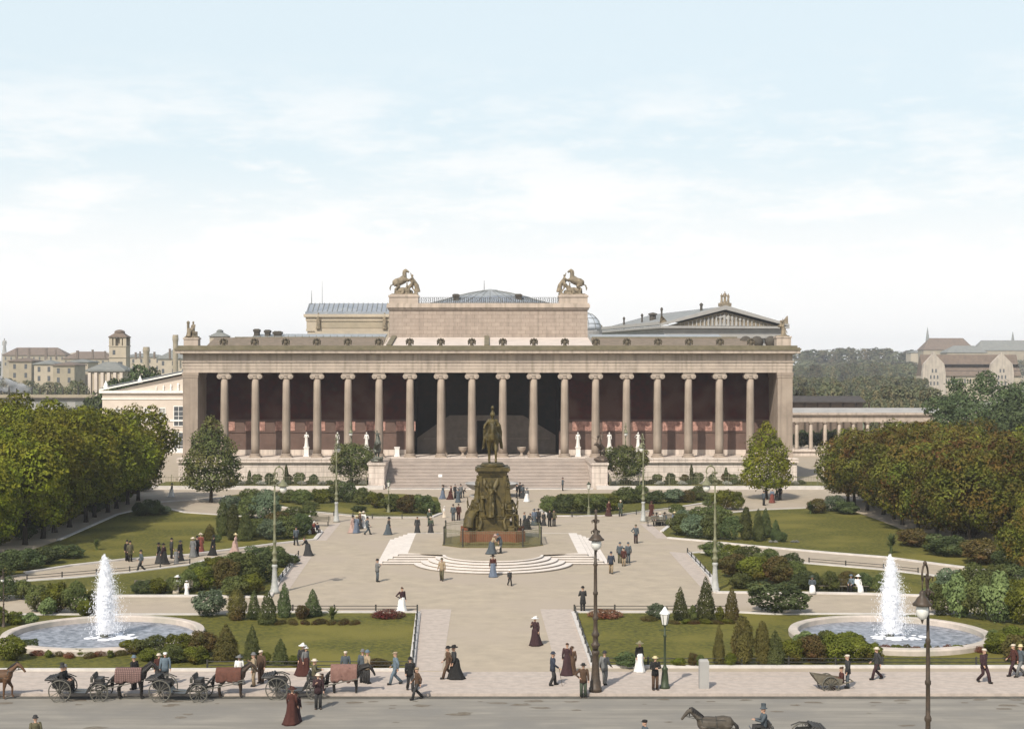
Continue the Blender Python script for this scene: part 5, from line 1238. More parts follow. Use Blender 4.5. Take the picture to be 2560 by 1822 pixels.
# right upper shrubbery
for i,(u,v,wp,hp) in enumerate(((1518,1196,60,58),(1552,1203,64,66),(1590,1206,66,66),(1628,1207,60,66),(1530,1170,56,40),(1565,1172,60,48),(1600,1170,60,48),(1612,1138,56,56),(1640,1138,50,52),(1590,1136,50,40),(1510,1150,44,30))):
    S(u,v,wp,hp,('bushM','bushB','bushM','bushD','bushB','bushM','bushM','bushO','bushO','bushM','bushM')[i],'leafy green shrub in the upper right shrubbery beside the benches','upper right shrubbery')
S(1663,1206,38,78,'col','dark columnar conifer left in the upper right shrubbery'); S(1690,1208,40,76,'con','dark conifer middle of the upper right shrubbery end'); S(1706,1200,36,70,'conG','green pointed conifer right end of the upper right shrubbery'); S(1729,1208,30,52,'conG','small pointed conifer standing apart on the right lawn'); S(1744,1210,28,29,'bushD','little dark bush at the foot of the small lone conifer')
for i,u in enumerate((1718,1728,1768,1776)): S(u,1210,12,6,'bushG','tiny white flower clump on the right lawn edge','white flowers on the right lawn')
# right middle shrubbery
for i,(u,v,wp,hp) in enumerate(((1590,1242,60,40),(1630,1252,66,46),(1670,1258,70,46),(1715,1266,70,48),(1760,1278,66,52),(1610,1272,60,48),(1640,1290,74,64),(1685,1300,80,72),(1735,1306,84,76),(1775,1300,60,56),(1790,1318,56,52),(1650,1316,60,44))):
    S(u,v,wp,hp,('bushM','bushO','bushM','bushM','bushD','bushM','bushR','bushO','bushR','bushM','bushD','bushM')[i],'mixed green shrub in the right shrubbery between promenade and plaza','right middle shrubbery')
S(1730,1374,134,88,'bushD','very large dark green bush left of the right fountain')
for i,(u,v,wp,hp) in enumerate(((1812,1320,46,52),(1850,1321,50,54),(1888,1321,50,56),(1926,1321,50,52),(1958,1321,40,46))): S(u,v,wp,hp,('bushD','bushM','bushR','bushD','bushM')[i],'shrub in the clipped hedge behind the right fountain benches','hedge behind the right fountain')
# right front bed
S(1348.6,1381,72,32,'flow','round red flowering bush behind the dark brown arc lamp'); S(1446,1386,36,20,'flowR','low red border plant left of the lantern'); S(1463,1384,54,44,'bushB','blue green bush behind the white lantern')
S(1516,1386,42,80,'con','pointed dark conifer left of three in the right bed'); S(1573,1387,52,104,'con','tallest pointed conifer of the right bed'); S(1631,1386,44,80,'conB','brownish conifer right of three in the right bed')
S(1544,1386,26,42,'bushM','small bush between the left and tallest right conifers'); S(1604,1386,26,42,'bushO','small bush between the tallest and brownish right conifers')
for i,u in enumerate((1500,1530,1548,1570,1596,1622,1640)): S(u,1392,36,16,'flowR' if i%2==0 else 'bushO','low russet plant along the foot of the right conifers','border plants under the right conifers',.5)
S(1602,1485,38,98,'conB','slim pointed conifer on the right lawn near the street'); S(1655,1486,60,116,'colB','tall brown green columnar conifer on the right lawn'); S(1699,1486,40,104,'colB','narrow dark columnar conifer beside the tall brown one'); S(1728,1487,52,84,'con','broad cone conifer right of the narrow columnar one')
S(1628,1488,36,40,'bushO','low bush between the slim and tall conifers near the street')
S(1403,1490,80,38,'bushD','dark bush behind the straw hatted child near the street'); S(1513,1489,40,28,'bushO','small olive bush behind the lantern post'); S(1544,1489,34,40,'bushR','small russet bush left of the stone pillar'); S(1560,1489,26,34,'bushM','small green bush right behind the stone pillar')
for i,(u,v,wp,hp) in enumerate(((1765,1484,70,70),(1812,1484,76,78),(1860,1484,80,88),(1908,1482,76,76),(1945,1478,56,54),(1790,1450,70,46),(1840,1452,70,52),(1890,1450,66,50))): S(u,v,wp,hp,('bushO','bushR','bushO','bushO','bushO','bushP','bushM','bushO')[i],'brown green shrub in the clump before the right fountain','shrubs clumped before the right fountain')
for i,u in enumerate(range(1975,2210,23)): S(u,1452+(4 if i%2 else 0),34,24,('flow','bushO','flowR')[i%3],'low red flecked plant along the front of the right fountain','flower border before the right fountain',.6)
for i,(u,v,wp,hp) in enumerate(((2225,1462,70,64),(2262,1484,80,80),(2295,1478,70,86),(2215,1440,56,40),(2255,1432,60,44))): S(u,v,wp,hp,('bushO','bushR','bushO','bushM','bushO')[i],'brown green shrub at the right picture edge near the street','shrubs at the right picture edge')
for i,(u,v,wp,hp) in enumerate(((2100,1376,76,84),(2140,1382,84,110),(2185,1388,90,120),(2230,1394,92,126),(2275,1398,90,130),(2120,1330,80,70),(2170,1330,90,84),(2225,1334,90,86),(2280,1336,90,90),(2080,1352,50,56))):
    S(u,v,wp,hp,('bushM','bushP','bushM','bushP','bushO','bushB','bushM','bushM','bushD','bushP')[i],'climber covered shrub in the thicket behind the right fountain','thicket behind the right fountain')
for i,(u,v,wp,hp) in enumerate(((1822,1146,54,40),(1856,1142,60,44),(1886,1148,60,36))): S(u,v,wp,hp,('bushR','bushB','bushD')[i],'dark low shrub at the museum end of the right lawn','shrubs ending the right lawn')
S(1806,1147,32,35,'yucD','dark spiky agave at the museum end of the right lawn'); S(1986,1236,40,58,'yucD','dark spiky agave behind the right fountain jet')
for i,(u,v,wp,hp) in enumerate(((100,1262,80,50),(150,1248,70,40),(50,1275,90,60),(10,1290,80,70))): S(u,v,wp,hp,'bushD','dark undergrowth shrub beneath the left avenue trees','undergrowth of the left avenue')
for i,(u,v,wp,hp) in enumerate(((2040,1222,90,50),(2110,1244,100,60),(2190,1262,110,70),(2265,1280,110,80),(2080,1232,60,36))): S(u,v,wp,hp,('bushR','bushD','bushR','bushD','bushO')[i],'dark undergrowth shrub beneath the right avenue trees','undergrowth of the right avenue')
for i in range(14):
    o=ob('shrub',SH[('bushD','bushO')[i%2]][1],None,(-47+(i%3)*1.2,138+4.4*i,.02),i); o.scale=(2.6,2.8,1.5+.3*(i%3)); tag(o,'low shadowed shrub between the two left avenue rows','shrub','shrubs between the left avenue rows')
    o=ob('shrub',SH[('bushD','bushR')[i%2]][1],None,(47.5+(i%3)*1.2,136+4.4*i,.02),i); o.scale=(3.0,3.0,1.9+.4*(i%3)); tag(o,'low shadowed shrub between the two right avenue rows','shrub','shrubs between the right avenue rows')
# hedge on the far sides
for i in range(14):
    o=ob('shrub',SH['bushD'][1],None,(-46+(i%2)*1.5-1.2*i,202+ (i%3)*1.0 + .3*i,.02),i); o.scale=(2.6,2.4,1.9); tag(o,'dark shrub in the hedge left of the conical tree','shrub','hedge left of the museum')
for i in range(12):
    o=ob('shrub',SH['bushD'][1],None,(49+1.8*i,208-(i%3)*1.0,.02),i); o.scale=(2.6,2.4,2.1); tag(o,'dark shrub in the hedge right of the museum','shrub','hedge right of the museum')
# ------------------------------------------------------------------ buildings behind
def win_part(par,x0,x1,z0,z1,y,bars=(1,2),m=WINDOW,frame=CREAM,fw=.12):
    """window in a wall that faces -y: a frame standing proud, a pane set in it and glazing bars"""
    b=MB(); b.box(x0-fw,x1+fw,y-.10,y+.02,z1+.003,z1+fw*1.3); b.box(x0-fw,x1+fw,y-.16,y+.02,z0-fw*1.2,z0-.003); b.box(x0-fw,x0-.003,y-.08,y+.02,z0,z1); b.box(x1+.003,x1+fw,y-.08,y+.02,z0,z1)
    w_=b.build('window',frame,par); b=MB(); b.box(x0,x1,y-.02,y+.02,z0,z1); b.build('pane',m,w_)
    b=MB(); nx,nz=bars
    for i in range(1,nx+1): xx=x0+(x1-x0)*i/(nx+1); b.box(xx-.04,xx+.04,y-.055,y-.023,z0,z1)
    for i in range(1,nz+1): zz_=z0+(z1-z0)*i/(nz+1); b.box(x0,x1,y-.05,y-.024,zz_-.04,zz_+.04)
    b.build('glazing_bars',frame,w_); return w_
def gable_house(name,label,x0,x1,y,depth,ze,zr,m,roofm,cat='building',axis='x',over=.4):
    t=thing(name,label,cat,((x0+x1)/2,y,0)); cx=(x0+x1)/2; hw=(x1-x0)/2
    b=MB(); b.box(-hw,hw,0,depth,0,ze); 
    if axis=='y': b.xprism([(-hw,ze+.001),(hw,ze+.001),(0,zr-.3)],0,depth)
    b.build('wall',m,t)
    b=MB()
    if axis=='x':
        b.yprism([(-over,ze),(-over,ze+.25),(depth/2,zr),(depth+over,ze+.25),(depth+over,ze)],-hw-over,hw+over)
    else:
        b.xprism([(-hw-over,ze),(0,zr-.3),(hw+over,ze),(hw+over,ze+.3),(0,zr),(-hw-over,ze+.3)],-over,depth+over)
    b.build('roof',roofm,t); return t
def hip_house(name,label,x0,x1,y,depth,ze,zr,m,roofm,inset=None,cat='building'):
    t=thing(name,label,cat,((x0+x1)/2,y,0)); hw=(x1-x0)/2; i=inset or min(hw,depth/2)*.9
    b=MB(); b.box(-hw,hw,0,depth,0,ze); b.build('wall',m,t)
    b=MB(); o=.5; b.box(-hw-o,hw+o,-o,depth+o,ze+.003,ze+.4); b.prism([(-hw-o,-o),(hw+o,-o),(hw+o,depth+o),(-hw-o,depth+o)],ze+.403,zr,[(-hw+i,depth/2-.4),(hw-i,depth/2-.4),(hw-i,depth/2+.4),(-hw+i,depth/2+.4)]); b.build('roof',roofm,t); return t
# white classical house left of the museum
Y=290; x0,x1=XX(228,Y),-41.5; cx=(x0+x1)/2; ze=11.4; zr=14.9
wh=thing('white_house','cream classical house with a shallow pediment beside the left museum corner','house',(cx,Y,0)); hw=(x1-x0)/2
b=MB(); b.box(-hw,hw,0,26,0,ze); b.xprism([(-hw,ze+.001),(hw,ze+.001),(0,zr)],.35,26); b.build('wall',CREAM,wh)
b=MB(); b.box(-hw-.5,hw+.5,-.5,.34,ze+.002,ze+.45)
for s in (-1,1): b.xprism([(s*(hw+.5),ze+.455),(s*(hw+.5),ze+.75),(0,zr+.6),(0,zr+.3)][::s],-.5,.34)
b.box(-hw-.12,hw+.12,-.14,-.003,6.0,6.35); b.box(-hw-.12,hw+.12,-.14,-.003,10.2,10.4); b.box(-hw-.1,hw+.1,-.15,-.003,0,.9); b.build('cornice',MARBLE,wh)
b=MB()
for s in (-1,1): b.xprism([(s*(hw+.6),ze+.95),(s*(hw+.6),ze+1.02),(0,zr+.9),(0,zr+.8)][::s],.345,26.5)
b.build('roof',SLATE,wh)
b=MB()
for i in range(9): figure_tubes(b,('fold','hold','stand')[i%3],True,(.6+.17*(4-abs(i-4)))*.85,Matrix.Translation((-5.6+1.4*i,.2,ze+.5))@Matrix.Rotation(R(-90),4,'Z'))
ob('pediment_relief',fuse(b,'pediment_relief',MARBLE,.07,1),wh)
def wx(u): return XX(u,Y)-cx
for u0,u1,v0,v1 in ((290,300,911,940),(322,335,910,940),(355,368,910,940),(322,334,973,990),(356,368,973,990),(288,300,973,990),(255,266,911,940)):
    win_part(wh,wx(u0),wx(u1),ZZ(v1,Y),ZZ(v0,Y),0,frame=MARBLE,m=GREYST)
win_part(wh,wx(388),wx(408),ZZ(948,Y),ZZ(906,Y),0,(1,3),frame=MARBLE); win_part(wh,wx(388),wx(408),.1,ZZ(964,Y),0,(1,2),frame=MARBLE)
for i,x in enumerate((-hw+.6,-hw*.55)):
    b=MB(); b.lathe([(.5,0),(.4,.6),(.2,1.0),(.05,1.4)],8,(x,.3,ze+1.0+i*.9)); b.build('roof_ornament',MARBLE,wh)
# the building with the ridged zinc roof behind the museum
Y=310; x0,x1=XX(685,Y),-12; ze=ZZ(700,Y)
nm=thing('zinc_roof_hall','tall pale stone hall with ridged blue zinc roof behind the museum attic','building',((x0+x1)/2,Y,0)); hw=(x1-x0)/2
b=MB(); b.box(-hw,hw,0,18,0,ze-1.4); b.box(-hw-.3,hw+.3,-.3,18.3,ze-1.397,ze-.6); b.box(-hw-.7,hw+.7,-.7,18.7,ze-.597,ze)
b.box(-hw-.25,hw+.2,-.2,-.003,ZZ(738,Y),ZZ(733,Y)); b.box(-hw-.15,-hw+2.2,-.15,-.003,ZZ(735,Y),ze-1.4); b.build('wall',BUFF2,nm)
b=MB(); b.box(-hw-.4,hw+.4,-.4,18.4,ze+.003,ze+.5); b.yprism([(-.3,ze+.503),(4.5,ZZ(674,Y)),(12.5,ZZ(674,Y)),(18,ze+.503)],-hw-.2,hw+.2); rf=b.build('roof',SLATE,nm)
b=MB()
for i in range(27): x=-hw+ i*1.0; b.yprism([(-.35,ze+.5),(-.35,ze+.62),(4.5,ZZ(674,Y)+.12),(4.5,ZZ(674,Y))],x,x+.12)
b.tube([(-hw+.4,4,ZZ(676,Y)),(-hw+.4,4,ZZ(645,Y))],[.10,.03],5); b.tube([(-hw+2.6,4,ZZ(676,Y)),(-hw+2.6,4,ZZ(625,Y))],[.06,.02],5); b.build('roof_ribs',TILEGR,rf)
b=MB(); b.xprism([(-hw+2.6,ZZ(731,Y)),(hw-2,ZZ(731,Y)),(hw-2,ZZ(708,Y)),(-hw+2.6,ZZ(708,Y))],-.10,-.003); b.box(-hw+9.5,-hw+10.6,-.2,-.003,ZZ(713,Y),ZZ(709,Y)); b.build('wall_panel',BUFF,nm)
for s in (0,1):
    b=MB(); figure_tubes(b,'hold',True,1.9,Matrix.Translation((-hw+2.3+s*13.5,-.5,ZZ(733,Y)))@Matrix.Rotation(R(-90),4,'Z')); ob('wall_statue',fuse(b,'wall_statue',STATUEST,.08,1),nm)
# low link roofs just behind the museum
b=MB(); Y=300; b.box(XX(702,Y),-16,Y,Y+9,0,ZZ(738,Y)); tag(b.build('low_hall',BUFF2),'low pale stone range in front of the zinc roofed hall','building')
# glass dome right of the attic
Y=285; dm=thing('glass_dome','pale glazed dome peeping out right of the museum attic','dome',(XX(1301,Y),Y,0))
b=MB(); b.lathe([(3.4,17),(3.4,ZZ(737,Y))],28); b.build('drum',GREYST,dm)
b=MB(); zc=ZZ(735,Y); b.lathe([(3.25*math.cos(a),zc+3.3*math.sin(a)) for a in [PI/2*k/8 for k in range(9)]],28); b.build('dome_shell',mat('pale_dome_glass',(.52,.55,.58),.3,(.44,.47,.51),scale=2,spec=.5),dm,True)
b=MB()
for k in range(14):
    q=2*PI*k/14; b.tube([(3.28*math.cos(a)*math.cos(q),3.28*math.cos(a)*math.sin(q),zc+3.33*math.sin(a)) for a in [PI/2*i/6 for i in range(7)]],.05,4)
for a in (.35,.7,1.05): b.tube([(3.28*math.cos(a)*math.cos(2*PI*k/28),3.28*math.cos(a)*math.sin(2*PI*k/28),zc+3.33*math.sin(a)) for k in range(29)],.05,4,cap=False)
b.build('dome_ribs',TILEGR,dm)
# temple fronted gallery at the right rear, turned a little
Y=330; xg0,xg1=XX(1478,Y),XX(1764,Y); w_=xg1-xg0; RZ=R(9.8); zE=ZZ(726,Y); zA=ZZ(684,Y)
tg=thing('temple_gallery','grey temple fronted gallery with relief pediment behind the right of the museum','building',(xg0,Y,0),RZ)
b=MB(); b.box(.8,w_-.8,1.2,56,0,zE-2.6); b.build('wall',GREYST,tg)
b=MB(); b.box(.3,w_-.3,.3,56.5,zE-2.597,zE-1.2); b.box(.1,w_-.1,.1,56.7,zE-1.197,zE-.5); b.box(-.7,w_+.7,-.7,57,zE-.497,zE); b.build('entablature',GREYST,tg)
b=MB(); b.xprism([(1.2,zE+.003),(w_-1.2,zE+.003),(w_/2,zA-.9)],.4,1.5); b.build('tympanum',STATUEST,tg)
b=MB()
for i in range(23):
    t=(i-11)/11; hh=(1-abs(t))*2.5+.6; x=w_/2+t*(w_/2-4)
    figure_tubes(b,('fold','hold','stand','akimbo','raise')[i%5],True,hh/1.85,Matrix.Translation((x,.3,zE))@Matrix.Rotation(R(-90),4,'Z'))
ob('pediment_relief',fuse(b,'pediment_relief',GREYST,.10,1),tg)
b=MB()
b.xprism([(-.7,zE+.003),(-.7,zE+.5),(w_/2,zA+.45),(w_/2,zA-.5)],-.7,.39); b.xprism([(w_+.7,zE+.003),(w_/2,zA-.5),(w_/2,zA+.45),(w_+.7,zE+.5)],-.7,.39); b.build('raking_cornice',GREYST,tg)
b=MB(); b.xprism([(-.6,zE+.05),(-.6,zE+.3),(w_/2,zA+.25),(w_+.6,zE+.3),(w_+.6,zE+.05),(w_/2,zA-.05)],.395,57); rf=b.build('roof',mat('grey_lead_roof',(.20,.205,.20),.85,(.27,.275,.265),scale=.5,detail=6),tg)
b=MB(); b.box(-.15,.15,0,.5,0,.55); b.box(-.1,.1,.1,.4,.553,.7); am=b.mesh('eaves_antefix',GREYST)
for i in range(46): ob('eaves_antefix',am,rf,(-.6,1.0+1.2*i,zE+.3))
b=MB(); 
for i,dx in enumerate((-.75,0,.75)): figure_tubes(b,('hold','stand','hold')[i],True,(1.25,1.5,1.25)[i],Matrix.Translation((w_/2+dx,-.1,zA+.9))@Matrix.Rotation(R(-90),4,'Z'))
b.box(w_/2-1.4,w_/2+1.4,-.5,.38,zA+.2,zA+.95); ob('ridge_statue_group',fuse(b,'ridge_statue_group',STATUEST,.08,1),tg)
for x,y in ((.2,-.2),(w_-.4,-.2),(.2,56)):
    b=MB(); b.xprism([(x-.9,zE+.3),(x+1.0,zE+.3),(x+.9 if x>3 else x-.6,zE+2.3),(x+.2,zE+1.5)],y,y+.7); b.build('corner_acroterion',STATUEST,tg)
for i,(tx,ty,hh,r) in enumerate(((3,44,1.9,.22),(4.5,33,1.9,.22),(7,25,2.4,.22),(11.5,9,1.5,.3),(6,29,1.6,.8))):
    zr=zE+.3+(zA-zE)*tx/(w_/2); b=MB(); b.lathe([(r,-1),(r,hh*.75),(r*1.5,hh*.8),(r*1.3,hh),(.05,hh+.25)],10,(tx,ty,zr)); b.build('roof_vent',mat('soot_chimney',(.085,.075,.06)),rf)
for i in range(8):
    c=ob('temple_column',cs_,tg,(2.2+(w_-4.4)*i/7,.9,5.5)); c.scale=(1.05,1.05,(zE-2.6-5.5)/11.52-.045)
b=MB(); b.box(0,w_,0,1.9,0,5.9); b.build('podium',GREYST,tg)
# colonnade right of the museum
Y=280; xa=46.0; zt_=ZZ(940,Y); zf=ZZ(1001,Y)
cl_=thing('colonnade','long low grey stone colonnade with double columns right of the museum','colonnade',(xa,Y,0)); LN=XX(2230,Y)-xa
b=MB(); b.box(0,LN,-.2,7.2,0,zf-.4); b.box(-.1,LN,-.5,7.3,zf-.397,zf); b.build('plinth',STONEW,cl_)
b=MB(); b.box(0,LN,.1,7,zt_,zt_+.9); b.box(0,LN,0,7,zt_+.903,zt_+1.3); b.box(0,LN,-.4,7.4,zt_+1.303,zt_+1.7); b.build('entablature',STONE2,cl_)
b=MB(); b.yprism([(-.3,zt_+1.703),(3.5,zt_+2.5),(7.3,zt_+1.703)],0,LN); b.build('roof',GREYST,cl_)
ccm=MB(); hh=zt_-zf; ccm.box(-.42,.42,-.42,.42,0,.12); ccm.lathe([(.40,.123),(.36,.3),(.345,.35),(.34,hh*.5),(.29,hh-.5)],16); ccm.lathe([(.30,hh-.497),(.42,hh-.25)],16); ccm.box(-.45,.45,-.45,.45,hh-.247,hh-.003); ccm=ccm.mesh('colonnade_column',STONE2,True)
n=int(LN/2.62)
for i in range(n):
    ob('colonnade_column',ccm,cl_,(.9+2.62*i,.6,zf))
    ob('rear_column',ccm,cl_,(2.0+2.62*i,6.2,zf))
# dark shed with green front behind the colonnade
Y=318; b=MB(); x0,x1=44,XX(1924,Y)
t=thing('market_shed','long dark roofed shed with greenery behind the colonnade','shed',((x0+x1)/2,Y,0)); hw=(x1-x0)/2
b.box(-hw,hw,.5,9,0,ZZ(896,Y)); b.build('wall',TILEBR,t); b=MB(); b.yprism([(-.5,ZZ(897,Y)),(-.5,ZZ(894,Y)),(5,ZZ(883,Y)),(10,ZZ(894,Y))],-hw-.4,hw+.4); b.build('roof',DARKROOF,t)
b=MB()
for i in range(14): b.box(-hw+1+i*2.7,-hw+1.3+i*2.7,.2,.49,0,ZZ(897,Y))
b.build('post_row',IRONBR,t)
# long gabled house at the right
Y=700
gh=thing('gabled_house','long brown roofed house with two white stepped gables at the right rear','house',(XX(2180,Y),Y,0))
xa,xb=XX(2055,Y)-XX(2180,Y),20.0; ze=ZZ(838,Y); zr=ZZ(790,Y)
b=MB(); b.box(xa+1,xb,1,13,0,ze); b.build('wall',BUFF2,gh); b=MB(); b.yprism([(.3,ze),(.3,ze+.3),(4.5,ZZ(812,Y)),(7,zr),(13.5,ze+.3),(13.5,ze)],xa+1,xb); rf=b.build('roof',TILEBR,gh)
b=MB(); 
for z in (ZZ(812,Y),ZZ(826,Y)): b.box(xa+6,xb,2.0,4.6,z-.15,z+.12)
b.build('roof_step',DARKROOF,rf)
for u0,u1,vt in ((2053,2110,784),(2203,2262,785)):
    x0_,x1_=XX(u0,Y)-XX(2180,Y),XX(u1,Y)-XX(2180,Y); c_=(x0_+x1_)/2; h_=(x1_-x0_)/2
    b=MB(); b.xprism([(x0_+.6,0),(x1_-.6,0),(x1_-.6,ZZ(830,Y)),(x1_-1.3,ZZ(810,Y)),(c_+.7,ZZ(790,Y)),(c_+.5,ZZ(vt,Y)),(c_-.5,ZZ(vt,Y)),(c_-.7,ZZ(790,Y)),(x0_+1.3,ZZ(810,Y)),(x0_+.6,ZZ(830,Y))],-.3,2.2); gb=b.build('gable',mat('old_gable_render',(.47,.405,.335),.9,(.36,.31,.26),scale=.4,detail=6,streak=(.27,.235,.2)),gh)
    for r_,v in enumerate((822,836,850)):
        for k in range(3 if r_ else 2):
            x=c_+(-1.6+1.6*k if r_ else -.8+1.6*k); b=MB(); b.box(x-.35,x+.35,-.36,-.302,ZZ(v+8,Y),ZZ(v,Y)); b.build('window',WINDOW,gb)
for k in range(12):
    x=xa+8.5+1.25*k; b=MB(); b.box(x,x+.6,.9,.997,ZZ(855,Y),ZZ(844,Y)); b.build('window',WINDOW,gh)
# far blocks behind it
def block(u0,u1,vt,vb,Y,label,m,roofm,hip=True,vr=None,win=True):
    t=hip_house('far_building',label,XX(u0,Y),XX(u1,Y),Y,16,ZZ(vt,Y),ZZ(vr or vt-8,Y),m,roofm)
    hw=(XX(u1,Y)-XX(u0,Y))/2; z=ZZ(vt,Y)
    n=max(2,int(hw*2/3.6))
    for r_ in range(2 if win else 0):
        for k in range(n):
            x=-hw+hw*2*(k+.5)/n; b=MB(); b.box(x-.55,x+.55,-.06,-.003,z-2.9-3.6*r_,z-.9-3.6*r_); b.build('window',WINDOW,t)
    return t
block(2058,2172,780,800,1250,'hazy far block with long grey roof behind the gabled house',BUFF,TILEBR,vr=753,win=False)
block(2110,2200,786,800,1150,'lower hazy roof in front of the long grey roof',BUFF,TILEGR,vr=770,win=False)
block(2176,2310,781,800,1450,'hazy far block at the right horizon edge',BUFF,TILEGR,vr=758,win=False)
block(2030,2066,786,800,1350,'low far roof left of the hazy grey block',BUFF2,TILEGR,vr=780,win=False)
def spire(u,v0,v1,Y,label):
    t=thing('church_spire',label,'spire',(XX(u,Y),Y,0)); b=MB(); r=2.4
    b.lathe([(r,0),(r,ZZ(v1,Y))],8); b.build('tower',GREYST,t); b=MB(); b.lathe([(r*1.1,ZZ(v1,Y)+.003),(r*.5,ZZ((v0*.6+v1*.4),Y)),(.05,ZZ(v0,Y))],8); b.build('spire_roof',TILEGR,t)
spire(2067,728,762,1900,'thin pale spire on the right horizon above the far roof'); spire(2257,738,764,2000,'small dark spire at the right horizon edge')
# left background
block(6,145,792,840,1000,'large hazy buff building at the left rear with rounded roof',BUFF,TILEBR,vr=774)
block(140,250,800,840,900,'long hazy buff range left of the belvedere tower',BUFF,TILEBR,vr=783)
block(270,360,796,840,800,'pale hazy range right of the belvedere tower',BUFF2,TILEGR,vr=787)
block(352,420,800,840,700,'grey pedimented roof left of the museum corner',BUFF2,TILEGR,vr=776)
block(150,246,790,830,1300,'distant ochre ridge roof behind the buff range',BUFF2,BUFF2,vr=783)
# belvedere tower
Y=425; x0,x1=XX(242,Y),XX(282,Y); hw=(x1-x0)/2
bt=thing('belvedere_tower','square buff belvedere tower with open arched lantern at the left rear','tower',((x0+x1)/2,Y,0))
b=MB(); b.box(-hw*.94,hw*.94,0,5,0,ZZ(772,Y)); b.box(-hw,hw,-.15,5.15,ZZ(772,Y)+.003,ZZ(770,Y)); b.box(-hw*1.0,hw*1.0,-.2,5.2,ZZ(797,Y),ZZ(795,Y)); b.build('wall',BUFF2,bt)
b=MB()
for sx in (-1,1):
    for yy in (0,4.2): b.box(sx*hw*.95-.45*(1+sx),sx*hw*.95+.45*(1-sx),yy,yy+.8,ZZ(770,Y)+.003,ZZ(752,Y))
for x in (-hw*.36,hw*.36):
    for yy in (0.05,4.3): b.box(x-.28,x+.28,yy,yy+.6,ZZ(770,Y)+.004,ZZ(752,Y))
b.box(-hw*.7,hw*.7,1.2,3.8,ZZ(770,Y)+.005,ZZ(753,Y)); b.build('lantern_pier',BUFF2,bt)
b=MB(); b.box(-hw*1.02,hw*1.02,-.3,5.3,ZZ(752,Y)+.003,ZZ(750,Y)); b.prism([(-hw,-.2),(hw,-.2),(hw,5.2),(-hw,5.2)],ZZ(750,Y)+.003,ZZ(742,Y),[(-1.2,1.3),(1.2,1.3),(1.2,3.7),(-1.2,3.7)])
b.lathe([(1.5,ZZ(742,Y)),(1.5,ZZ(738,Y)),(1.0,ZZ(735.5,Y)),(.3,ZZ(734,Y))],12,(0,2.5,0)); b.build('tower_roof',TILEBR,bt)
b=MB(); b.box(-hw*.55,-hw*.25,-.06,-.003,ZZ(790,Y),ZZ(780,Y)); b.box(hw*.05,hw*.55,-.06,-.003,ZZ(826,Y),ZZ(806,Y)); b.build('window',WINDOW,bt)
# small temple pavilion with hipped roof
Y=360; x0,x1=XX(196,Y),XX(275,Y)
pv_=hip_house('hip_roof_pavilion','small buff pavilion with tall piers and hipped roof below the belvedere tower',x0,x1,Y,9,ZZ(828,Y),ZZ(806,Y),BUFF2,TILEGR,3.0)
b=MB(); hw=(x1-x0)/2
for k in range(6): b.box(-hw+.1+k*(2*hw-.9)/5,-hw+.8+k*(2*hw-.9)/5,-.5,-.003,3,ZZ(830,Y))
b.build('pier_row',CREAM,pv_)
# second little lantern tower and chimneys over the left museum roof
Y=330; u=490; t=thing('lantern_turret','pale lantern turret peeping over the left museum roof','turret',(XX(u,Y),Y,0))
b=MB(); b.box(-1.9,1.9,-1.9,1.9,0,ZZ(750,Y)); b.build('wall',BUFF2,t); b=MB(); b.prism([(-2.2,-2.2),(2.2,-2.2),(2.2,2.2),(-2.2,2.2)],ZZ(750,Y)+.003,ZZ(741,Y),[(-.7,-.7),(.7,-.7),(.7,.7),(-.7,.7)]); b.lathe([(.75,ZZ(741,Y)+.003),(.75,ZZ(737,Y)),(.3,ZZ(734,Y))],10); b.build('turret_roof',TILEGR,t)
def stack(u,v0,Y,r,label):
    t=thing('factory_chimney',label,'chimney',(XX(u,Y),Y,0)); b=MB(); b.lathe([(r*1.3,0),(r,ZZ(v0,Y)*.9),(r*1.25,ZZ(v0,Y)*.95),(r*1.1,ZZ(v0,Y))],12); b.build('stack',BUFF,t)
stack(391,746,450,.75,'slender factory chimney left of the museum corner statue'); stack(326,773,470,.9,'short pale chimney on the left rear roofs')
# distant monument column at far left
b=MB(); figure_tubes(b,'stand',True,6.6,Matrix.Translation((0,0,ZZ(786,1200)))@Matrix.Rotation(R(-90),4,'Z')); b.tube([(0,0,0),(0,0,ZZ(786,1200))],[3,2.4],8)
tag(ob('distant_statue',fuse(b,'distant_statue',GREYST,.25,1),None,(XX(10,1200),1200,0)),'hazy tall statue on the far left horizon','statue')
# viaduct with arches in front of the left buildings
Y=345; x0,x1=XX(-60,Y),XX(212,Y); t=thing('railway_viaduct','grey railway viaduct with dark cornice and piers at the left rear','viaduct',(x0,Y,0)); LN=x1-x0
b=MB(); b.box(0,LN,0,9,ZZ(906,Y) if False else 0,ZZ(889,Y)); b.build('wall',GREYST,t)
b=MB(); b.box(-.3,LN+.3,-.6,9.6,ZZ(889,Y)+.003,ZZ(886,Y)); b.build('dark_cornice',DARKROOF,t); b=MB(); b.box(0,LN,-.2,.2,ZZ(886,Y)+.003,ZZ(879,Y)); b.build('parapet',BUFF,t)
for k in range(7):
    b=MB(); b.box(2.2+k*4.2,4.4+k*4.2,-.08,-.003,.0,ZZ(894,Y)); b.build('dark_bay',TILEGR,t)
b=MB()
for k in range(16): b.tube([(1+1.75*k,.5,ZZ(879,Y)),(1+1.75*k,.5,ZZ(879,Y)+.9+.5*((k*5)%3))],[.25,.12],6)
b.build('viaduct_signal_row',IRON,t)
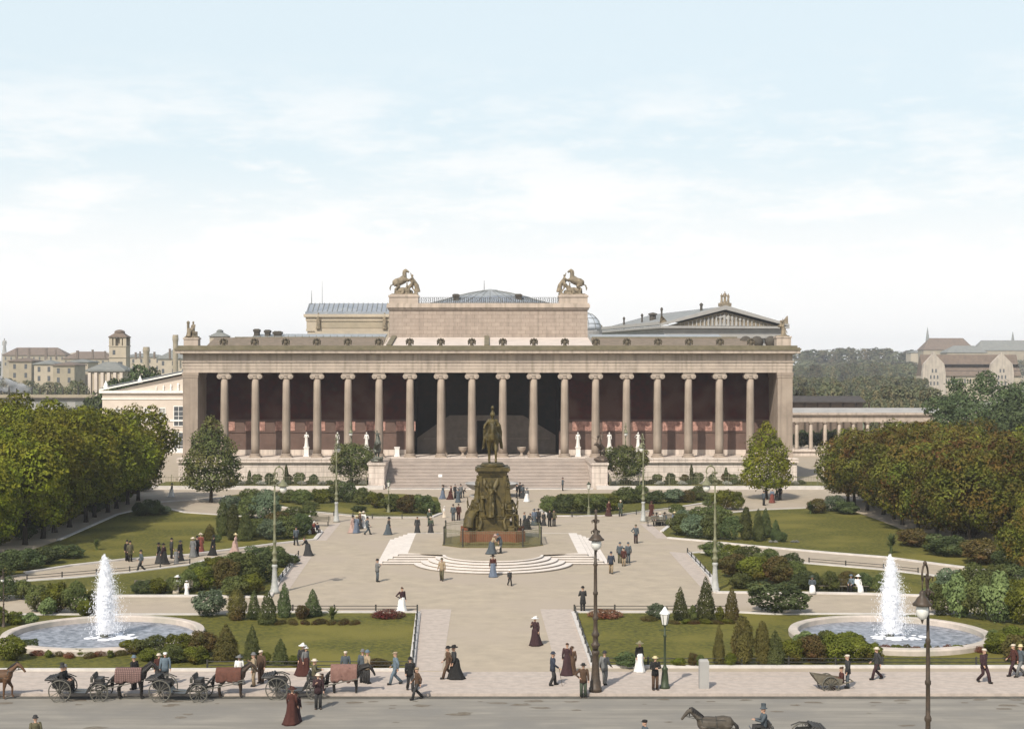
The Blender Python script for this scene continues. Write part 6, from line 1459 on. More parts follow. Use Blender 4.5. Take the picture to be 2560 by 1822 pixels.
# white steam over the viaduct
sm=bpy.data.materials.new('steam'); sm.use_nodes=True; sm.node_tree.nodes.remove(sm.node_tree.nodes['Principled BSDF'])
pv=sm.node_tree.nodes.new('ShaderNodeVolumePrincipled'); pv.inputs['Color'].default_value=(1,1,1,1); pv.inputs['Density'].default_value=.7
tq=sm.node_tree.nodes.new('ShaderNodeTexCoord'); nq=sm.node_tree.nodes.new('ShaderNodeTexNoise'); nq.inputs['Scale'].default_value=.45; nq.inputs['Detail'].default_value=4; sm.node_tree.links.new(tq.outputs['Object'],nq.inputs['Vector'])
rq_=sm.node_tree.nodes.new('ShaderNodeMapRange'); rq_.inputs[1].default_value=.42; rq_.inputs[2].default_value=.70; rq_.inputs[4].default_value=1.1; sm.node_tree.links.new(nq.outputs['Fac'],rq_.inputs[0]); sm.node_tree.links.new(rq_.outputs[0],pv.inputs['Density'])
sm.node_tree.links.new(pv.outputs[0],sm.node_tree.nodes['Material Output'].inputs['Volume'])
b=MB(); rq=random.Random(8)
for k in range(9): b.ball((XX(-30+11*k,352),352+rq.uniform(-1,1),ZZ(850+2.2*k,352)),2.6-.16*k,10,7,(1.3,1,.8))
so_=ob('steam',fuse(b,'steam',sm,.35,2)); so_['kind']='stuff'; so_['label']='white locomotive steam over the viaduct'
# ------------------------------------------------------------------ far trees
k=0
def ft(u,vt,Y,key,label,wpx=None,group=None):
    Y = Y if Y<398 else Y*3.0
    z=ZZ(vt,Y); h={'farA':13.4,'farB':15.6,'farC':13.2,'big':15.4}[key]; s=z/h
    sw=s if wpx is None else wpx*Y/F/{'farA':10,'farB':8.6,'farC':11,'big':17}[key]
    tree(key,label,(XX(u,Y),Y),(sw,sw,s),u*.37,group)
ft(310,800,335,'farC','dark tree with high round crown behind the cream house',100); ft(345,806,338,'farC','dark tree touching the museum corner behind the cream house',60); ft(265,832,332,'farC','dark tree between the pavilion and the cream house',80); ft(222,862,328,'farC','low dark tree left of the cream house roof',70)
ft(165,836,355,'farA','hazy green tree left of the pavilion',60); ft(185,850,350,'farA','hazy olive tree before the pavilion',44); ft(120,868,350,'farB','small hazy tree above the viaduct',36)
ft(60,905,300,'farC','dark tree before the viaduct at the left edge',90); ft(150,905,300,'farC','dark tree before the viaduct near the avenue',80); ft(195,900,295,'farC','dark tree before the viaduct by the cream house',60); ft(250,912,262,'farC','tree left of the cream house front',56)
gf='hazy trees behind the colonnade'
for i,(u,vt,Y,wp) in enumerate(((1780,778,470,50),(1812,776,475,54),(1846,772,480,60),(1885,775,470,58),(1922,770,480,56),(1960,768,485,60),(1998,774,480,60),(2032,778,475,50),(1795,800,430,50),(1835,804,430,60),(1880,800,430,60),(1925,796,430,60),(1970,794,430,64),(2012,800,425,56),(2040,806,425,44),(1775,826,400,60),(1815,832,398,60),(1860,834,398,60),(1900,830,398,60),(1945,828,398,60),(1990,828,400,64),(2030,832,400,60))):
    ft(u,vt,Y,('farA','farB')[i%2],'hazy blue green tree in the wood far behind the colonnade',wp*1.25,gf)
for i,(u,vt,Y,wp,key,lab) in enumerate(((1845,840,350,80,'farA','rusty brown tree behind the dark shed'),(1790,852,352,60,'farA','olive tree behind the left end of the dark shed'),(1940,858,345,60,'farA','light green tree right of the dark shed'),(1990,852,345,66,'farB','green tree above the middle of the colonnade'),(2035,850,345,66,'farA','green tree above the colonnade before the gabled house'),(2075,858,340,60,'farB','brownish tree before the white gable'),(2105,872,335,60,'farA','low tree between the gabled house and the large dark tree'),(1960,880,318,50,'farA','low bushy tree just above the colonnade roof'),(2010,880,318,54,'farA','second low bushy tree just above the colonnade roof'),(2060,886,318,54,'farA','third low bushy tree just above the colonnade roof'))):
    ft(u,vt,Y,key,lab,wp)
for i,(u,vt,Y) in enumerate(((-20,800,420),(40,812,430),(2290,800,470),(2330,790,480))): ft(u,vt,Y,'farA','hazy tree at the %s edge of the far town' % ('left' if u<1000 else 'right'),70,'hazy trees at the town edges')
for i,u in enumerate(range(1768,2060,17)):
    z=ZZ(834+(i*5)%9,560); s=z/13.4; tree(('farA','farB')[i%2],'hazy mid distance tree between the far wood and the dark shed',(XX(u,560+(i%3)*14),560+(i%3)*14),(s*.85,s*.85,s*(1 if i%2==0 else .87)),u*.4,'hazy mid distance trees')
for i,u in enumerate(range(1772,2060,14)):
    z=ZZ(806+(i*7)%9,980); s=z/13.4; tree(('farA','farB')[i%2],'hazy tree low in the far wood',(XX(u,980+(i%3)*20),980+(i%3)*20),(s*.9,s*.9,s*(1 if i%2==0 else .87)),u*.4,'hazy trees low in the far wood')
# cluttered skyline at the left
for i,(u,v0,v1,Y,wp) in enumerate(((30,778,800,980,5),(58,776,800,980,4),(96,776,800,980,5),(118,780,800,980,3),(166,782,800,880,5),(200,780,800,880,4),(228,783,800,880,4),(296,786,800,780,4),(306,784,800,780,3),(338,785,800,780,4),(372,778,800,690,4),(384,782,800,690,3))):
    b=MB(); w_=wp*Y/F; b.box(-w_/2,w_/2,0,w_,0,ZZ(v0,Y)-ZZ(v1,Y)); b.box(-w_*.6,w_*.6,-.1*w_,w_*1.1,ZZ(v0,Y)-ZZ(v1,Y)+.003,ZZ(v0,Y)-ZZ(v1,Y)+.3)
    tag(b.build('chimney_stack',TILEBR,None,False,(XX(u,Y),Y+6,ZZ(v1,Y))),'small brick chimney on the hazy roofs of the left skyline','chimney','chimneys of the left skyline')
for i,(u0,u1,vt,vr,Y) in enumerate(((20,70,806,797,620),(76,120,812,802,600),(118,166,815,806,590),(150,196,808,800,610))):
    block(u0,u1,vt,(vt+30),Y,('hazy house with low hipped roof left of the steam','small hazy house roof above the viaduct steam','hazy roof above the viaduct near the hazy green tree','hazy ochre house behind the hip roofed pavilion')[i],(BUFF,BUFF2)[i%2],(TILEBR,TILEGR)[i%2],vr=vr)
for i,(u,vt,Y,wp) in enumerate(((20,838,520,60),(70,842,510,56),(110,846,500,60),(140,850,480,50))):
    z=ZZ(vt,Y); s=z/13.4; tree('farA','hazy tree before the buff blocks of the left skyline',(XX(u,Y),Y),(wp*Y/F/10,wp*Y/F/10,s),u,'hazy trees of the left skyline')
# trees behind the colonnade columns
for i,u in enumerate(range(1785,2110,26)): ft(u,952,292,'farC','dark tree seen between the colonnade columns',40,'dark trees behind the colonnade')
# ------------------------------------------------------------------ carriages
def wheel_mesh(r,n=12):
    rim=MB(); sg=30
    k0=[(r*math.cos(2*PI*k/sg),0,r*math.sin(2*PI*k/sg)) for k in range(sg+1)]
    rim.tube(k0,.033,6,cap=False)
    sp=MB()
    for k in range(n): q=2*PI*k/n; sp.tube([(.06*math.cos(q),0,.06*math.sin(q)),((r-.02)*math.cos(q),0,(r-.02)*math.sin(q))],[.022,.016],5)
    hb=MB(); hb.lathe([(.05,-.13),(.085,-.06),(.09,.05),(.05,.12)],10); hb.xform(Matrix.Rotation(R(90),4,'X'))
    return rim.mesh('wheel_rim',WHEELM),sp.mesh('wheel_spokes',WHEELM),hb.mesh('wheel_hub',IRON)
WHEELM=mat('wheel_paint',(.13,.12,.095),.6,(.09,.085,.07),scale=5); CARR=mat('carriage_lacquer',(.022,.022,.021),.35,(.035,.033,.03),scale=2,spec=.5); LEATH=mat('black_leather',(.035,.033,.03),.55,(.055,.05,.045),scale=6)
WB,WF=wheel_mesh(.55),wheel_mesh(.44)
def wheel(par,ms,loc):
    a=ob('wheel',ms[0],par,loc); ob('wheel_spokes',ms[1],a); ob('wheel_hub',ms[2],a)
def carriage():
    r=thing('open_carriage','x','carriage')
    b=MB()
    prof=[(-1.35,1.00),(-1.28,.78),(-1.02,.66),(-.55,.60),(-.40,.44),(.28,.42),(.50,.58),(.62,.86),(.66,.86),(.56,.54),(.32,.36),(-.44,.38),(-.60,.54),(-1.05,.60),(-1.36,.74),(-1.42,1.0)]
    b.xprism(prof,-.50,.50)
    side=[(-1.38,1.02),(-1.30,.74),(-1.02,.62),(-.58,.58),(-.48,.80),(-.62,.98)]
    for y in (-.53,.50): b.xprism(side,y,y+.03)
    b.xprism([(.50,.50),(.30,.42),(.42,.66),(.60,.88)],-.53,-.50); b.xprism([(.50,.50),(.30,.42),(.42,.66),(.60,.88)],.50,.53)
    b.build('carriage_body',CARR,r)
    b=MB(); b.box(-1.22,-.68,-.47,.47,.72,.84); b.xprism([(-1.36,.84),(-1.22,.84),(-1.26,1.16),(-1.40,1.14)],-.47,.47); b.build('passenger_seat',LEATH,r)
    b=MB()
    for i in range(5): b.tube([(-1.02-.10*i,-.56,1.05+.015*i),(-1.18-.13*i,-.55,1.22-.03*i),(-1.18-.13*i,.55,1.22-.03*i),(-1.02-.10*i,.56,1.05+.015*i)],.055,6)
    b.build('folded_hood',LEATH,r)
    b=MB(); b.box(.72,1.08,-.42,.42,.98,1.10); b.xprism([(.70,1.10),(.76,1.10),(.68,1.34),(.62,1.32)],-.42,.42); b.xprism([(.60,.86),(1.12,.80),(1.08,.98),(.72,.98)],-.38,.38); b.build('driver_seat',LEATH,r)
    b=MB(); b.xprism([(1.08,.70),(1.32,.74),(1.52,1.06),(1.48,1.08),(1.30,.80),(1.08,.76)],-.40,.40); b.build('footboard',CARR,r)
    b=MB(); b.tube([(-.95,-.72,.55),(-.95,.72,.55)],.035,6); b.tube([(1.02,-.66,.44),(1.02,.66,.44)],.035,6); b.tube([(-.95,0,.55),(.2,0,.40),(1.02,0,.46)],.035,6)
    for x,z in ((-.95,.55),(1.02,.44)):
        for y in (-.45,.45): b.tube([(x-.42,y,z+.12),(x,y,z+.05),(x+.42,y,z+.12)],.022,5); b.tube([(x-.42,y,z+.13),(x,y,z+.22),(x+.42,y,z+.13)],.022,5)
    b.build('undercarriage',IRON,r)
    b=MB()
    for y in (-.34,.34): b.tube([(1.15,y,.58),(1.8,y,.70),(3.2,y*.9,.98)],[.035,.032,.022],6)
    b.build('shaft_pole',WHEELM,r)
    b=MB()
    for y in (-.60,.60): b.box(.58,.70,y-.06,y+.06,.98,1.2); b.lathe([(.08,1.2),(.02,1.3)],6,(.64,y,0))
    b.build('carriage_lamp',IRON,r)
    b=MB()
    for s in (-1,1): b.tube([(-1.55,s*.66,.98),(-1.25,s*.70,1.14),(-.80,s*.70,1.16),(-.42,s*.68,1.02)],.03,5); b.tube([(.55,s*.66,.86),(.80,s*.68,.98),(1.25,s*.66,.96)],.03,5)
    b.build('mudguard',LEATH,r)
    for s in (-1,1): wheel(r,WB,(-.95,s*.70,.55)); wheel(r,WF,(1.02,s*.64,.44))
    return r
cr=carriage(); uc=[False]; GC='open cabs at the kerb'
ZR=-.14
def at(u,v,z=ZR):
    d=(H-z)*F/(v-V0); return (XX(u,d),d)
c1x,c1y=at(182,1557); c2x,c2y=at(405,1558); c3x,c3y=at(661,1552)
place(cr,uc,(c1x,c1y,ZR),R(2),'black open cab with two passengers, leftmost at the kerb','carriage',GC)
place(cr,uc,(c2x,c2y,ZR),R(-3),'empty black open cab between two blanketed horses','carriage',GC)
place(cr,uc,(c3x,c3y,ZR),R(1),'open cab with a coachman on its box, nearest the middle path','carriage',GC)
def plaid_mat():
    m=mat('plaid_blanket',(.13,.11,.095),.95); nt=m.node_tree; tc=nt.nodes.new('ShaderNodeTexCoord'); outs=[]
    for ax in 'XZ':
        wv=nt.nodes.new('ShaderNodeTexWave'); wv.bands_direction=ax; wv.inputs['Scale'].default_value=3.2; wv.inputs['Distortion'].default_value=.6; wv.inputs['Detail'].default_value=2
        nt.links.new(tc.outputs['Object'],wv.inputs['Vector']); outs.append(wv.outputs['Fac'])
    ad=nt.nodes.new('ShaderNodeMath'); ad.operation='MULTIPLY'; nt.links.new(outs[0],ad.inputs[0]); nt.links.new(outs[1],ad.inputs[1])
    mx=nt.nodes.new('ShaderNodeMix'); mx.data_type='RGBA'; mx.inputs['A'].default_value=(.085,.05,.045,1); mx.inputs['B'].default_value=(.30,.19,.16,1)
    nt.links.new(ad.outputs[0],mx.inputs['Factor']); nt.links.new(mx.outputs['Result'],nt.nodes['Principled BSDF'].inputs['Base Color']); return m
plaid=plaid_mat(); redbl=mat('brown_red_blanket',(.13,.055,.038),.95,(.09,.04,.028),scale=6,bump=.4,bscale=6); pinkbl=mat('dusty_pink_blanket',(.22,.125,.10),.95,(.16,.085,.068),scale=5,bump=.4,bscale=6)
h1=at(296,1556); o=horse('dark horse under a grey and red plaid blanket behind the second cab',h1,0,DARKH,'stand','level',.97); blanket(o,plaid); harness(o)
h2=at(518,1553); o=horse('bay horse under a brown red blanket between second and third cabs',h2,0,BAY,'stand','level',.93); blanket(o,redbl); harness(o)
h3=at(775,1549); o=horse('dark horse under a dusty pink blanket before the third cab',h3,0,DARKH,'stand','low',.98); blanket(o,pinkbl,1.0); harness(o)
h0=at(-3,1557); o=horse('brown horse entering at the left edge of the street',h0,0,CHESTH,'walk','level',.97); harness(o)
# vehicles at the bottom edge, heading left
d=67.2; o=horse('grey dun cart horse walking left at the bottom of the street',(XX(1590,d),d),180,GREYH,'walk','level',1.0); harness(o)
place(cr,uc,(XX(1748,d),d,ZR),R(180),'open carriage driven left at the bottom edge of the street','carriage',GC)
d=63.2; o=horse('brown horse with only head and back showing at the bottom edge',(XX(1330,d),d),180,CHESTH,'walk','low',1.0); harness(o)
# hand cart with basket load
x,y=at(1848,1541); hc=thing('hand_cart','low wooden dog cart with a basket load by the kerb at the right','cart',(x,y,ZR),R(4))
b=MB(); b.box(-.55,.55,-.38,.38,.42,.48)
for s in (-1,1): b.xprism([(-.6,.48),(.55,.48),(.62,.74),(-.95,.98),(-.9,.86)],s*.38-.02,s*.38+.02)
b.xprism([(-.95,.98),(-.6,.48),(-.55,.48),(-.88,.98)],-.36,.36); b.build('cart_body',WOODG,hc)
b=MB(); b.tube([(.5,-.3,.45),(1.2,-.26,.6)],.03,6); b.tube([(.5,.3,.45),(1.2,.26,.6)],.03,6); b.tube([(1.18,-.3,.6),(1.18,.3,.6)],.03,6); b.build('cart_handle',WOODG,hc)
for s in (-1,1): wheel(hc,WF,(-.05,s*.46,.44))
b=MB()
for i in range(9): b.ball((-.35+.1*i,.12*math.sin(i*2.1),.60+.03*(i%3)),.17,8,5,(1.1,1,.8))
b.build('basket_load',mat('sack_brown',(.10,.05,.03),.9,(.07,.04,.025),scale=6),hc,True)

# ------------------------------------------------------------------ people
P=person
def pp(u,v,z=0): 
    d=(H-z)*F/(v-V0); return (XX(u,d),d)
# promenade on the left
P('man in an olive coat standing on the left promenade by the lawn',pp(290,1251),-60,top='olive',bot='black',hatc='black',long=True)
P('man in black standing behind the olive coated man on the left promenade',pp(283,1249),-40,top='black',bot='black')
P('man in a dark suit striding left along the promenade behind the left fountain jet',pp(314.7,1273),195,pose='walk',top='slate',bot='charcoal')
P('woman in a black dress, left one of a close pair on the left promenade',pp(354,1254.5),170,'w',top='black',bot='charcoal',hat='wide',hatc='black')
P('woman in a plum black dress, right one of a close pair on the left promenade',pp(364.7,1256),150,'w',top='plum',bot='black',hat='wide',hatc='black')
P('man in a dark coat behind the pair of black dressed women',pp(382,1244),30,top='charcoal',bot='black')
P('child in grey standing beside the black dressed women on the promenade',pp(393,1256),-80,'g',top='grey',bot='grey',hat='boater',hatc='grey')
P('woman in black next to the grey child on the promenade',pp(401.7,1249),-30,'w',top='black',bot='black',hat='wide',hatc='charcoal')
P('woman in a pale grey dress on the left promenade',pp(430,1241),-100,'w',top='grey',bot='grey',hat='wide',hatc='cream')
P('man in black between the grey and the red dressed women',pp(439,1239),60,top='black',bot='black')
P('woman in a red dress on the left promenade',pp(447.5,1231),90,'w',top='red',bot='red',hat='wide',hatc='cream')
P('woman in a wide black dress alone near the conifers of the left promenade',pp(475.7,1237),-20,'w',top='black',bot='black',hat='wide',hatc='black')
P('woman in a pink dress and straw hat at the plaza end of the promenade',pp(525,1231.6),0,'w',top='pink',bot='pink',hat='wide',hatc='straw')
x,y=pp(395,1322); P('woman in white sitting on the bench behind the left fountain',(x,y),-90,'w',pose='sit',top='white',bot='cream',hat='wide',hatc='white')
x,y=pp(416,1326); P('small child in white beside the left fountain bench',(x,y),-90,'g',top='white',bot='white',hat='boater',hatc='white',scale=.85)
# left plaza edge
P('man in a blue grey coat walking beside the upper left shrubbery',pp(660,1215),110,pose='walk',top='slate',bot='charcoal',hatc='black')
P('stooping woman in a black dress at the white left plaza strip',pp(684.7,1238),180,'w',pose='lean',top='black',bot='charcoal',hat='bun')
for i,(u,v,t_,lab) in enumerate(((683,1189,'white','child in white on the left bench, nearest the shrubs'),(692,1189,'redbrown','child in dark red on the left bench, between two others'),(700,1187,'red','child in red and white at the near end of the left bench'))): P(lab,pp(u,v),-40,'g',pose='sit',top=t_,bot=('white','redbrown','white')[i],hat='boater',hatc=('cream','redbrown','white')[i],scale=1.2)
P('child in red standing behind the children on the left bench',pp(690,1180),-60,'g',top='redbrown',bot='cream',hat='boater',hatc='white',scale=1.15)
P('boy in dark blue sitting at the right end of the left bench',pp(707,1189),-50,'b',pose='sit',top='navy',bot='charcoal',hat='cap',hatc='black',scale=1.2)
P('woman in a pink jacket leftmost by the pale left arc lamp',pp(786,1187),-30,'w',top='pink',bot='pink',hat='wide',hatc='black')
P('woman in a light blue dress in the group by the pale left arc lamp',pp(795,1187),60,'w',top='blue',bot='blue',hat='wide',hatc='straw')
P('woman in a dark brown coat with straw hat behind the blue dressed woman',pp(802,1178),40,'w',top='brown',bot='charcoal',hat='wide',hatc='straw')
P('woman in a white dress in the group by the pale left arc lamp',pp(810,1176.5),-110,'w',top='white',bot='white',hat='wide',hatc='cream')
P('man in dark clothes striding right beside the light dressed women',pp(818.5,1191),10,pose='walk',top='slate',bot='slate')
P('woman in a long dark grey dress walking alone left of the terrace',pp(866.5,1191),20,'w',top='charcoal',bot='slate',hat='wide',hatc='black')
P('woman in a dark bell shaped dress behind the left corner of the terrace',pp(930,1189.5),-90,'w',top='charcoal',bot='charcoal',hat='bun')
P('woman in dark green with light hat beside the left monument railing',pp(960,1190),90,'w',top='green',bot='charcoal',hat='wide',hatc='cream')
P('man in a green coat behind the dark green woman at the monument',pp(957,1172),120,top='green',bot='green',hatc='cream')
# behind the monument, left
P('woman in a blue skirt and black bodice at the foot of the museum stairs',pp(987.5,1111),30,'w',top='slate',bot='blue',hat='wide',hatc='black')
P('woman in a dark red dress near the granite bowl',pp(1005,1112.5),10,'w',top='redbrown',bot='redbrown',hat='bun')
P('man in grey beside the dark red dressed woman near the bowl',pp(1014,1110),-40,top='charcoal',bot='charcoal',hatc='grey')
P('woman in slate grey left of the granite bowl, facing the museum',pp(1021,1119),80,'w',top='slate',bot='slate',hat='wide',hatc='grey')
P('man in a pale coat left of the granite bowl',pp(1027,1110),120,top='grey',bot='slate',hatc='black')
P('small child in white on the path behind the left of the monument',pp(990,1153.5),-20,'g',top='white',bot='cream',hat='boater',hatc='white')
P('man in dark slate walking with the red coated man behind the monument',pp(1010,1160),-90,top='slate',bot='slate')
P('man in a dark red coat walking with the slate man behind the monument',pp(1022,1159),-90,top='redbrown',bot='redbrown')
P('boy crouched at the rim of the granite bowl',pp(1033,1108),0,'b',pose='lean',top='black',bot='charcoal',hat='cap')
# behind the monument, right
P('man in black at the right of the granite bowl',pp(1152,1109),180,top='black',bot='charcoal',hatc='black')
P('man in a dark coat just right of the black one behind the monument',pp(1159,1106),-120,top='charcoal',bot='black')
P('woman in dark slate behind the right of the monument near the bowl',pp(1165,1110),-60,'w',top='slate',bot='charcoal',hat='wide',hatc='black')
P('woman with a white apron skirt behind the right of the monument',pp(1174,1118),-70,'w',top='grey',bot='white',hat='wide',hatc='grey')
P('woman in dark grey, left of the stooping pair by the right railing',pp(1169,1178),160,'w',top='slate',bot='charcoal',hat='bun'); P('woman in black, right of the stooping pair by the right railing',pp(1177,1179),30,'w',pose='lean',top='charcoal',bot='black',hat='bun')
P('woman in slate blue in the row of people right of the monument',pp(1190.6,1170.5),-80,'w',top='blue',bot='slate',hat='wide',hatc='slate'); P('woman in a black dress next to the slate blue woman',pp(1200,1170),-100,'w',top='charcoal',bot='black',hat='wide',hatc='black')
P('girl in dark clothes between the women and two men right of the monument',pp(1211.7,1171),-60,'g',top='charcoal',bot='charcoal',hat='boater',hatc='charcoal',scale=1.15)
P('man in black, left of two side by side before the right shrubs',pp(1225,1173),-95,top='black',bot='black',hatc='black'); P('man in dark olive, right of two side by side before the right shrubs',pp(1234.5,1172.7),-80,top='olive',bot='charcoal')
P('man in dark grey standing at the top of the right shrubs by the stairs',pp(1253.7,1093),0,pose='hold',top='slate',bot='charcoal')
P('woman in dark red on the grass edge right of the monument',pp(1356.6,1149.5),-60,'w',top='redbrown',bot='redbrown',hat='bun'); P('man in dark green on the grass edge near the slender gas lamp',pp(1383,1149.5),-90,pose='walk',top='green',bot='green',hatc='cream')
P('woman in dark red beside the pale right arc lamp',pp(1451.6,1151.5),-100,'w',top='redbrown',bot='redbrown',hat='wide',hatc='redbrown')
# right benches
for i,(u,t_,b_,k,lab) in enumerate(((1456,'grey','charcoal','m','man in grey sitting at the left end of the right bench'),(1463,'charcoal','black','w','woman in black sitting second on the right bench'),(1471,'white','charcoal','m','man in a white jacket sitting in the middle of the right bench'),(1481,'slate','slate','w','woman in slate blue sitting on the right bench'))): P(lab,pp(u,1171-.5*i),-75,k,pose='sit',top=t_,bot=b_,hat='wide' if k=='w' else 'boater',hatc='cream' if i==2 else 'black')
P('woman in blue sitting on the bench under the right shrubs',pp(1503,1168),-90,'w',pose='sit',top='blue',bot='cream',hat='wide',hatc='straw')
P('man in dark clothes on the path by the right conical tree, leftmost there',pp(1702,1126),30,top='slate',bot='charcoal'); P('woman in blue bodice and red skirt under the right conical tree',pp(1721,1120),60,'w',top='blue',bot='red',hat='wide',hatc='cream')
P('girl in dark green under the right conical tree',pp(1731,1115),-30,'g',top='green',bot='charcoal',hat='boater',hatc='black',scale=1.2); P('man in black standing right of the right conical tree trunk',pp(1738.6,1114),-120,top='black',bot='black')
# terrace and plaza
ZP_=.768
P('woman in dark skirt and pink straw hat pushing a pram on the terrace',pp(1097,1234,ZP_),0,'w',pose='lean',top='tan',bot='slate',hat='wide',hatc='pink',z=ZP_)
P('man in slate grey bending over the pram on the terrace',pp(1116,1232.5,ZP_),190,pose='lean',top='slate',bot='slate',z=ZP_,hatc='slate')
d=pp(1106.5,1233,ZP_); pr=thing('pram','small cream baby carriage between a couple on the terrace','pram',(d[0],d[1],ZP_)); b=MB(); b.xprism([(-.32,.62),(-.24,.42),(.24,.42),(.34,.62),(.30,.64),(-.1,.62),(-.3,.95),(-.36,.9)],-.2,.2); b.build('pram_body',CL['cream'],pr); b=MB()
for x_ in (-.22,.22):
    for s in (-1,1): b.tube([(x_+.2*math.cos(2*PI*k/12),s*.2,.22+.2*math.sin(2*PI*k/12)) for k in range(13)],.016,5,cap=False)
b.tube([(-.3,.18,.6),(-.62,.18,.9),(-.62,-.18,.9),(-.3,-.18,.6)],.016,5); b.build('pram_wheel_frame',IRON,pr)
P('woman in a blue skirt and dark red bodice before the round terrace steps',pp(1098.6,1284.5),95,'w',top='redbrown',bot='blue',hat='wide',hatc='black')
P('boy in dark clothes walking before the round terrace steps',pp(1135.7,1304.5),-70,'b',pose='walk',top='charcoal',bot='black',hat='boater',hatc='white')
P('man in a brown grey coat walking away left of the round steps',pp(984.7,1293.5),-100,pose='cane',top='tan',bot='olive',hatc='olive')
P('man in a pale jacket with raised leg at the left corner of the terrace steps',pp(840.6,1296),20,pose='hold',top='grey',bot='slate',hatc='black')
P('maid in black blouse and long white apron by the red flowering bush',pp(896,1364),-60,'w',pose='akimbo',top='plum',bot='white',hat='bun')
P('man in a grey coat with hands in pockets on the right plaza near the benches',pp(1417,1210.5),-90,pose='akimbo',top='slate',bot='plum',hatc='olive')
P('man in slate, left of the trio on the right plaza',pp(1381.5,1254.5),70,pose='akimbo',top='slate',bot='olive',hatc='slate'); P('boy in a red brown jacket between two men on the right plaza',pp(1390,1261),80,'b',top='redbrown',bot='tan',hat='cap',scale=1.25); P('man in slate, right of the trio on the right plaza',pp(1400,1254.5),100,top='slate',bot='slate',hatc='slate')
P('man in a dark blue coat walking away beside the terrace steps on the right',pp(1361.7,1278),80,pose='cane',top='navy',bot='tan',hatc='navy')
P('man in a black frock coat with folded arms behind the right lawn edge',pp(1299,1364),110,pose='fold',top='charcoal',bot='charcoal',long=True,hatc='black')
P('woman in a dark brown dress and white hat on the middle path',pp(1192.6,1438),-120,'w',pose='hold',top='plum',bot='plum',hat='wide',hatc='white')
# street pavement
P('man in a brown coat striding left with the black dressed woman',pp(999,1512),190,pose='walk',top='brown',bot='brown',hatc='black'); P('woman in a wide black dress beside the striding brown coated man',pp(1012,1512),180,'w',top='charcoal',bot='black',hat='wide',hatc='black',scale=1.04)
o=P('man in dark blue with a bowler and walking cane by the middle path',pp(1231.6,1527),10,pose='cane',top='navy',bot='charcoal',hatc='navy'); b=MB(); b.tube([(.30,-.27,.92),(.46,-.27,.01)],.013,5); b.build('walking_cane',IRONBR,o)
P('woman in a dark brown dress seen from behind on the right stone strip',pp(1264,1502),80,'w',top='plum',bot='plum',hat='bun'); P('girl in tan beside the dark brown dressed woman on the right strip',pp(1275,1502),100,'g',top='brown',bot='brown',hat='boater',hatc='brown',scale=1.2)
P('man in brown with boater, hand on hip, in the street by the arc lamp',pp(1300,1554,ZR),-95,pose='akimbo',top='brown',bot='green',hat='boater',hatc='black',z=ZR)
P('man in a pale grey coat half behind the foot of the dark brown arc lamp',pp(1347,1525),60,pose='cane',top='grey',bot='grey',hatc='charcoal')
P('girl in black bodice, white apron and straw hat by the dark bush on the pavement',pp(1425,1497),-60,'g',top='black',bot='white',hat='wide',hatc='straw',scale=1.3)
P('man in black jacket and brown trousers leaning near the gas lamp',pp(1460,1537),-80,pose='fold',top='black',bot='brown',hat='boater',hatc='straw')
P('man in a pale blue suit striding left before the left lawn',pp(882,1525),185,pose='walk',top='bluegrey',bot='bluegrey',hat='cap',hatc='tan')
P('man in black strolling at the corner of the left stone strip',pp(914,1539),-80,pose='walk',top='black',bot='charcoal',hatc='black'); P('boy in a brown jacket walking in the street near the strolling man',pp(930,1558,ZR),200,'b',pose='walk',top='brown',bot='charcoal',hat='cap',hatc='tan',scale=1.35,z=ZR)
P('man in dark red brown coat standing in the street before the third cab',pp(709,1579,ZR),-80,pose='hold',top='plum',bot='charcoal',hat='boater',hatc='cream',z=ZR)
P('woman in a dark red dress in the street before the third cab',pp(651,1611,ZR),70,'w',top='redbrown',bot='redbrown',hat='wide',hatc='redbrown',z=ZR); P('child in dark brown close beside the dark red dressed woman',pp(661,1607,ZR),80,'g',top='plum',bot='plum',hat='boater',hatc='brown',scale=1.1,z=ZR)
P('woman in a dark red skirt and white hat behind the third cab',pp(674,1505),-60,'w',top='charcoal',bot='redbrown',hat='wide',hatc='white')
P('girl in white hat beside the red skirted woman behind the third cab',pp(681,1505),-40,'g',top='grey',bot='redbrown',hat='boater',hatc='white',scale=1.25)
P('boy in a grey jacket behind the pink blanketed horse',pp(770,1517),-90,'b',top='slate',bot='charcoal',hat='cap',hatc='cream',scale=1.3)
P('man in dark grey behind the head of the pink blanketed horse',pp(808,1521),60,top='slate',bot='charcoal',hatc='grey'); P('man in a pale tan coat beside the head of the pink blanketed horse',pp(818,1523),40,top='tan',bot='charcoal',hatc='bluegrey')
P('man in tan at the head of the red blanketed horse',pp(566,1529),180,pose='hold',top='tan',bot='tan',hatc='grey'); P('man in dark brown standing right of the red blanketed horse head',pp(582,1522),-120,top='brown',bot='brown',hat='cap',hatc='cream')
P('woman in a white blouse behind the back of the red blanketed horse',pp(533,1524),-80,'w',top='white',bot='grey',hat='wide',hatc='grey',scale=.88)
P('man in a dark coat with pale sleeve behind the plaid blanketed horse',pp(299,1536),150,top='black',bot='charcoal',hatc='bluegrey'); P('man in grey vest standing tall behind the second cab',pp(368,1527),-80,top='bluegrey',bot='charcoal',hat='cap',hatc='white'); P('girl in red brown beside the grey vested man behind the second cab',pp(354,1525),-60,'g',top='redbrown',bot='charcoal',hat='boater',hatc='cream',scale=1.3)
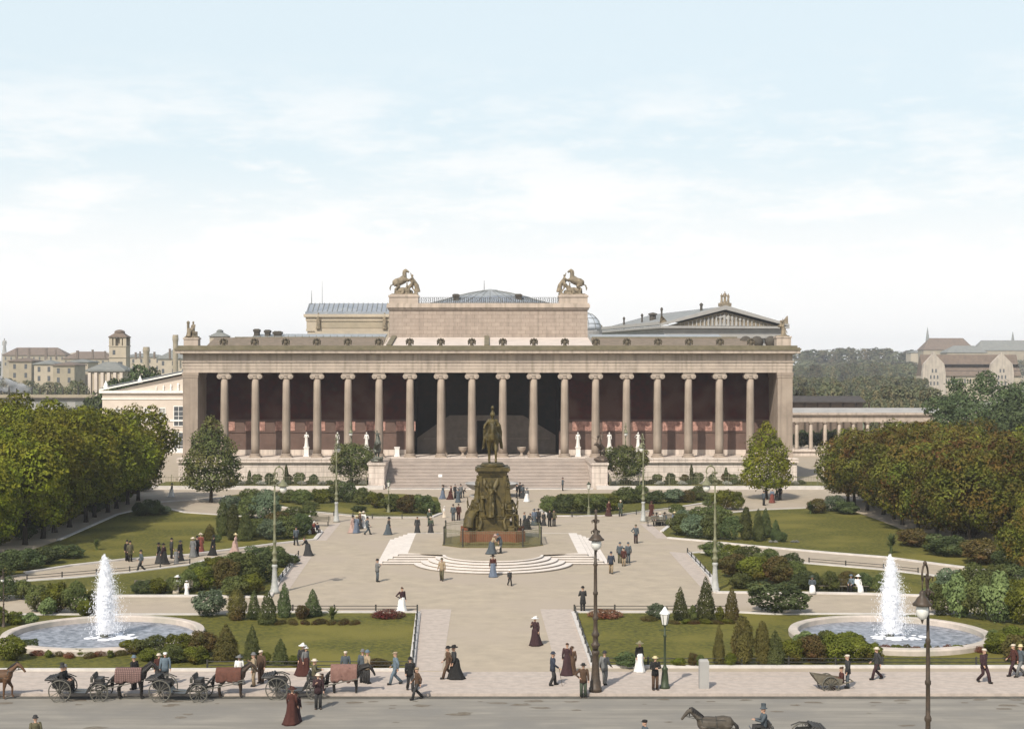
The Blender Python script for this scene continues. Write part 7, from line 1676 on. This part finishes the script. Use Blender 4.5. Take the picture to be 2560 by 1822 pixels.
# passengers and drivers
def seat(cx,cy,dx,dy,dz,face,lab,**k):
    P(lab,(cx+dx,cy+dy),face,z=ZR+dz,**k)
seat(c1x,c1y,-.95,-.22,.36,0,'coachman with pale beard and black coat seated in the leftmost cab',pose='sit',top='black',bot='black',hat='top',hatc='charcoal',scale=1.05)
seat(c1x,c1y,-.95,.24,.36,0,'passenger in black half hidden beside the bearded coachman',pose='sit',top='charcoal',bot='black',hatc='grey')
seat(c3x,c3y,.90,.0,.60,0,'coachman in brown with a boater on the box of the third cab',pose='drive',top='olive',bot='brown',hat='boater',hatc='cream')
d=67.2; seat(XX(1748,d),d,-.9,0,.60,180,'driver in grey on the box of the carriage at the bottom edge',pose='drive',top='slate',bot='charcoal',hat='top',hatc='slate',scale=1.04)
d=65.8; P('pedestrian in dark and white crossing the street at the bottom edge',(XX(1438,d),d),190,pose='walk',top='slate',bot='white',hat='cap',hatc='black',z=ZR)
d=66.4; P('man in olive brown seen from the waist up at the bottom left of the street',(XX(79,d),d),120,top='olive',bot='olive',hatc='charcoal',z=ZR,long=True)
# right pavement
P('man in dark jacket with pale cap standing by the hand cart',pp(1889.5,1533),170,pose='lean' if False else 'stand',top='charcoal',bot='slate',hat='cap',hatc='cream')
x,y=at(1876,1541); P('woman in dark red brown crouched at the handle of the hand cart',(x,y),180,'w',pose='sit',top='redbrown',bot='plum',hat='bun',z=ZR)
P('man in a long dark coat walking left on the right pavement',pp(1954.6,1514),185,pose='walk',top='charcoal',bot='plum',hat='boater',hatc='cream',long=True)
P('man in dark brown striding with open legs on the right pavement',pp(2192.5,1521),-60,pose='walk',top='plum',bot='plum',hat='cap',hatc='cream',scale=1.05)
P('man in dark red jacket striding at the right edge of the pavement',pp(2259,1506),190,pose='walk',top='redbrown',bot='plum',hat='cap',hatc='cream'); P('man in grey walking behind the red jacketed man at the right edge',pp(2275,1508),190,pose='walk',top='slate',bot='grey',hatc='straw')
# right fountain benches
P('woman in a white skirt sitting left of the hedge bench by the right fountain',pp(1810,1322),-100,'w',pose='sit',top='slate',bot='white',hat='wide',hatc='green')
P('man in light blue sitting on the bench behind the right fountain',pp(1897,1320),-120,pose='sit',top='bluegrey',bot='black',hat='boater',hatc='bluegrey'); P('woman in white sitting on the bench behind the right fountain',pp(1912,1320.5),-80,'w',pose='sit',top='white',bot='white',hat='wide',hatc='white')
P('woman in light grey by the left conical tree path',pp(383,1107),0,'w',top='grey',bot='white',hat='wide',hatc='charcoal')
